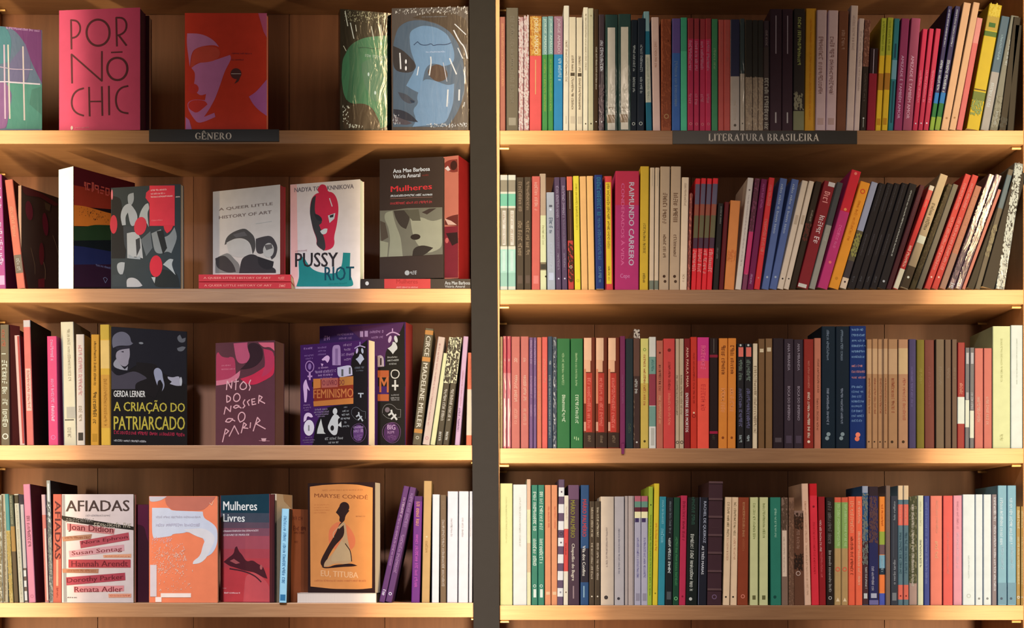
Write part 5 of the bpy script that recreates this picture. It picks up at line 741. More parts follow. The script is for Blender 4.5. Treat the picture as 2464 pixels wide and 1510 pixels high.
('R4',2238.0,2267.7,1192.4,0.0,0.0049,0.134,(148,88,92),0,[],[('T',1203.0,1281.1,(145,103,108),0.55,0.2,''),('T',1301.2,1346.5,(148,117,113),0.5,0.25,'')],'salmon orange book, faint lettering, between blue and poppy red ones, bottom right shelf',''),
('R4',2268.7,2292.4,1192.4,0.0,0.0012,0.137,(141,60,71),0,[],[('T',1281.1,1381.8,(141,82,96),0.5,0.25,'')],'poppy red book, faint lettering, between salmon orange and candy pink ones, bottom right shelf',''),
('R4',2293.4,2315.0,1191.7,0.0,0.0059,0.136,(137,101,137),0,[],[('T',1205.5,1271.0,(125,86,121),0.5,0.25,''),('T',1281.1,1369.2,(137,119,160),0.5,0.3,'')],'candy pink book, faint lettering, between poppy red and white ones, bottom right shelf',''),
('R4',2316.0,2345.7,1189.2,0.0,0.0028,0.127,(133,155,188),0,[],[('T',1336.4,1391.8,(122,144,171),0.5,0.12,''),('O',1433.4,1433.4,(117,136,159),0.5,0.35,'')],'white book, round grey emblem at foot, between candy pink and white ones, bottom right shelf',''),
('R4',2346.7,2364.6,1189.2,0.0,0.0014,0.145,(130,151,184),0,[],[('D',1439.7,1439.7,(74,88,108),0.5,0.3,'')],'left of two matching white books, tiny dot at foot, bottom right shelf',''),
('R4',2366.1,2385.3,1189.2,0.0,0.0035,0.146,(128,149,181),0,[],[('D',1439.7,1439.7,(73,86,107),0.5,0.3,'')],'right of two matching white books, tiny dot at foot, bottom right shelf',''),
('R4',2386.0,2398.6,1189.2,0.0,0.0013,0.13,(73,74,96),0,[],[('W',1196.7,1253.4,(126,142,178),0.6,0.45,''),('W',1263.4,1422.0,(126,142,179),0.6,0.4,'')],'mauve grey book, bold white lettering, between white and sky blue ones, bottom right shelf',''),
('R4',2400.6,2422.5,1167.8,0.0,0.0013,0.134,(69,112,151),0,[],[('T',1198.0,1311.3,(120,147,188),0.4,0.32,''),('T',1313.8,1371.7,(91,123,166),0.5,0.3,''),('P',1401.9,1453.5,(56,94,132),0.02,0.98,''),('D',1439.7,1439.7,(24,48,82),0.4,0.3,'')],'left of two matching sky blue books, white lettering, bottom right shelf',''),
('R4',2423.8,2445.2,1167.8,0.0,0.0013,0.131,(68,111,151),0,[],[('T',1198.0,1311.3,(119,147,188),0.4,0.32,''),('T',1313.8,1371.7,(91,123,165),0.5,0.3,''),('P',1401.9,1453.5,(56,94,132),0.02,0.98,''),('D',1439.7,1439.7,(24,48,81),0.4,0.3,'')],'right of two matching sky blue books, white lettering, bottom right shelf',''),
('R4',2445.4,2455.2,1218.1,0.0,0.003,0.132,(94,84,56),0,[],[('W',1228.2,1271.0,(122,129,127),0.5,0.6,''),('W',1291.1,1406.9,(120,126,119),0.5,0.5,''),('O',1436.6,1436.6,(125,144,174),0.5,0.7,'')],'left of two matching golden tan books, dotted cream lettering, bottom right shelf',''),
('R4',2456.5,2461.8,1218.1,0.0,0.0013,0.126,(94,84,56),0,[],[('W',1228.2,1271.0,(122,129,127),0.5,0.6,''),('W',1291.1,1406.9,(120,126,119),0.5,0.5,''),('O',1436.6,1436.6,(125,144,174),0.5,0.7,'')],'right of two matching golden tan books, dotted cream lettering, bottom right shelf',''),
('L2',-8.8,14.6,417.8,-10.1,0.0059,0.129,(107,46,112),(77,16,62),[],[('W',432.9,505.9,(147,151,207),0.6,0.5,''),('W',533.6,634.2,(134,137,185),0.6,0.5,''),('P',661.9,684.5,(134,115,166),0.4,0.9,'')],'magenta book, white title, beside the orange coral one, second left shelf',''),
('L2',41.5,61.6,430.4,-30.7,0.0035,0.134,(130,73,72),(79,16,18),[],[('T',495.8,568.8,(141,105,99),0.45,0.4,''),('P',612.8,656.9,(67,67,71),0.05,0.95,''),('T',621.6,651.8,(107,119,136),0.5,0.4,'')],'orange coral book, small grey label, beside the magenta one, second left shelf',''),
('L3',2.5,24.2,780.2,-2.5,0.0037,0.127,(57,57,53),(61,24,28),[],[('T',792.8,833.0,(102,47,39),0.4,0.4,''),('W',849.4,856.9,(120,136,144),0.45,0.6,''),('W',865.7,948.8,(120,135,143),0.48,0.6,''),('W',958.8,976.5,(120,135,143),0.5,0.55,''),('W',984.0,1028.0,(120,135,142),0.5,0.6,''),('O',1049.4,1049.4,(123,137,149),0.5,0.7,'')],'olive brown book, bold white lettering, beside the thin pink one, third left shelf',''),
('L3',47.3,60.4,805.9,-13.1,0.0026,0.127,(124,113,126),(94,19,29),[],[('L',807.9,1067.0,(101,30,40),0.75,0.4,'')],'thin pink book, red cover side, between olive brown and coral ones, third left shelf',''),
('L3',64.4,82.0,768.9,-9.1,0.0037,0.145,(126,69,76),(16,16,16),[(769.6,785.7,(119,125,144))],[('P',885.9,987.8,(128,117,125),0.15,0.85,''),('W',890.9,984.0,(114,49,55),0.5,0.35,'')],'coral book, white label on spine, between thin pink and hot pink ones, third left shelf',''),
('L3',116.8,140.9,807.9,-4.0,0.004,0.144,(135,42,92),0,[],[('T',816.7,868.3,(141,112,156),0.5,0.3,''),('T',911.0,976.5,(141,106,151),0.5,0.3,''),('W',976.5,1014.2,(142,142,178),0.5,0.3,''),('O',1051.9,1051.9,(134,74,128),0.5,0.5,'')],'hot pink book, white lettering, between coral and cream ones, third left shelf',''),
('L3',153.0,184.7,770.1,-7.5,0.02,0.13,(140,147,144),(87,78,62),[],[('T',787.7,913.6,(104,106,98),0.6,0.22,''),('P',976.5,1004.1,(115,122,127),0.3,0.98,''),('L',1006.7,1009.2,(47,48,51),0.5,0.7,''),('T',1026.8,1051.9,(106,108,106),0.5,0.35,'')],'cream book, grey drawing near foot, between hot pink and pale cream ones, third left shelf','back'),
('L3',184.7,204.8,804.1,-2.0,0.0011,0.137,(158,159,162),(126,103,50),[],[('T',830.5,953.8,(152,105,116),0.5,0.45,''),('T',976.5,1016.7,(117,110,97),0.5,0.45,''),('B',1040.6,1059.5,(40,39,39),0.5,0.6,'')],'pale cream book, pink title, between cream and mustard ones, third left shelf',''),
('L3',217.7,237.5,804.1,1.0,0.0034,0.138,(165,127,46),0,[],[('T',820.5,926.1,(79,55,16),0.5,0.3,''),('W',942.5,1023.0,(63,46,16),0.5,0.45,''),('B',1043.1,1062.0,(143,110,34),0.5,0.6,'')],'mustard book, black lettering, between pale cream and golden yellow ones, third left shelf',''),
('L3',243.6,266.2,780.2,-3.0,0.0029,0.139,(174,146,57),0,[(780.2,815.4,(162,143,58)),(817.9,885.9,(182,163,104)),(901.0,1029.3,(164,127,55))],[('T',911.0,1024.3,(136,97,36),0.5,0.35,'')],'golden yellow book, brown faint lettering, beside the mustard one, third left shelf',''),
('L3',991.5,1012.7,788.2,31.2,0.0046,0.145,(49,49,44),0,[(792.8,803.3,(106,79,44)),(857.7,868.3,(109,81,46)),(1032.3,1041.9,(105,78,43))],[('FD',806.6,855.7,(122,131,141),0.5,0.52,'CIRCE'),('FD',872.0,1029.3,(119,128,137),0.5,0.52,'MADELINE MILLER'),('O',1053.2,1053.2,(111,118,125),0.5,0.4,'')],'khaki CIRCE MADELINE MILLER book with orange bands leaning right on the third left shelf',''),
('L3',1015.7,1033.3,809.1,38.2,0.0025,0.135,(116,114,124),0,[],[('T',825.5,1026.8,(108,86,102),0.4,0.25,''),('O',1054.5,1054.5,(109,81,101),0.5,0.5,'')],'pinkish cream book, thin pink lettering, between khaki brown and lemon cream ones, third left shelf',''),
('L3',1034.3,1046.9,848.1,32.7,0.0051,0.13,(121,133,119),0,[],[],'lemon cream book, short thin spine, between pinkish cream and dark olive ones, third left shelf',''),
('L3',1048.4,1064.0,810.4,31.7,0.0016,0.132,(30,30,28),0,[(810.4,921.1,(121,133,129))],[('M',811.6,919.8,(19,19,20),0.5,1,''),('W',936.2,1014.2,(108,116,128),0.5,0.45,''),('W',1039.4,1062.0,(118,131,149),0.5,0.4,'')],'left of two matching dark olive books, speckled white upper half, third left shelf',''),
('L3',1064.5,1080.1,810.4,31.7,0.0014,0.142,(30,30,28),0,[(810.4,921.1,(121,132,129))],[('M',811.6,919.8,(19,19,20),0.5,1,''),('W',936.2,1014.2,(108,115,128),0.5,0.45,''),('W',1039.4,1062.0,(119,131,149),0.5,0.4,'')],'right of two matching dark olive books, speckled white upper half, third left shelf',''),
('L3',1093.7,1106.3,807.9,21.1,0.0051,0.132,(111,99,140),0,[],[('T',890.9,976.5,(101,73,107),0.5,0.3,''),('W',981.5,1039.4,(55,39,86),0.4,0.4,'')],'lilac pink book, violet lower lettering, between dark olive and orange ones, third left shelf',''),
('L3',1120.9,1135.0,848.1,4.5,0.0016,0.127,(116,62,53),0,[(936.2,1046.9,(121,123,128))],[('T',863.2,926.1,(108,45,38),0.5,0.3,'')],'orange book, cream middle, beside the lilac pink one, third left shelf',''),
('L4',-5.0,7.0,1190.4,-3.5,0.0022,0.127,(109,117,120),0,[],[('M',1205.5,1444.5,(70,70,60),0.5,1,'')],'off white book, brown drawing, beside the beige one, bottom left shelf',''),
('L4',7.5,20.6,1187.9,-5.5,0.0031,0.138,(99,104,102),0,[],[('L',1190.4,1447.0,(50,46,38),0.3,0.3,''),('T',1230.6,1431.9,(60,55,49),0.5,0.35,'')],'beige book, striped narrow spine, between off white and yellow ones, bottom left shelf',''),
('L4',22.6,32.7,1187.9,-11.6,0.0022,0.126,(109,107,75),0,[(1187.9,1275.9,(35,89,103))],[('M',1281.0,1444.5,(96,90,53),0.5,1,''),('D',1381.6,1381.6,(45,82,96),0.5,0.3,'')],'yellow book, teal top third, between beige and olive ones, bottom left shelf',''),
('L4',33.5,45.8,1190.4,-14.1,0.0045,0.126,(43,38,30),0,[(1190.4,1265.9,(43,52,47)),(1265.9,1326.3,(91,76,45))],[('T',1192.9,1260.8,(96,107,102),0.5,0.35,'')],'olive book, orange letters on top, between yellow and cream ones, bottom left shelf',''),
('L4',46.8,58.4,1187.9,-13.6,0.002,0.131,(115,124,128),0,[(1190.4,1210.5,(29,29,24))],[('T',1213.0,1444.5,(99,105,103),0.5,0.35,'')],'cream book, dark top, between olive and white ones, bottom left shelf',''),
('L4',59.4,68.4,1213.0,-11.1,0.0029,0.127,(110,115,132),0,[(1366.5,1448.3,(51,45,50))],[('P',1371.6,1386.7,(121,134,154),0.1,0.8,''),('P',1396.7,1411.8,(122,134,155),0.1,0.8,''),('P',1421.9,1444.5,(122,134,155),0.1,0.8,'')],'white book, black zigzag foot, between cream and pink ones, bottom left shelf',''),
('L4',69.4,86.6,1164.0,-14.1,0.0031,0.132,(127,85,118),(69,16,32),[],[('W',1240.7,1317.5,(73,36,61),0.5,0.45,''),('O',1434.5,1434.5,(113,67,99),0.5,0.5,'')],'pink book, dark outlined title, between white and rosy white ones, bottom left shelf',''),
('L4',108.2,118.3,1189.1,-9.1,0.0048,0.137,(127,113,131),0,[(1238.2,1447.5,(124,75,79))],[('L',1270.9,1444.5,(131,131,142),0.7,0.4,'')],'rosy white book, coral lower half, between pink and grey white ones, bottom left shelf',''),
('L4',119.3,129.3,1155.2,-8.1,0.0055,0.2,(100,111,120),(16,16,22),[],[('L',1162.7,1255.8,(129,144,164),0.5,0.4,''),('M',1205.5,1444.5,(60,70,79),0.5,1,''),('T',1291.0,1381.6,(132,139,146),0.6,0.4,'')],'grey white book, peeling tall spine, between rosy white and bright orange ones, bottom left shelf','deep'),
('L4',126.8,148.5,1188.4,0.0,0.0048,0.138,(133,69,63),0,[],[('FD',1204.2,1345.1,(56,16,27),0.55,0.66,'AFIADAS'),('L',1346.4,1409.3,(138,120,111),0.5,0.25,''),('T',1414.3,1438.2,(101,33,35),0.5,0.2,'')],'orange AFIADAS spine standing left of the white AFIADAS cover',''),
('L4',671.0,689.1,1223.6,6.5,-0.006,0.135,(138,193,228),(53,49,52),[],[('W',1240.7,1404.3,(54,107,157),0.5,0.4,''),('B',1429.9,1444.5,(45,108,158),0.5,0.7,'')],'light blue slim book with dark lettering jutting over the bottom left shelf edge','out'),
('L4',911.0,925.1,1167.7,60.4,0.0051,0.139,(56,32,83),0,[],[('T',1195.4,1243.2,(118,109,144),0.6,0.4,''),('T',1245.7,1361.5,(105,85,135),0.5,0.35,''),('W',1419.4,1434.5,(144,153,190),0.5,0.5,'')],'purple book, leftmost of a leaning pair, between light blue and violet ones, bottom left shelf',''),
('L4',926.1,942.2,1170.3,59.9,0.0058,0.141,(54,33,81),0,[],[('T',1185.4,1270.9,(93,77,128),0.55,0.45,''),('T',1286.0,1379.1,(99,82,130),0.5,0.45,''),('O',1429.4,1429.4,(139,152,187),0.5,0.5,'')],'violet book, right one of a leaning pair, between purple and dark violet, bottom left shelf',''),
('L4',988.8,1009.6,1192.9,7.0,0.0045,0.131,(60,21,94),0,[(1192.9,1205.5,(43,17,73))],[('W',1206.7,1270.9,(122,93,80),0.5,0.4,''),('W',1286.0,1414.3,(109,47,130),0.5,0.35,'')],'dark violet book, magenta and orange title, between violet and tan ones, bottom left shelf',''),
('L4',1013.9,1033.3,1156.4,5.5,0.0051,0.133,(112,98,74),0,[],[('D',1291.0,1291.0,(124,129,121),0.5,0.2,''),('T',1301.1,1331.3,(91,74,51),0.5,0.35,'')],'tan book, tall narrow spine, between dark violet and white ones, bottom left shelf',''),
('L4',1038.3,1055.9,1189.1,2.0,0.0017,0.126,(124,138,165),0,[],[],'white book, blank spine, between tan and taupe brown ones, bottom left shelf',''),
('L4',1058.5,1073.6,1190.4,0.0,0.0018,0.131,(59,51,46),0,[],[('T',1205.5,1225.6,(75,69,67),0.5,0.35,''),('T',1250.8,1409.3,(103,106,118),0.5,0.4,'')],'taupe brown book, white lettering, between white and white ones, bottom left shelf',''),
('L4',1075.1,1100.7,1181.6,1.5,0.0044,0.131,(124,135,165),0,[],[('T',1245.7,1291.0,(95,104,124),0.4,0.2,'')],'left of three matching white books, faint grey lettering, bottom left shelf',''),
('L4',1102.2,1126.4,1181.6,1.5,0.0013,0.142,(124,135,164),0,[],[('T',1245.7,1291.0,(95,103,124),0.4,0.2,'')],'middle of three matching white books, faint grey lettering, bottom left shelf',''),
('L4',1127.9,1136.0,1181.6,1.5,0.0038,0.126,(124,135,164),0,[],[('T',1245.7,1291.0,(95,103,124),0.4,0.2,'')],'right of three matching white books, faint grey lettering, bottom left shelf','')]
FACES = [  # cover colours also carry a correction for local light
('L1',-47.8,58.4,101.2,73.5,0.004,0.036000000000000004,0.02,0,(72,94,134),(51,40,85),0,'shrink-wrapped book with teal and purple cover at the left end, top shelf',[('p',(57,106,135),[(0.008,0.007),(0.422,0),(0.507,0.116),(0.473,0.336),(0.008,0.401)]),('p',(85,53,113),[(0.422,0),(0.988,0.001),(0.997,0.507),(0.828,0.317),(0.726,0.143),(0.574,0.033)]),('p',(79,86,136),[(0.473,0.336),(0.726,0.143),(0.828,0.317),(0.76,0.509),(0.422,0.527)]),('p',(100,78,139),[(0.008,0.538),(0.422,0.517),(0.507,0.631),(0.422,0.967),(0.008,0.985)]),('p',(62,117,127),[(0.422,0.537),(0.828,0.506),(0.997,0.517),(1,0.941),(0.422,0.967),(0.524,0.631)]),('p',(57,104,113),[(0.828,0.576),(0.988,0.537),(0.993,0.806),(0.794,0.716)]),('l',(146,143,190),0.00294,[(0.385,0.175),(0.402,0.869)]),('l',(149,161,181),0.00294,[(0.448,0.171),(0.476,0.866)]),('l',(153,158,186),0.00294,[(0.689,0.175),(0.713,0.869)]),('l',(152,161,205),0.00252,[(0.017,0.54),(0.473,0.518)]),('l',(157,166,211),0.00294,[(0.473,0.522),(0.963,0.517)]),('l',(138,137,183),0.00168,[(0.304,0.385),(0.422,0.39),(0.507,0.398),(0.845,0.384)]),('m',(145,129,192),(0.422,0,0.971,0.021))],'wrap'),
('L1',142.2,25.2,337.2,16.1,0.016,0.0,0.034,0,(168,63,115),(139,42,85),(119,81,100),'tall deep pink book with PORNÔ CHIC in thin dark letters, top shelf',[('l',(71,28,49),0.00356,[(0.148,0.082),(0.154,0.32)]),('l',(71,28,49),0.00356,[(0.148,0.083),(0.219,0.089),(0.262,0.128),(0.262,0.179),(0.219,0.222),(0.154,0.232)]),('lc',(71,28,49),0.00419,[(0.481,0.083),(0.561,0.102),(0.613,0.146),(0.626,0.198),(0.613,0.249),(0.561,0.29),(0.481,0.305),(0.406,0.287),(0.352,0.241),(0.337,0.19),(0.352,0.139),(0.404,0.098)]),('l',(71,28,49),0.00356,[(0.706,0.077),(0.714,0.309)]),('l',(71,28,49),0.00356,[(0.706,0.077),(0.781,0.079),(0.826,0.11),(0.835,0.153),(0.813,0.195),(0.755,0.219),(0.719,0.222)]),('l',(71,28,49),0.00356,[(0.742,0.227),(0.83,0.306)]),('l',(69,26,47),0.00335,[(0.161,0.6),(0.154,0.364),(0.529,0.591),(0.529,0.349)]),('lc',(68,26,47),0.00419,[(0.719,0.403),(0.787,0.417),(0.832,0.454),(0.845,0.497),(0.83,0.543),(0.783,0.58),(0.719,0.59),(0.652,0.575),(0.606,0.536),(0.592,0.491),(0.606,0.444),(0.652,0.413)]),('l',(70,27,48),0.00273,[(0.646,0.36),(0.778,0.359)]),('l',(68,26,47),0.00335,[(0.303,0.646),(0.232,0.657),(0.174,0.694),(0.151,0.753),(0.168,0.814),(0.226,0.853),(0.303,0.87)]),('l',(68,26,47),0.00335,[(0.37,0.639),(0.378,0.874)]),('l',(68,26,47),0.00335,[(0.528,0.638),(0.535,0.873)]),('l',(68,26,47),0.00273,[(0.378,0.756),(0.528,0.758)]),('l',(68,26,47),0.00335,[(0.615,0.636),(0.619,0.87)]),('l',(68,26,47),0.00335,[(0.848,0.639),(0.774,0.648),(0.716,0.685),(0.697,0.748),(0.714,0.813),(0.768,0.852),(0.85,0.862)]),('e',(177,166,187),(0.159,0.968,0.0025,0.0042,0)),('m',(173,116,144),(0.2,0.964,0.368,0.974))],''),
('L1',338.4,37.7,359.3,41.8,0.036000000000000004,0.036000000000000004,0.022000000000000002,0,(87,43,54),(68,34,47),0,'dark book standing behind the tall pink one, only its edge showing',[],''),
('L1',444.9,31.2,642.1,31.2,0.005,0.006,0.018000000000000002,0,(243,81,67),(243,92,93),0,'orange book with lilac outline of a face in profile, above the GÊNERO sign',[('p',(236,160,243),[(0.028,0.174),(0.168,0.174),(0.283,0.2),(0.372,0.245),(0.417,0.289),(0.36,0.271),(0.219,0.28),(0.117,0.307),(0.079,0.351),(0.06,0.458),(0.022,0.263)]),('p',(234,152,243),[(0.079,0.467),(0.168,0.422),(0.309,0.413),(0.423,0.387),(0.551,0.356),(0.57,0.387),(0.487,0.493),(0.436,0.6),(0.372,0.724),(0.296,0.821),(0.232,0.884),(0.36,0.848),(0.372,0.883),(0.245,0.923),(0.156,0.937),(0.105,0.893),(0.079,0.866),(0.041,0.822),(0.028,0.76),(0.117,0.733),(0.245,0.742),(0.258,0.688),(0.181,0.706),(0.105,0.644),(0.13,0.511)]),('e',(243,79,78),(0.105,0.644,0.0105,0.0101,-10.0)),('p',(243,81,84),[(0.041,0.764),(0.105,0.737),(0.245,0.743),(0.277,0.777),(0.219,0.813),(0.143,0.853),(0.079,0.83),(0.041,0.804)]),('p',(243,103,96),[(0.092,0.334),(0.168,0.289),(0.296,0.28),(0.417,0.298),(0.436,0.36),(0.372,0.404),(0.245,0.422),(0.143,0.422),(0.105,0.458),(0.066,0.458)]),('e',(243,104,95),(0.283,0.334,0.0147,0.0063,-20.0)),('p',(218,147,243),[(0.009,0.884),(0.054,0.91),(0.085,0.99),(0.009,0.99)]),('p',(218,133,243),[(0.781,0.71),(0.87,0.67),(1,0.564),(1,0.874),(0.908,0.83),(0.832,0.776)]),('p',(234,121,192),[(0.895,0.001),(1,0.001),(1,0.209),(0.959,0.156)]),('e',(108,72,83),(0.624,0.515,0.0109,0.0109,0)),('p',(107,71,81),[(0.638,0.546),(0.679,0.528),(0.659,0.582),(0.602,0.601),(0.63,0.573)]),('l',(238,226,243),0.00126,[(0.566,0.516),(0.681,0.516)]),('m',(162,76,94),(0.57,0.338,0.813,0.351)),('m',(163,77,94),(0.57,0.391,0.723,0.404))],''),
('L1',818.4,21.1,941.2,32.7,0.008,0.032,0.024,0,(34,34,33),(31,33,40),0,'wrapped book with green face on the cover, left of the blue-faced one',[('p',(45,100,88),[(0.127,0.334),(0.23,0.279),(0.373,0.239),(0.537,0.212),(0.967,0.182),(0.988,0.924),(0.783,0.956),(0.639,0.805),(0.475,0.767),(0.168,0.768),(0.066,0.695),(0.025,0.576),(0.045,0.439)]),('p',(49,116,100),[(0.045,0.405),(0.168,0.324),(0.189,0.52),(0.127,0.744),(0.066,0.695),(0.025,0.576)]),('p',(53,98,95),[(0.393,0.427),(0.844,0.342),(0.967,0.372),(0.977,0.708),(0.639,0.745),(0.475,0.613)]),('p',(53,47,44),[(0.127,0.795),(0.311,0.764),(0.516,0.762),(0.66,0.805),(0.783,0.913),(0.783,0.96),(0.066,0.981),(0.045,0.883)]),('x',(129,141,138),(0.076,0.006,0.988,0.095,150)),('l',(195,220,243),0.00189,[(0.096,0.018),(0.148,0.136)]),('l',(184,211,243),0.00189,[(0.199,0.109),(0.266,0.234)]),('l',(182,205,229),0.00147,[(0.301,0.122),(0.316,0.173)]),('l',(142,160,179),0.00189,[(0.609,0.123),(0.66,0.233)]),('l',(142,160,179),0.00189,[(0.793,0.103),(0.828,0.22)]),('l',(202,227,243),0.00126,[(0.066,0.302),(0.117,0.342)]),('x',(197,221,243),(0.045,0.781,0.189,0.947,30)),('x',(169,190,210),(0.168,0.939,0.434,0.966,40)),('l',(20,55,56),0.00105,[(0.363,0.308),(0.496,0.299),(0.639,0.307),(0.803,0.299)]),('m',(105,143,158),(0.486,0.355,0.947,0.377)),('e',(135,171,203),(0.553,0.518,0.0019,0.0038,0)),('e',(131,165,197),(0.684,0.666,0.0021,0.0038,0))],'wrap'),  # pale strokes and flecks are glints of the wrap, painted in
('L1',942.7,20.1,1126.4,15.6,0.009000000000000001,0.0,0.026000000000000002,0,(58,59,69),(16,16,16),0,'wrapped book with blue sleeping face on the cover beside the grey post',[('p',(53,73,108),[(0.018,0.289),(0.079,0.154),(0.216,0.105),(0.395,0.099),(0.6,0.136),(0.764,0.198),(0.874,0.301),(0.942,0.454),(0.956,0.708),(0.86,0.86),(0.737,0.973),(0.018,0.965)]),('p',(71,105,161),[(0.23,0.19),(0.395,0.142),(0.586,0.162),(0.737,0.223),(0.819,0.351),(0.819,0.453),(0.682,0.485),(0.545,0.449),(0.449,0.482),(0.408,0.583),(0.395,0.702),(0.271,0.666),(0.189,0.631),(0.326,0.48),(0.244,0.343)]),('p',(72,104,158),[(0.408,0.583),(0.518,0.584),(0.737,0.638),(0.819,0.622),(0.805,0.791),(0.71,0.943),(0.271,0.968),(0.326,0.913),(0.271,0.828),(0.353,0.778),(0.326,0.726)]),('p',(38,41,54),[(0.018,0.306),(0.148,0.342),(0.299,0.437),(0.326,0.489),(0.244,0.53),(0.079,0.519),(0.018,0.476)]),('p',(54,48,53),[(0.504,0.483),(0.6,0.458),(0.682,0.485),(0.737,0.536),(0.723,0.587),(0.6,0.611),(0.504,0.567),(0.463,0.524)]),('p',(45,55,80),[(0.079,0.681),(0.189,0.699),(0.271,0.743),(0.312,0.76),(0.244,0.785),(0.134,0.75)]),('p',(25,40,69),[(0.237,0.746),(0.292,0.756),(0.299,0.773),(0.258,0.772)]),('p',(31,38,59),[(0.022,0.82),(0.107,0.826),(0.189,0.844),(0.271,0.878),(0.347,0.93),(0.271,0.925),(0.162,0.911),(0.079,0.885),(0.022,0.867)]),('p',(53,55,76),[(0.022,0.867),(0.107,0.894),(0.216,0.92),(0.271,0.938),(0.189,0.954),(0.022,0.935)]),('p',(50,47,50),[(0.271,0.081),(0.463,0.041),(0.737,0.037),(0.984,0.1),(0.99,0.303),(0.874,0.301),(0.764,0.198),(0.6,0.128),(0.395,0.095)]),('x',(140,154,183),(0.052,0,0.99,0.057,110)),('l',(147,166,207),0.00273,[(0.107,0.367),(0.118,0.494)]),('l',(140,158,197),0.00252,[(0.511,0.402),(0.518,0.449),(0.493,0.55)]),('l',(142,164,209),0.00189,[(0.353,0.481),(0.333,0.548)]),('l',(135,153,191),0.00252,[(0.758,0.418),(0.847,0.546)]),('l',(138,156,195),0.00189,[(0.826,0.14),(0.97,0.226)]),('l',(136,154,193),0.00252,[(0.812,0.19),(0.888,0.284),(0.956,0.328),(0.99,0.421)]),('l',(135,153,191),0.00189,[(0.867,0.335),(0.929,0.42)]),('l',(134,152,190),0.00273,[(0.737,0.672),(0.723,0.807)]),('l',(132,150,188),0.00315,[(0.885,0.674),(0.881,0.758)]),('l',(127,144,180),0.00189,[(0.959,0.488),(0.956,0.624)]),('l',(126,143,178),0.00189,[(0.953,0.776),(0.942,0.81)]),('l',(124,140,183),0.00147,[(0.675,0.451),(0.723,0.604)]),('e',(150,170,212),(0.186,0.436,0.0019,0.0046,0)),('e',(150,169,211),(0.186,0.491,0.0019,0.0046,0)),('x',(125,142,177),(0.463,0.944,0.997,0.975,70)),('x',(130,147,187),(0.018,0.867,0.107,0.945,25)),('l',(27,45,87),0.00126,[(0.292,0.302),(0.34,0.277),(0.381,0.303),(0.463,0.308),(0.518,0.292),(0.545,0.314),(0.6,0.302),(0.71,0.307),(0.778,0.291)]),('m',(121,150,209),(0.449,0.356,0.696,0.369)),('m',(84,97,126),(0.395,0.072,0.723,0.081))],'wrap'),  # white strokes and flecks paint the film's glints into the cover
('L2',51.6,445.5,161.0,488.3,0.006,0.13,0.008,0,(48,32,31),(127,112,112),0,'book turned sideways with dark cover of red ovals, second shelf left end',[('p',(68,22,30),[(0.011,0),(0.448,0.014),(0.816,0.065),(0.724,0.102),(0.402,0.053),(0.103,0.084),(0.023,0.057)]),('e',(80,20,39),(0.161,0.221,0.0109,0.0193,8.0)),('e',(84,22,41),(0.513,0.305,0.0084,0.0231,8.0)),('e',(78,24,33),(0.43,0.608,0.0075,0.0231,0)),('p',(86,27,36),[(0.356,0.865),(0.494,0.838),(0.494,0.932),(0.356,0.947)]),('l',(92,73,60),0.00168,[(0.678,0.394),(0.77,0.497),(0.839,0.636)]),('l',(92,73,59),0.0021,[(0.471,0.685),(0.517,0.752),(0.506,0.847)]),('l',(82,65,53),0.00168,[(0.195,0.578),(0.287,0.73),(0.287,0.822)]),('p',(66,52,42),[(0.494,0.089),(0.632,0.097),(0.609,0.164),(0.517,0.158)])],'spinew'),
('L2',176.9,399.7,324.6,444.5,0.005,0.135,0.046,0,(45,32,37),(196,223,243),0,'thick white-spined book angled to show a rainbow sunset cover',[('p',(102,31,43),[(0.005,0),(0.991,0),(0.991,0.113),(0.005,0.154)]),('p',(179,66,48),[(0.005,0.154),(0.991,0.113),(0.991,0.24),(0.336,0.297),(0.005,0.325)]),('p',(243,142,55),[(0.005,0.316),(0.165,0.303),(0.506,0.309),(0.813,0.31),(0.608,0.418),(0.005,0.487)]),('x',(89,53,41),(0.046,0.319,0.761,0.397,60)),('p',(45,73,46),[(0.005,0.491),(0.165,0.475),(0.336,0.436),(0.991,0.366),(0.991,0.483),(0.005,0.606)]),('p',(24,33,38),[(0.005,0.606),(0.991,0.483),(0.991,0.591),(0.005,0.708)]),('p',(38,47,96),[(0.005,0.648),(0.165,0.638),(0.991,0.618),(0.991,0.691),(0.005,0.802)]),('p',(52,29,52),[(0.005,0.802),(0.991,0.691),(0.991,0.885),(0.005,0.985)]),('m',(233,108,99),(0.165,0.087,0.591,0.169)),('m',(117,129,180),(0.353,0.759,0.608,0.776)),('l',(123,136,174),0.00105,[(0.472,0.865),(0.506,0.852),(0.54,0.866),(0.506,0.9),(0.472,0.865)])],''),
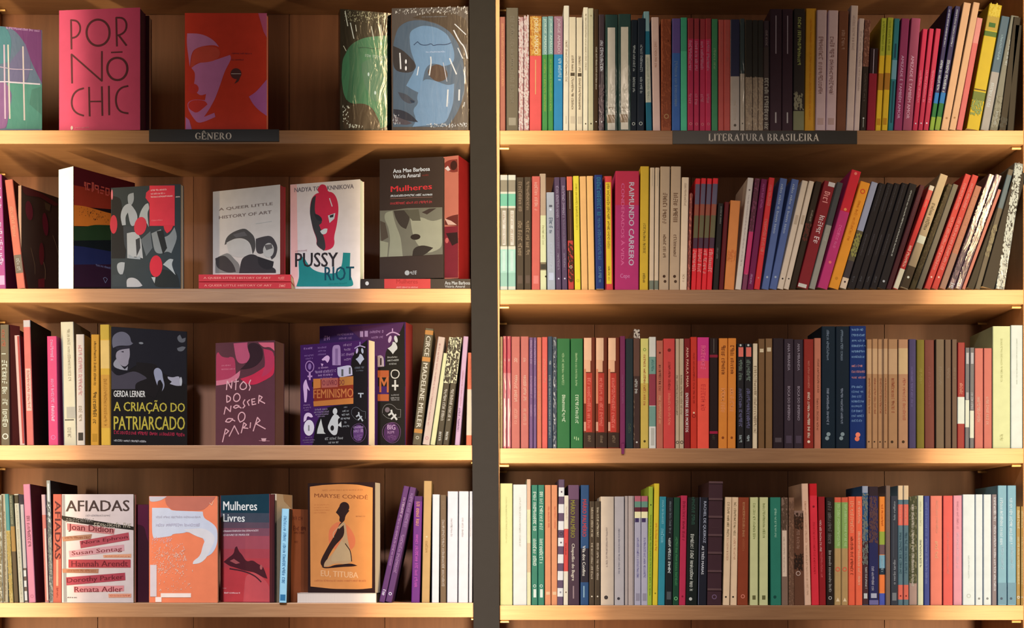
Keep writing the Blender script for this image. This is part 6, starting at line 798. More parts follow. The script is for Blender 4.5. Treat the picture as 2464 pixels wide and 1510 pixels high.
('L2',267.2,451.8,434.8,441.5,0.034,0.003,0.016,0,(46,60,71),(36,46,56),0,'black and white photo cover with people and red ovals, second shelf',[('p',(26,32,41),[(0.009,0.076),(0.147,0.102),(0.177,0.384),(0.237,0.487),(0.207,0.686),(0.006,0.68)]),('p',(142,159,179),[(0.245,0.07),(0.327,0.059),(0.335,0.129),(0.3,0.178),(0.26,0.186),(0.24,0.125)]),('p',(156,173,194),[(0.177,0.183),(0.26,0.156),(0.305,0.183),(0.372,0.251),(0.387,0.311),(0.342,0.38),(0.282,0.378),(0.245,0.246),(0.207,0.285),(0.215,0.365),(0.162,0.368),(0.132,0.272)]),('p',(52,63,76),[(0.177,0.374),(0.342,0.39),(0.342,0.591),(0.252,0.648),(0.192,0.565)]),('p',(163,179,194),[(0.402,0.312),(0.425,0.243),(0.492,0.175),(0.538,0.167),(0.556,0.218),(0.523,0.256),(0.545,0.397),(0.5,0.336)]),('p',(162,176,192),[(0.23,0.446),(0.357,0.431),(0.432,0.493),(0.462,0.695),(0.357,0.671),(0.237,0.687)]),('p',(53,60,71),[(0.357,0.511),(0.417,0.493),(0.425,0.593),(0.372,0.672)]),('p',(92,106,120),[(0.432,0.513),(0.568,0.438),(0.598,0.599),(0.508,0.676)]),('p',(128,142,154),[(0.583,0.459),(0.718,0.423),(0.748,0.504),(0.838,0.487),(0.913,0.41),(0.958,0.511),(0.868,0.658),(0.808,0.636),(0.718,0.663),(0.628,0.64)]),('p',(33,41,49),[(0.658,0.441),(0.748,0.434),(0.808,0.606),(0.748,0.664)]),('p',(149,164,181),[(0.08,0.743),(0.132,0.719),(0.2,0.726),(0.192,0.796),(0.162,0.851),(0.102,0.824)]),('p',(50,64,76),[(0.02,0.842),(0.207,0.837),(0.267,0.964),(0.02,0.957)]),('p',(165,175,190),[(0.222,0.888),(0.297,0.87),(0.387,0.893),(0.455,0.955),(0.417,0.969),(0.23,0.963)]),('p',(141,158,177),[(0.252,0.648),(0.357,0.691),(0.417,0.663),(0.425,0.703),(0.252,0.688)]),('p',(33,43,49),[(0.568,0.818),(0.748,0.803),(0.958,0.849),(0.991,0.985),(0.628,0.974)]),('p',(163,179,191),[(0.748,0.763),(0.838,0.706),(0.898,0.718),(0.868,0.767),(0.928,0.868),(0.823,0.796)]),('p',(163,177,188),[(0.583,0.878),(0.643,0.88),(0.628,0.939)]),('p',(212,58,82),[(0.556,0),(0.916,0.012),(0.916,0.398),(0.556,0.386)]),('p',(203,56,82),[(0.556,0.038),(0.508,0.066),(0.5,0.116),(0.556,0.168)]),('p',(203,55,75),[(0.755,0.385),(0.898,0.39),(0.868,0.439),(0.808,0.466),(0.77,0.435)]),('e',(190,56,80),(0.425,0.383,0.0134,0.0185,-12.0)),('e',(195,46,69),(0.649,0.775,0.0138,0.0218,0)),('e',(180,51,75),(0.039,0.354,0.008,0.0189,0)),('e',(204,122,145),(0.015,0.066,0.0021,0.0105,0)),('m',(243,214,231),(0.575,0.038,0.808,0.053)),('m',(243,214,231),(0.575,0.073,0.778,0.088)),('m',(243,227,239),(0.575,0.103,0.883,0.117)),('m',(243,233,243),(0.928,0.116,0.994,0.128)),('m',(235,133,150),(0.583,0.33,0.748,0.342))],''),
('L2',512.3,461.1,673.8,441.0,0.062,0.005,0.022000000000000002,658.4,(218,220,222),(174,49,65),(126,31,44),'white A QUEER LITTLE HISTORY OF ART book standing on two red ones',[('t',(138,128,127),(0.092,0.191,0.894,0.227,-0.4),'A QUEER LITTLE'),('t',(135,125,125),(0.092,0.281,0.879,0.316,-0.4),'HISTORY OF ART'),('l',(191,202,206),0.00084,[(0.645,0.412),(0.879,0.402)]),('p',(137,143,146),[(0.037,0.761),(0.162,0.722),(0.24,0.71),(0.333,0.793),(0.411,0.857),(0.396,0.95),(0.037,0.927)]),('p',(70,70,75),[(0.037,0.761),(0.178,0.726),(0.318,0.851),(0.349,0.935),(0.224,0.939),(0.053,0.869)]),('p',(84,86,90),[(0.178,0.617),(0.201,0.536),(0.302,0.479),(0.474,0.446),(0.551,0.493),(0.629,0.557),(0.645,0.686),(0.598,0.753),(0.567,0.622),(0.458,0.556),(0.302,0.556),(0.24,0.598)]),('p',(201,208,212),[(0.206,0.595),(0.302,0.562),(0.442,0.566),(0.559,0.622),(0.575,0.751),(0.458,0.778),(0.318,0.763),(0.24,0.716)]),('p',(103,106,113),[(0.302,0.509),(0.474,0.487),(0.52,0.537),(0.349,0.547)]),('p',(64,64,71),[(0.419,0.834),(0.458,0.772),(0.598,0.741),(0.723,0.808),(0.816,0.884),(0.941,0.938),(0.941,0.984),(0.396,0.952)]),('p',(77,77,84),[(0.645,0.582),(0.738,0.565),(0.879,0.558),(0.972,0.686),(0.941,0.799),(0.879,0.83),(0.816,0.722),(0.723,0.762),(0.645,0.733)]),('e',(200,207,211),(0.832,0.723,0.0126,0.0147,0)),('p',(105,107,112),[(0.769,0.66),(0.879,0.657),(0.894,0.704),(0.801,0.721)]),('p',(52,53,60),[(0.676,0.782),(0.816,0.826),(0.91,0.855),(0.894,0.935),(0.785,0.94),(0.676,0.875)])],''),
('L2',698.6,444.0,866.7,430.4,0.044000000000000004,0.002,0.022000000000000002,0,(221,226,243),(243,197,200),(190,210,215),'white PUSSY RIOT book with red balaclava, second shelf',[('p',(234,195,206),[(0,0.002),(0.094,0.001),(0.114,0.954),(0.012,0.95)]),('t',(117,114,132),(0.06,0.036,0.91,0.077,0.62),'NADYA TOLOKNNIKOVA'),('p',(201,50,88),[(0.394,0.055),(0.446,0.015),(0.521,0.033),(0.536,0.091),(0.611,0.1),(0.671,0.155),(0.698,0.252),(0.671,0.404),(0.626,0.517),(0.641,0.566),(0.611,0.613),(0.521,0.633),(0.461,0.626),(0.371,0.574),(0.386,0.526),(0.326,0.427),(0.281,0.271),(0.296,0.156),(0.356,0.106),(0.416,0.095),(0.394,0.074)]),('p',(60,64,74),[(0.311,0.138),(0.371,0.117),(0.349,0.236),(0.371,0.304),(0.446,0.327),(0.461,0.376),(0.416,0.393),(0.491,0.512),(0.513,0.609),(0.484,0.634),(0.371,0.576),(0.394,0.529),(0.329,0.429),(0.278,0.271)]),('p',(47,53,65),[(0.341,0.284),(0.401,0.296),(0.454,0.327),(0.461,0.356),(0.386,0.353)]),('p',(199,221,243),[(0.543,0.312),(0.648,0.293),(0.633,0.345),(0.566,0.381)]),('p',(47,53,64),[(0.566,0.313),(0.626,0.302),(0.618,0.33),(0.573,0.333)]),('p',(204,224,243),[(0.431,0.451),(0.491,0.427),(0.536,0.432),(0.528,0.475),(0.461,0.486)]),('l',(204,217,243),0.0021,[(0.566,0.155),(0.603,0.229)]),('p',(35,140,152),[(0.76,0.662),(0.862,0.669),(0.85,0.852),(0.91,0.95),(0.888,0.977),(0.087,0.948),(0.132,0.863),(0.117,0.688),(0.192,0.672),(0.251,0.742),(0.311,0.793),(0.401,0.825),(0.491,0.838),(0.611,0.85),(0.701,0.837),(0.746,0.771)]),('m',(178,146,158),(0.072,0.613,0.251,0.628)),('t',(49,48,57),(0.069,0.646,0.689,0.778,2.62),'PUSSY'),('t',(20,76,103),(0.494,0.787,0.916,0.915,2.62),'RIOT'),('m',(20,119,131),(0.551,0.937,0.82,0.951))],''),
('L2',913.5,383.1,1067.0,376.0,0.021,0.001,0.012,668.4,(29,24,29),(20,17,20),(16,16,19),'black Mulheres book with sepia close-up of a face, near the grey post',[('t',(136,157,199),(0.211,0.083,0.79,0.116,-1.37),'Ana Mae Barbosa'),('t',(132,150,189),(0.211,0.129,0.638,0.162,-1.37),'Vitória Amaral'),('m',(81,29,33),(0.67,0.141,0.777,0.154)),('t',(129,31,47),(0.174,0.223,0.823,0.27,-1.87),'Mulheres'),('m',(136,157,197),(0.17,0.3,0.823,0.317)),('l',(85,66,74),0.00084,[(0.17,0.33),(0.826,0.33)]),('m',(118,38,56),(0.17,0.36,0.823,0.38)),('p',(66,73,79),[(0.003,0.427),(0.203,0.427),(0.416,0.414),(0.982,0.418),(0.99,0.806),(0.003,0.813)]),('p',(31,31,36),[(0.22,0.432),(0.449,0.428),(0.482,0.502),(0.416,0.587),(0.334,0.568),(0.252,0.498)]),('p',(89,101,107),[(0.089,0.442),(0.203,0.432),(0.236,0.523),(0.334,0.655),(0.364,0.811),(0.138,0.811),(0.17,0.669),(0.138,0.564),(0.072,0.494)]),('p',(44,43,46),[(0.007,0.51),(0.089,0.529),(0.138,0.651),(0.023,0.684)]),('p',(94,105,111),[(0.482,0.502),(0.646,0.488),(0.826,0.535),(0.974,0.512),(0.982,0.753),(0.744,0.8),(0.58,0.711),(0.515,0.624)]),('p',(51,56,58),[(0.384,0.431),(0.613,0.427),(0.646,0.523),(0.515,0.52)]),('p',(32,29,35),[(0.662,0.454),(0.777,0.426),(0.892,0.424),(0.744,0.473)]),('e',(20,17,21),(0.564,0.655,0.0101,0.0059,0)),('p',(23,22,27),[(0.531,0.745),(0.679,0.722),(0.843,0.75),(0.744,0.792),(0.679,0.812),(0.515,0.809)]),('p',(90,102,106),[(0.007,0.675),(0.138,0.694),(0.121,0.811),(0.007,0.812)]),('e',(108,123,151),(0.433,0.95,0.005,0.005,0)),('m',(115,131,162),(0.482,0.935,0.597,0.965))],''),
('L2',1066.0,377.5,1103.2,373.5,0.017,0.005,0.062,668.4,(119,76,78),(106,28,36),(117,27,33),'red-edged book with a giant eye on its cover touching the post',[('p',(80,35,38),[(0.027,0.06),(0.324,0.03),(0.932,0.03),(0.966,0.132),(0.595,0.136),(0.189,0.105)]),('e',(37,18,21),(0.696,0.078,0.0075,0.0096,0)),('p',(137,141,170),[(0.122,0.095),(0.324,0.077),(0.493,0.113),(0.324,0.119)]),('p',(62,27,31),[(0.122,0.505),(0.595,0.485),(0.986,0.481),(0.986,0.574),(0.122,0.556)]),('p',(132,119,132),[(0.122,0.505),(0.527,0.527),(0.899,0.565),(0.324,0.558)]),('p',(74,21,39),[(0.041,0.572),(0.986,0.574),(0.986,0.995),(0.041,0.986)]),('p',(27,16,24),[(0.189,0.625),(0.932,0.625),(0.986,0.71),(0.595,0.732)]),('e',(121,65,79),(0.257,0.685,0.0038,0.0055,0))],'sidew'),
('L3',25.2,780.7,47.8,784.0,0.009000000000000001,0.03,0.009000000000000001,0,(60,25,28),(56,24,26),0,'reddish brown book with dark lettering, angled behind a cream edge, third shelf',[],''),
('L3',267.2,785.2,450.4,798.3,0.002,0.066,0.026000000000000002,0,(17,16,19),(144,121,47),0,'black A CRIAÇÃO DO PATRIARCADO book with yellow title, third shelf',[('p',(22,23,33),[(0.005,0.004),(0.986,0),(0.986,0.459),(0.602,0.348),(0.327,0.305),(0.005,0.493)]),('p',(19,17,21),[(0.327,0.287),(0.602,0.294),(0.657,0.471),(0.574,0.59),(0.313,0.518)]),('p',(89,93,112),[(0.011,0.141),(0.018,0.079),(0.093,0.04),(0.176,0.036),(0.245,0.069),(0.258,0.121),(0.286,0.129),(0.245,0.153),(0.093,0.155),(0.025,0.18)]),('p',(33,33,46),[(0.052,0.174),(0.245,0.153),(0.238,0.175),(0.08,0.195)]),('p',(127,128,146),[(0.08,0.195),(0.238,0.175),(0.245,0.237),(0.224,0.282),(0.224,0.309),(0.176,0.337),(0.107,0.313),(0.052,0.254)]),('p',(37,35,48),[(0.121,0.207),(0.162,0.2),(0.162,0.214)]),('p',(128,134,150),[(0.025,0.308),(0.066,0.271),(0.135,0.33),(0.176,0.355),(0.217,0.327),(0.21,0.362),(0.135,0.361),(0.038,0.342)]),('p',(16,16,26),[(0.038,0.351),(0.135,0.365),(0.231,0.362),(0.245,0.414),(0.19,0.434),(0.038,0.404)]),('p',(58,57,71),[(0.005,0.37),(0.08,0.42),(0.299,0.359),(0.451,0.407),(0.464,0.424),(0.313,0.465),(0.313,0.518),(0.005,0.529)]),('p',(131,140,167),[(0.547,0.35),(0.602,0.321),(0.663,0.345),(0.677,0.417),(0.698,0.461),(0.691,0.497),(0.663,0.525),(0.684,0.47),(0.643,0.427),(0.609,0.437),(0.602,0.477),(0.574,0.429)]),('p',(142,147,168),[(0.739,0.396),(0.808,0.403),(0.876,0.387),(0.904,0.399),(0.904,0.471),(0.849,0.473),(0.766,0.458),(0.794,0.439),(0.739,0.414)]),('e',(162,172,187),(0.915,0.433,0.0025,0.0092,0)),('p',(88,94,105),[(0.863,0.05),(0.904,0.03),(0.931,0.065),(0.979,0.053),(0.973,0.09),(0.918,0.101),(0.876,0.085)]),('p',(88,94,105),[(0.863,0.149),(0.931,0.128),(0.979,0.135),(0.945,0.172),(0.876,0.175)]),('e',(110,118,129),(0.389,0.124,0.0046,0.0021,0)),('t',(201,209,214),(0.033,0.534,0.444,0.587,-2.09),'GERDA LERNER'),('t',(162,155,63),(0.033,0.606,0.97,0.722,-1.59),'A CRIAÇÃO DO'),('t',(161,154,63),(0.033,0.744,0.97,0.86,-2.09),'PATRIARCADO'),('m',(153,38,67),(0.038,0.876,0.966,0.905)),('m',(167,174,184),(0.038,0.951,0.464,0.968))],''),
('L3',518.8,825.0,661.3,817.4,0.042,0.004,0.046,0,(81,47,59),(55,29,37),(99,67,58),'maroon NASCER AO PARIR book with pink fabric and handwritten title',[('p',(155,56,88),[(0.011,0.103),(0.049,0.089),(0.102,0.136),(0.226,0.149),(0.244,0.135),(0.332,0.152),(0.35,0.353),(0.226,0.391),(0.011,0.406)]),('p',(165,77,109),[(0.306,0.011),(0.544,0.008),(0.535,0.048),(0.597,0.15),(0.562,0.199),(0.42,0.215),(0.35,0.173)]),('p',(176,42,74),[(0.42,0.355),(0.633,0.32),(0.845,0.246),(0.995,0.151),(0.995,0.329),(0.845,0.375),(0.668,0.421),(0.527,0.408)]),('p',(191,93,119),[(0.721,0.014),(0.986,0.021),(0.995,0.101),(0.915,0.059),(0.827,0.066),(0.774,0.045)]),('p',(164,51,85),[(0.809,0.076),(0.986,0.101),(0.995,0.25),(0.88,0.327),(0.774,0.344),(0.845,0.226)]),('p',(183,109,133),[(0.011,0.365),(0.244,0.351),(0.42,0.275),(0.403,0.355),(0.208,0.4),(0.011,0.411)]),('p',(46,28,38),[(0.562,0.019),(0.686,0.013),(0.792,0.065),(0.809,0.156),(0.721,0.223),(0.597,0.26),(0.42,0.265),(0.509,0.217),(0.597,0.15),(0.544,0.068)]),('m',(194,120,145),(0.102,0.214,0.261,0.227)),('m',(193,120,145),(0.102,0.25,0.332,0.263)),('l',(199,157,170),0.00231,[(0.187,0.455),(0.201,0.37),(0.27,0.442),(0.283,0.372)]),('l',(199,158,170),0.00231,[(0.341,0.459),(0.353,0.354)]),('l',(200,158,170),0.0021,[(0.314,0.383),(0.394,0.377)]),('lc',(200,158,170),0.00231,[(0.473,0.382),(0.527,0.408),(0.527,0.443),(0.473,0.462),(0.42,0.45),(0.417,0.415)]),('l',(201,158,170),0.00231,[(0.597,0.37),(0.562,0.409),(0.597,0.439),(0.571,0.469)]),('lc',(197,156,168),0.00231,[(0.191,0.51),(0.194,0.576),(0.253,0.562),(0.258,0.527)]),('lc',(198,156,168),0.00231,[(0.367,0.489),(0.42,0.515),(0.412,0.555),(0.359,0.576),(0.306,0.558),(0.311,0.513)]),('l',(196,155,167),0.00231,[(0.147,0.69),(0.173,0.621),(0.253,0.667),(0.265,0.612)]),('l',(197,156,168),0.00231,[(0.403,0.615),(0.35,0.604),(0.306,0.625),(0.341,0.639),(0.394,0.62),(0.438,0.636)]),('l',(198,156,168),0.00231,[(0.5,0.557),(0.465,0.586),(0.5,0.617),(0.465,0.637)]),('l',(199,157,168),0.00231,[(0.58,0.559),(0.541,0.578),(0.571,0.614)]),('l',(199,157,168),0.00231,[(0.668,0.551),(0.615,0.555),(0.624,0.608),(0.686,0.601)]),('l',(199,157,168),0.0021,[(0.618,0.58),(0.668,0.579)]),('l',(200,157,168),0.00231,[(0.73,0.597),(0.739,0.522),(0.792,0.539),(0.747,0.57),(0.836,0.599)]),('l',(195,154,167),0.00231,[(0.297,0.738),(0.208,0.73),(0.173,0.761),(0.235,0.772),(0.288,0.743),(0.332,0.759)]),('lc',(196,155,167),0.00231,[(0.456,0.671),(0.509,0.702),(0.491,0.752),(0.42,0.771),(0.382,0.735),(0.399,0.69)]),('l',(194,154,166),0.00231,[(0.12,0.957),(0.173,0.832),(0.226,0.853),(0.173,0.882)]),('l',(194,154,166),0.00231,[(0.235,0.903),(0.323,0.804),(0.394,0.886)]),('l',(196,155,166),0.00231,[(0.438,0.876),(0.482,0.777),(0.527,0.798),(0.473,0.827),(0.553,0.833)]),('l',(197,155,166),0.00231,[(0.588,0.829),(0.597,0.779)]),('l',(197,155,166),0.00231,[(0.641,0.86),(0.712,0.731),(0.756,0.762),(0.686,0.791),(0.845,0.843)]),('p',(190,155,164),[(0.774,0.932),(0.862,0.933),(0.845,0.963),(0.792,0.962)]),('l',(175,126,140),0.00105,[(0.739,0.953),(0.915,0.96)])],''),
('L3',769.1,784.7,975.9,774.2,0.10400000000000001,0.05,0.044000000000000004,0,(41,22,78),(41,24,66),(114,44,48),'large purple book about feminism with a BIG circle, standing behind another',[('p',(53,29,72),[(0.326,0.016),(0.992,0.004),(0.982,0.091),(0.736,0.295),(0.685,0.311),(0.634,0.221)]),('p',(16,16,16),[(0.946,0.069),(0.987,0),(0.997,0.514),(0.685,0.506),(0.685,0.357),(0.767,0.345),(0.767,0.225),(0.838,0.178)]),('m',(142,114,174),(0.05,0.072,0.142,0.115)),('m',(109,89,144),(0.208,0.066,0.403,0.083)),('m',(109,89,144),(0.229,0.099,0.383,0.115)),('p',(127,111,160),[(0.475,0.056),(0.511,0.057),(0.511,0.104),(0.475,0.102)]),('p',(119,105,156),[(0.529,0.055),(0.567,0.056),(0.567,0.104),(0.529,0.102)]),('m',(117,98,152),(0.587,0.056,0.757,0.077)),('m',(111,91,143),(0.608,0.102,0.746,0.12)),('l',(130,110,164),0.00247,[(0.851,0.048),(0.851,0.069)]),('l',(130,115,164),0.00265,[(0.782,0.1),(0.818,0.082),(0.854,0.076),(0.895,0.085),(0.931,0.102)]),('e',(133,124,167),(0.821,0.132,0.0035,0.0075,-15.0)),('e',(136,149,171),(0.89,0.134,0.0035,0.0075,15.0)),('p',(136,149,169),[(0.854,0.154),(0.885,0.158),(0.915,0.209),(0.879,0.229),(0.856,0.253),(0.828,0.227),(0.795,0.205),(0.844,0.185)]),('m',(113,121,133),(0.792,0.27,0.915,0.284)),('m',(119,130,145),(0.792,0.295,0.92,0.309)),('m',(113,123,136),(0.813,0.323,0.9,0.337)),('p',(122,118,140),[(0.68,0.261),(0.721,0.256),(0.751,0.278),(0.754,0.349),(0.68,0.35)]),('p',(33,25,32),[(0.708,0.28),(0.726,0.281),(0.726,0.337),(0.708,0.337)]),('p',(120,64,40),[(0.68,0.378),(0.81,0.382),(0.81,0.438),(0.68,0.435)]),('p',(16,16,17),[(0.682,0.628),(0.81,0.631),(0.81,0.391),(0.993,0.396),(0.995,0.985),(0.68,0.98)]),('lc',(133,142,154),0.00212,[(0.879,0.379),(0.915,0.387),(0.931,0.412),(0.915,0.44),(0.879,0.449),(0.844,0.438),(0.833,0.409),(0.846,0.385)]),('p',(133,144,158),[(0.872,0.46),(0.892,0.46),(0.892,0.545),(0.872,0.544)]),('p',(133,144,158),[(0.844,0.498),(0.92,0.5),(0.92,0.516),(0.844,0.514)]),('t',(125,75,48),(0.7,0.428,0.808,0.557,2.92),'M'),('p',(120,67,41),[(0.68,0.57),(0.81,0.573),(0.81,0.628),(0.68,0.624)]),('m',(98,106,120),(0.836,0.575,0.933,0.587)),('m',(99,106,120),(0.831,0.598,0.936,0.612)),('m',(99,106,120),(0.836,0.615,0.933,0.626)),('l',(88,93,103),0.00079,[(0.736,0.725),(0.736,0.689),(0.767,0.658),(0.818,0.649),(0.869,0.668),(0.9,0.697),(0.946,0.699),(0.943,0.761),(0.905,0.762)]),('l',(89,95,104),0.00079,[(0.741,0.732),(0.782,0.761),(0.833,0.773)]),('e',(76,73,88),(0.792,0.698,0.0053,0.0053,0)),('l',(134,146,162),0.00389,[(0.808,0.74),(0.844,0.724),(0.838,0.702)]),('l',(133,145,162),0.00389,[(0.844,0.724),(0.9,0.778)]),('l',(134,145,162),0.00353,[(0.838,0.773),(0.89,0.739)]),('lc',(89,63,113),0.00071,[(0.841,0.798),(0.905,0.809),(0.941,0.845),(0.946,0.888),(0.926,0.937),(0.885,0.964),(0.828,0.967),(0.772,0.941),(0.736,0.902),(0.733,0.859),(0.762,0.817)]),('e',(52,30,72),(0.84,0.882,0.0168,0.0199,0)),('t',(132,116,163),(0.792,0.819,0.885,0.858,2.92),'BIG'),('m',(120,102,146),(0.795,0.865,0.882,0.891)),('m',(76,52,97),(0.797,0.9,0.89,0.939))],'sidew'),
('L3',722.8,830.0,886.9,815.9,0.076,0.002,0.026000000000000002,0,(58,28,90),(53,29,87),(164,162,154),'purple and black O LIVRO DO FEMINISMO book with orange title, third shelf',[('p',(20,19,24),[(0.745,0.19),(0.823,0.076),(0.984,0),(0.991,0.447),(0.177,0.412),(0.177,0.365),(0.758,0.366)]),('m',(148,117,184),(0.054,0.028,0.19,0.047)),('m',(125,99,164),(0.261,0.031,0.396,0.048)),('m',(125,99,165),(0.267,0.064,0.377,0.079)),('m',(125,99,164),(0.261,0.098,0.383,0.113)),('m',(128,101,167),(0.06,0.099,0.209,0.116)),('m',(127,101,166),(0.08,0.129,0.196,0.144)),('lc',(155,125,186),0.00194,[(0.141,0.159),(0.183,0.178),(0.206,0.209),(0.196,0.247),(0.164,0.27),(0.122,0.268),(0.086,0.241),(0.077,0.202),(0.099,0.169)]),('e',(124,100,165),(0.141,0.214,0.004,0.0066,0)),('p',(163,134,191),[(0.128,0.273),(0.156,0.274),(0.156,0.347),(0.128,0.345)]),('p',(163,134,191),[(0.109,0.3),(0.18,0.303),(0.18,0.32),(0.109,0.317)]),('p',(189,163,216),[(0.319,0.155),(0.396,0.113),(0.442,0.136),(0.429,0.173),(0.403,0.193),(0.371,0.162),(0.332,0.169)]),('p',(181,153,206),[(0.306,0.193),(0.345,0.199),(0.325,0.227)]),('m',(161,132,189),(0.267,0.228,0.416,0.243)),('p',(146,125,179),[(0.474,0.062),(0.493,0.029),(0.526,0.027),(0.538,0.027),(0.584,0.028),(0.597,0.069),(0.6,0.224),(0.477,0.218)]),('p',(116,94,149),[(0.519,0.06),(0.558,0.062),(0.558,0.218),(0.519,0.216)]),('m',(142,119,173),(0.635,0.021,0.758,0.045)),('m',(142,119,173),(0.648,0.068,0.745,0.089)),('m',(142,119,173),(0.609,0.114,0.79,0.137)),('m',(141,119,172),(0.648,0.162,0.752,0.183)),('m',(150,127,182),(0.222,0.26,0.532,0.285)),('m',(150,126,181),(0.267,0.296,0.487,0.317)),('m',(149,126,180),(0.293,0.332,0.467,0.349)),('l',(138,131,191),0.00194,[(0.878,0.017),(0.878,0.046)]),('l',(146,140,191),0.00212,[(0.803,0.073),(0.842,0.057),(0.887,0.051),(0.952,0.071)]),('e',(156,153,204),(0.836,0.098,0.0026,0.0057,-12.0)),('e',(133,151,184),(0.913,0.102,0.0026,0.0057,12.0)),('p',(142,157,190),[(0.874,0.129),(0.907,0.135),(0.939,0.183),(0.907,0.202),(0.881,0.234),(0.848,0.199),(0.816,0.176),(0.861,0.158)]),('p',(166,172,207),[(0.551,0.243),(0.726,0.226),(0.764,0.249),(0.771,0.325),(0.584,0.343),(0.551,0.31)]),('p',(77,84,92),[(0.609,0.263),(0.639,0.264),(0.639,0.331),(0.609,0.33)]),('p',(72,80,89),[(0.719,0.251),(0.745,0.252),(0.745,0.315),(0.719,0.314)]),('m',(86,97,118),(0.803,0.25,0.945,0.269)),('m',(78,89,109),(0.823,0.282,0.932,0.296)),('m',(79,89,109),(0.829,0.309,0.919,0.325)),('lc',(122,137,162),0.00194,[(0.894,0.414),(0.926,0.428),(0.945,0.458),(0.926,0.486),(0.894,0.493),(0.855,0.483),(0.839,0.453),(0.855,0.423)]),('p',(173,113,60),[(0.196,0.372),(0.303,0.375),(0.306,0.439),(0.196,0.442)]),('p',(146,82,84),[(0.319,0.371),(0.558,0.378),(0.558,0.441),(0.319,0.439)]),('p',(148,102,55),[(0.677,0.375),(0.784,0.371),(0.784,0.438),(0.677,0.442)]),('p',(151,93,61),[(0.584,0.375),(0.661,0.374),(0.661,0.441),(0.584,0.442)]),('p',(19,18,24),[(0.784,0.29),(0.987,0.3),(0.994,1),(0.183,0.978),(0.241,0.757),(0.383,0.618),(0.784,0.596)]),('p',(116,44,31),[(0.196,0.347),(0.784,0.345),(0.784,0.583),(0.203,0.585)]),('p',(174,113,60),[(0.196,0.336),(0.303,0.339),(0.306,0.428),(0.196,0.432)]),('p',(150,86,84),[(0.319,0.336),(0.558,0.342),(0.558,0.431),(0.319,0.429)]),('p',(153,105,56),[(0.584,0.339),(0.784,0.336),(0.784,0.418),(0.584,0.421)]),('t',(166,106,64),(0.196,0.446,0.784,0.532,1.41),'FEMINISMO'),('t',(98,35,52),(0.332,0.361,0.655,0.411,1.91),'O LIVRO DO'),('p',(165,107,57),[(0.196,0.555),(0.784,0.543),(0.784,0.6),(0.203,0.604)]),('p',(187,163,214),[(0.041,0.391),(0.073,0.341),(0.093,0.338),(0.112,0.394),(0.144,0.438),(0.138,0.451),(0.106,0.424),(0.106,0.492),(0.093,0.559),(0.064,0.558),(0.054,0.472)]),('m',(132,105,159),(0.048,0.579,0.157,0.594)),('m',(132,105,159),(0.048,0.605,0.164,0.62)),('m',(131,105,159),(0.06,0.63,0.138,0.641)),('m',(128,118,156),(0.222,0.628,0.409,0.645)),('m',(128,118,156),(0.209,0.653,0.429,0.67)),('m',(127,117,155),(0.228,0.677,0.429,0.692)),('m',(127,117,155),(0.261,0.698,0.371,0.71)),('p',(191,176,217),[(0.054,0.75),(0.054,0.699),(0.08,0.666),(0.125,0.659),(0.17,0.673),(0.193,0.704),(0.157,0.711),(0.119,0.693),(0.096,0.709),(0.096,0.734)]),('e',(191,195,217),(0.132,0.808,0.0128,0.0163,0)),('p',(111,119,125),[(0.119,0.782),(0.141,0.783),(0.141,0.838),(0.119,0.838)]),('p',(137,154,178),[(0.881,0.508),(0.9,0.508),(0.9,0.546),(0.881,0.545)]),('p',(137,154,178),[(0.852,0.5),(0.932,0.503),(0.932,0.515),(0.852,0.511)]),('p',(171,183,189),[(0.312,0.725),(0.335,0.802),(0.351,0.828),(0.351,0.854),(0.38,0.874),(0.251,0.869),(0.261,0.821)]),('e',(172,184,195),(0.518,0.663,0.0055,0.0066,0)),('p',(170,182,193),[(0.493,0.69),(0.551,0.692),(0.59,0.727),(0.558,0.738),(0.564,0.793),(0.609,0.761),(0.613,0.82),(0.564,0.802),(0.551,0.885),(0.5,0.894),(0.461,0.874),(0.403,0.821),(0.435,0.763)]),('e',(28,28,32),(0.477,0.822,0.0044,0.0055,0)),('m',(140,153,169),(0.648,0.623,0.697,0.635)),('m',(139,152,168),(0.626,0.656,0.726,0.673)),('m',(139,152,168),(0.616,0.69,0.729,0.709)),('m',(139,152,168),(0.603,0.728,0.739,0.746)),('m',(122,133,148),(0.655,0.765,0.69,0.782)),('m',(121,133,147),(0.629,0.801,0.726,0.82)),('l',(80,90,105),0.00071,[(0.758,0.699),(0.758,0.657),(0.797,0.634),(0.842,0.635),(0.887,0.662),(0.913,0.676),(0.961,0.682),(0.958,0.748)]),('l',(83,92,105),0.00071,[(0.758,0.699),(0.797,0.738),(0.848,0.761)]),('l',(141,155,174),0.00318,[(0.829,0.723),(0.868,0.707),(0.861,0.686)]),('l',(137,152,173),0.00318,[(0.868,0.712),(0.919,0.768)]),('l',(138,153,173),0.00265,[(0.855,0.757),(0.907,0.725)]),('lc',(93,67,119),0.00071,[(0.861,0.786),(0.919,0.799),(0.965,0.84),(0.971,0.89),(0.945,0.943),(0.887,0.971),(0.823,0.965),(0.764,0.925),(0.745,0.87),(0.771,0.813)]),('e',(72,48,102),(0.858,0.88,0.0124,0.0168,0)),('m',(140,123,177),(0.787,0.816,0.926,0.836)),('m',(136,118,171),(0.79,0.845,0.929,0.876)),('m',(90,68,121),(0.79,0.895,0.929,0.953)),('m',(130,139,147),(0.371,0.909,0.635,0.934)),('m',(130,139,147),(0.422,0.951,0.577,0.97)),('m',(111,99,132),(0.08,0.895,0.183,0.908)),('m',(111,99,132),(0.041,0.919,0.222,0.934)),('m',(111,99,131),(0.06,0.942,0.209,0.955))],''),
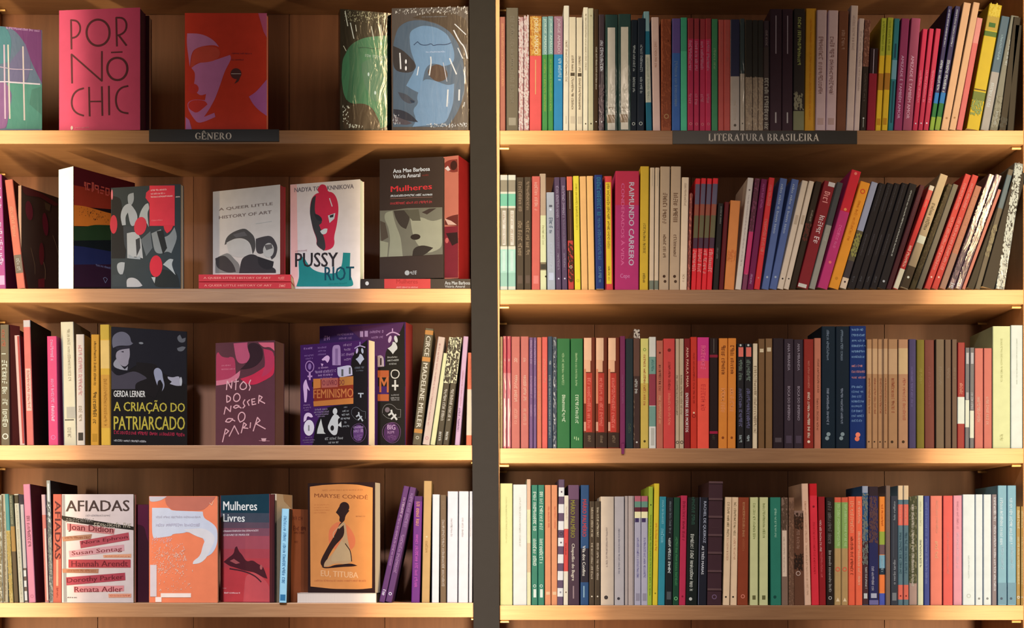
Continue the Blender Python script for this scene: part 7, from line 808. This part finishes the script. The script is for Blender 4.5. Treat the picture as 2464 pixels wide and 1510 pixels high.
('L4',149.0,1188.4,321.1,1189.4,0.0,0.0,0.022000000000000002,0,(170,166,176),(135,67,61),0,'white AFIADAS book with orange spine and women writers names, bottom shelf',[('p',(112,117,127),[(0.003,0.004),(0.041,0.004),(0.07,0.995),(0.023,0.995)]),('t',(55,45,46),(0.053,0.056,0.947,0.158,-0.34),'AFIADAS'),('m',(125,121,129),(0.333,0.187,0.681,0.205)),('p',(21,21,21),[(0,0.197),(0.07,0.205),(1,0.299),(1,0.331),(0.596,0.3),(0.07,0.25),(0,0.237)]),('m',(107,109,112),(0.056,0.221,0.45,0.258)),('m',(136,135,129),(0.45,0.261,0.984,0.309)),('p',(154,102,110),[(0.07,0.268),(0.743,0.319),(0.728,0.372),(0.077,0.33)]),('t',(86,31,42),(0.092,0.285,0.721,0.36,4.16),'Joan Didion'),('p',(132,101,86),[(0.003,0.393),(0.421,0.368),(0.406,0.412),(0.012,0.436)]),('m',(104,58,46),(0.041,0.388,0.392,0.412)),('p',(137,60,76),[(0.249,0.431),(0.933,0.352),(0.944,0.422),(0.263,0.499)]),('t',(77,21,36),(0.275,0.406,0.921,0.445,-7.84),'Nora Ephron'),('p',(164,127,142),[(0.096,0.523),(0.868,0.464),(0.874,0.522),(0.107,0.582)]),('t',(101,47,57),(0.136,0.504,0.842,0.554,-5.34),'Susan Sontag'),('p',(176,133,112),[(0.575,0.561),(0.971,0.55),(0.971,0.584),(0.582,0.585)]),('m',(141,76,55),(0.604,0.567,0.955,0.581)),('p',(138,53,65),[(0.092,0.603),(0.962,0.602),(0.962,0.677),(0.092,0.678)]),('t',(83,21,34),(0.132,0.614,0.924,0.667,-0.34),'Hannah Arendt'),('p',(137,101,84),[(0.006,0.687),(0.516,0.689),(0.509,0.728),(0.012,0.725)]),('m',(112,61,44),(0.07,0.696,0.48,0.716)),('p',(133,51,70),[(0.058,0.767),(0.883,0.724),(0.889,0.793),(0.064,0.841)]),('t',(79,20,33),(0.07,0.757,0.86,0.814,-3.84),'Dorothy Parker'),('p',(171,115,127),[(0.165,0.851),(0.868,0.842),(0.868,0.894),(0.17,0.906)]),('t',(98,38,49),(0.175,0.853,0.848,0.902,-0.34),'Renata Adler'),('p',(178,129,113),[(0.649,0.919),(0.971,0.917),(0.971,0.952),(0.655,0.954)]),('m',(143,68,56),(0.67,0.928,0.955,0.944)),('m',(30,29,37),(0.077,0.947,0.209,0.958))],'spw'),
('L4',358.8,1192.9,523.4,1192.4,0.003,0.002,0.018000000000000002,0,(216,124,90),(60,16,25),0,'orange book with white torn-paper hand collage, bottom shelf',[('p',(176,105,90),[(0.231,0.003),(0.973,0.005),(0.951,0.03),(0.796,0.136),(0.342,0.135),(0.243,0.078)]),('p',(179,180,193),[(0.004,0.003),(0.259,0.003),(0.176,0.042),(0.043,0.056),(0.004,0.042)]),('p',(184,195,216),[(0.043,0.11),(0.298,0.11),(0.32,0.135),(0.785,0.146),(0.796,0.207),(0.918,0.249),(1,0.306),(1,0.448),(0.929,0.54),(0.818,0.575),(0.796,0.49),(0.818,0.405),(0.685,0.362),(0.553,0.334),(0.508,0.348),(0.342,0.355),(0.331,0.376),(0.065,0.397),(0.043,0.347)]),('p',(199,202,211),[(0.508,0.313),(0.796,0.299),(0.929,0.349),(0.973,0.405),(0.885,0.519),(0.829,0.59),(0.741,0.632),(0.641,0.639),(0.641,0.611),(0.752,0.561),(0.785,0.462),(0.829,0.405),(0.685,0.377)]),('x',(204,149,146),(0.043,0.39,0.331,0.44,60)),('x',(210,167,157),(0.043,0.447,0.553,0.696,140)),('x',(213,166,149),(0.11,0.696,0.641,0.902,60)),('x',(212,173,157),(0.099,0.504,0.53,0.731,120)),('p',(197,191,201),[(0.016,0.646),(0.11,0.646),(0.11,0.944),(0.016,0.944)]),('p',(223,214,212),[(0.171,0.912),(0.613,0.912),(0.613,0.951),(0.171,0.951)]),('p',(224,214,214),[(0.093,0.948),(0.182,0.948),(0.182,0.995),(0.093,0.995)]),('m',(172,173,190),(0.099,0.185,0.752,0.206)),('m',(172,173,195),(0.099,0.256,0.752,0.284)),('l',(217,174,149),0.00121,[(0.885,0.065),(0.918,0.086),(0.94,0.044)])],''),
('L4',530.4,1191.4,648.7,1186.4,0.07200000000000001,0.002,0.017,0,(150,64,81),(27,19,24),(81,25,37),'Mulheres Livres book with dusk sky and resting figure, bottom shelf',[('p',(26,59,76),[(0.009,0),(0.996,0),(0.996,0.187),(0.009,0.173)]),('p',(64,74,91),[(0.009,0.163),(0.996,0.178),(1,0.302),(0.017,0.291)]),('p',(92,76,93),[(0.017,0.252),(1,0.264),(1,0.321),(0.017,0.311)]),('p',(122,78,96),[(0.017,0.306),(1,0.317),(1,0.398),(0.026,0.39)]),('p',(156,78,94),[(0.026,0.38),(1,0.388),(1,0.513),(0.026,0.507)]),('p',(164,70,83),[(0.026,0.502),(1,0.508),(1,0.599),(0.034,0.596)]),('p',(172,66,77),[(0.026,0.591),(1,0.594),(1,0.685),(0.043,0.684)]),('p',(182,64,73),[(0.026,0.679),(1,0.68),(1,0.993),(0.047,1)]),('p',(189,83,92),[(0.515,0.752),(0.728,0.704),(1,0.838),(1,0.993),(0.472,0.997)]),('t',(227,236,241),(0.06,0.062,0.753,0.145,1.44),'Mulheres'),('t',(227,237,241),(0.06,0.177,0.504,0.25,1.44),'Livres'),('m',(224,215,227),(0.057,0.327,0.791,0.344)),('m',(224,215,227),(0.057,0.365,0.611,0.382)),('p',(74,34,44),[(0.068,0.625),(0.196,0.577),(0.281,0.548),(0.302,0.489),(0.345,0.48),(0.387,0.529),(0.451,0.558),(0.536,0.626),(0.664,0.607),(0.77,0.646),(0.877,0.666),(0.962,0.781),(0.877,0.771),(0.706,0.723),(0.472,0.704),(0.281,0.675),(0.196,0.665)]),('p',(159,85,92),[(0.196,0.616),(0.281,0.597),(0.409,0.636),(0.323,0.645)]),('l',(74,39,49),0.00294,[(0.196,0.689),(0.472,0.709),(0.706,0.752),(0.834,0.81)]),('e',(169,95,98),(0.834,0.675,0.0034,0.005,0)),('m',(235,208,215),(0.079,0.909,0.409,0.923)),('m',(219,191,197),(0.047,0.871,0.121,0.876))],''),
('L4',740.9,1162.2,902.5,1154.2,0.046,0.003,0.032,1426.9,(33,19,20),(28,16,18),(139,138,137),'black-bordered EU, TITUBA book with orange cover of seated woman, bottom shelf',[('p',(175,121,72),[(0.031,0.031),(0.218,0.018),(0.498,0.011),(0.748,0.019),(0.966,0.049),(0.956,0.954),(0.779,0.966),(0.374,0.963),(0.04,0.942)]),('p',(177,101,70),[(0.312,0.417),(0.452,0.344),(0.607,0.385),(0.717,0.498),(0.701,0.591),(0.53,0.646),(0.312,0.568)]),('m',(145,91,55),(0.218,0.06,0.826,0.074)),('t',(119,70,41),(0.097,0.097,0.896,0.141,2.85),'MARYSE CONDÉ'),('m',(160,101,60),(0.093,0.193,0.327,0.204)),('m',(160,101,60),(0.093,0.217,0.312,0.228)),('m',(160,101,60),(0.093,0.24,0.327,0.252)),('m',(161,101,60),(0.093,0.264,0.28,0.275)),('m',(127,81,51),(0.717,0.3,0.872,0.313)),('e',(36,22,23),(0.548,0.22,0.0109,0.0101,-20.0)),('p',(37,22,23),[(0.421,0.269),(0.483,0.204),(0.623,0.254),(0.561,0.3),(0.553,0.346),(0.506,0.364),(0.467,0.345),(0.483,0.307)]),('p',(39,24,24),[(0.506,0.355),(0.561,0.365),(0.558,0.459),(0.498,0.514),(0.405,0.569),(0.312,0.663),(0.28,0.719),(0.237,0.771),(0.187,0.738),(0.202,0.69),(0.312,0.568),(0.421,0.457),(0.467,0.382)]),('p',(152,130,103),[(0.452,0.401),(0.53,0.355),(0.569,0.375),(0.592,0.497),(0.623,0.59),(0.654,0.647),(0.662,0.712),(0.592,0.74),(0.405,0.729),(0.312,0.757),(0.241,0.762),(0.249,0.719),(0.374,0.644),(0.483,0.542),(0.553,0.459),(0.537,0.383),(0.467,0.42)]),('p',(154,137,110),[(0.498,0.524),(0.561,0.552),(0.639,0.609),(0.654,0.703),(0.467,0.711),(0.374,0.72),(0.343,0.691)]),('l',(41,27,26),0.00189,[(0.561,0.552),(0.6,0.586),(0.639,0.619),(0.657,0.712)]),('p',(35,21,24),[(0.202,0.761),(0.312,0.767),(0.405,0.744),(0.53,0.739),(0.654,0.731),(0.741,0.752),(0.685,0.759),(0.53,0.763),(0.374,0.772),(0.249,0.778)]),('l',(163,141,114),0.00147,[(0.467,0.401),(0.374,0.456),(0.389,0.494)]),('t',(192,156,122),(0.195,0.803,0.755,0.865,2.85),'EU, TITUBA'),('m',(158,94,61),(0.101,0.88,0.872,0.897))],''),
('L4',700.1,1223.6,743.9,1232.7,0.045,0.08,0.02,0,(113,63,40),(99,58,37),0,'brown clothbound book between the light blue spine and the TITUBA cover',[('m',(88,44,32),(0.098,0.073,0.701,0.118)),('m',(81,39,29),(0.126,0.18,0.759,0.231)),('m',(81,39,29),(0.155,0.243,0.701,0.266)),('m',(98,52,35),(0.184,0.337,0.471,0.365))],''),
('L4',665.9,1187.4,703.7,1192.9,0.032,0.09,0.013999999999999999,0,(172,154,128),(200,188,170),0,'cream-edged book behind the light blue spine, bottom shelf',[('p',(156,127,96),[(0.387,0.003),(0.953,0.001),(0.953,0.13),(0.453,0.061)])],''),
('L4',323.1,1213.0,358.3,1216.8,0.045,0.046,0.016,0,(53,16,33),(39,16,24),0,'dark plum book set back between the white AFIADAS and the orange cover',[('p',(81,23,52),[(0.043,0.005),(0.971,0.0),(0.971,0.386),(0.829,0.323),(0.686,0.216),(0.043,0.203)])],'')]
FLATS = [  # colours corrected for local light here too
('L2',477.6,700.0,658.9,676.2,0.13,(203,53,68),'upper of two red A QUEER LITTLE HISTORY OF ART books lying flat',[('t',(243,160,154),(0.053,0.348,0.783,0.696,0.0),'A QUEER LITTLE HISTORY OF ART'),('m',(243,162,158),(0.862,0.319,0.936,0.725))],0.002,''),
('L2',478.1,700.8,677.0,693.1,0.13,(196,51,66),'lower of two red A QUEER LITTLE HISTORY OF ART books lying flat',[('t',(243,152,146),(0.059,0.375,0.791,0.75,0.0),'A QUEER LITTLE HISTORY OF ART'),('m',(243,153,149),(0.868,0.344,0.938,0.781))],0.0,''),
('L2',868.2,1132.2,668.4,692.1,0.12,(26,23,28),'black-spined book lying flat under the Mulheres cover, with red label',[('p',(123,37,48),[(0.214,0),(0.635,0),(0.635,1),(0.214,1)]),('t',(103,21,30),(0.323,0.043,0.52,0.489,0.0),'Mulheres'),('m',(131,113,135),(0.323,0.809,0.523,0.957)),('e',(150,166,195),(0.057,0.468,0.0036,0.004,0)),('t',(114,129,156),(0.766,0.234,0.997,0.596,0.0),'Ana Mae Barbosa'),('t',(109,122,148),(0.766,0.66,0.949,0.915,0.0),'Vitória Amaral')],0.0,''),
('L4',714.5,905.0,1424.9,1448.6,0.13,(183,180,183),'white-paged book lying flat beneath the TITUBA cover',[],0.003,'pages')]

for r in SPINES: spine_book(*r)
for r in FACES: face_book(*r)
for r in FLATS: lying_book(*r)
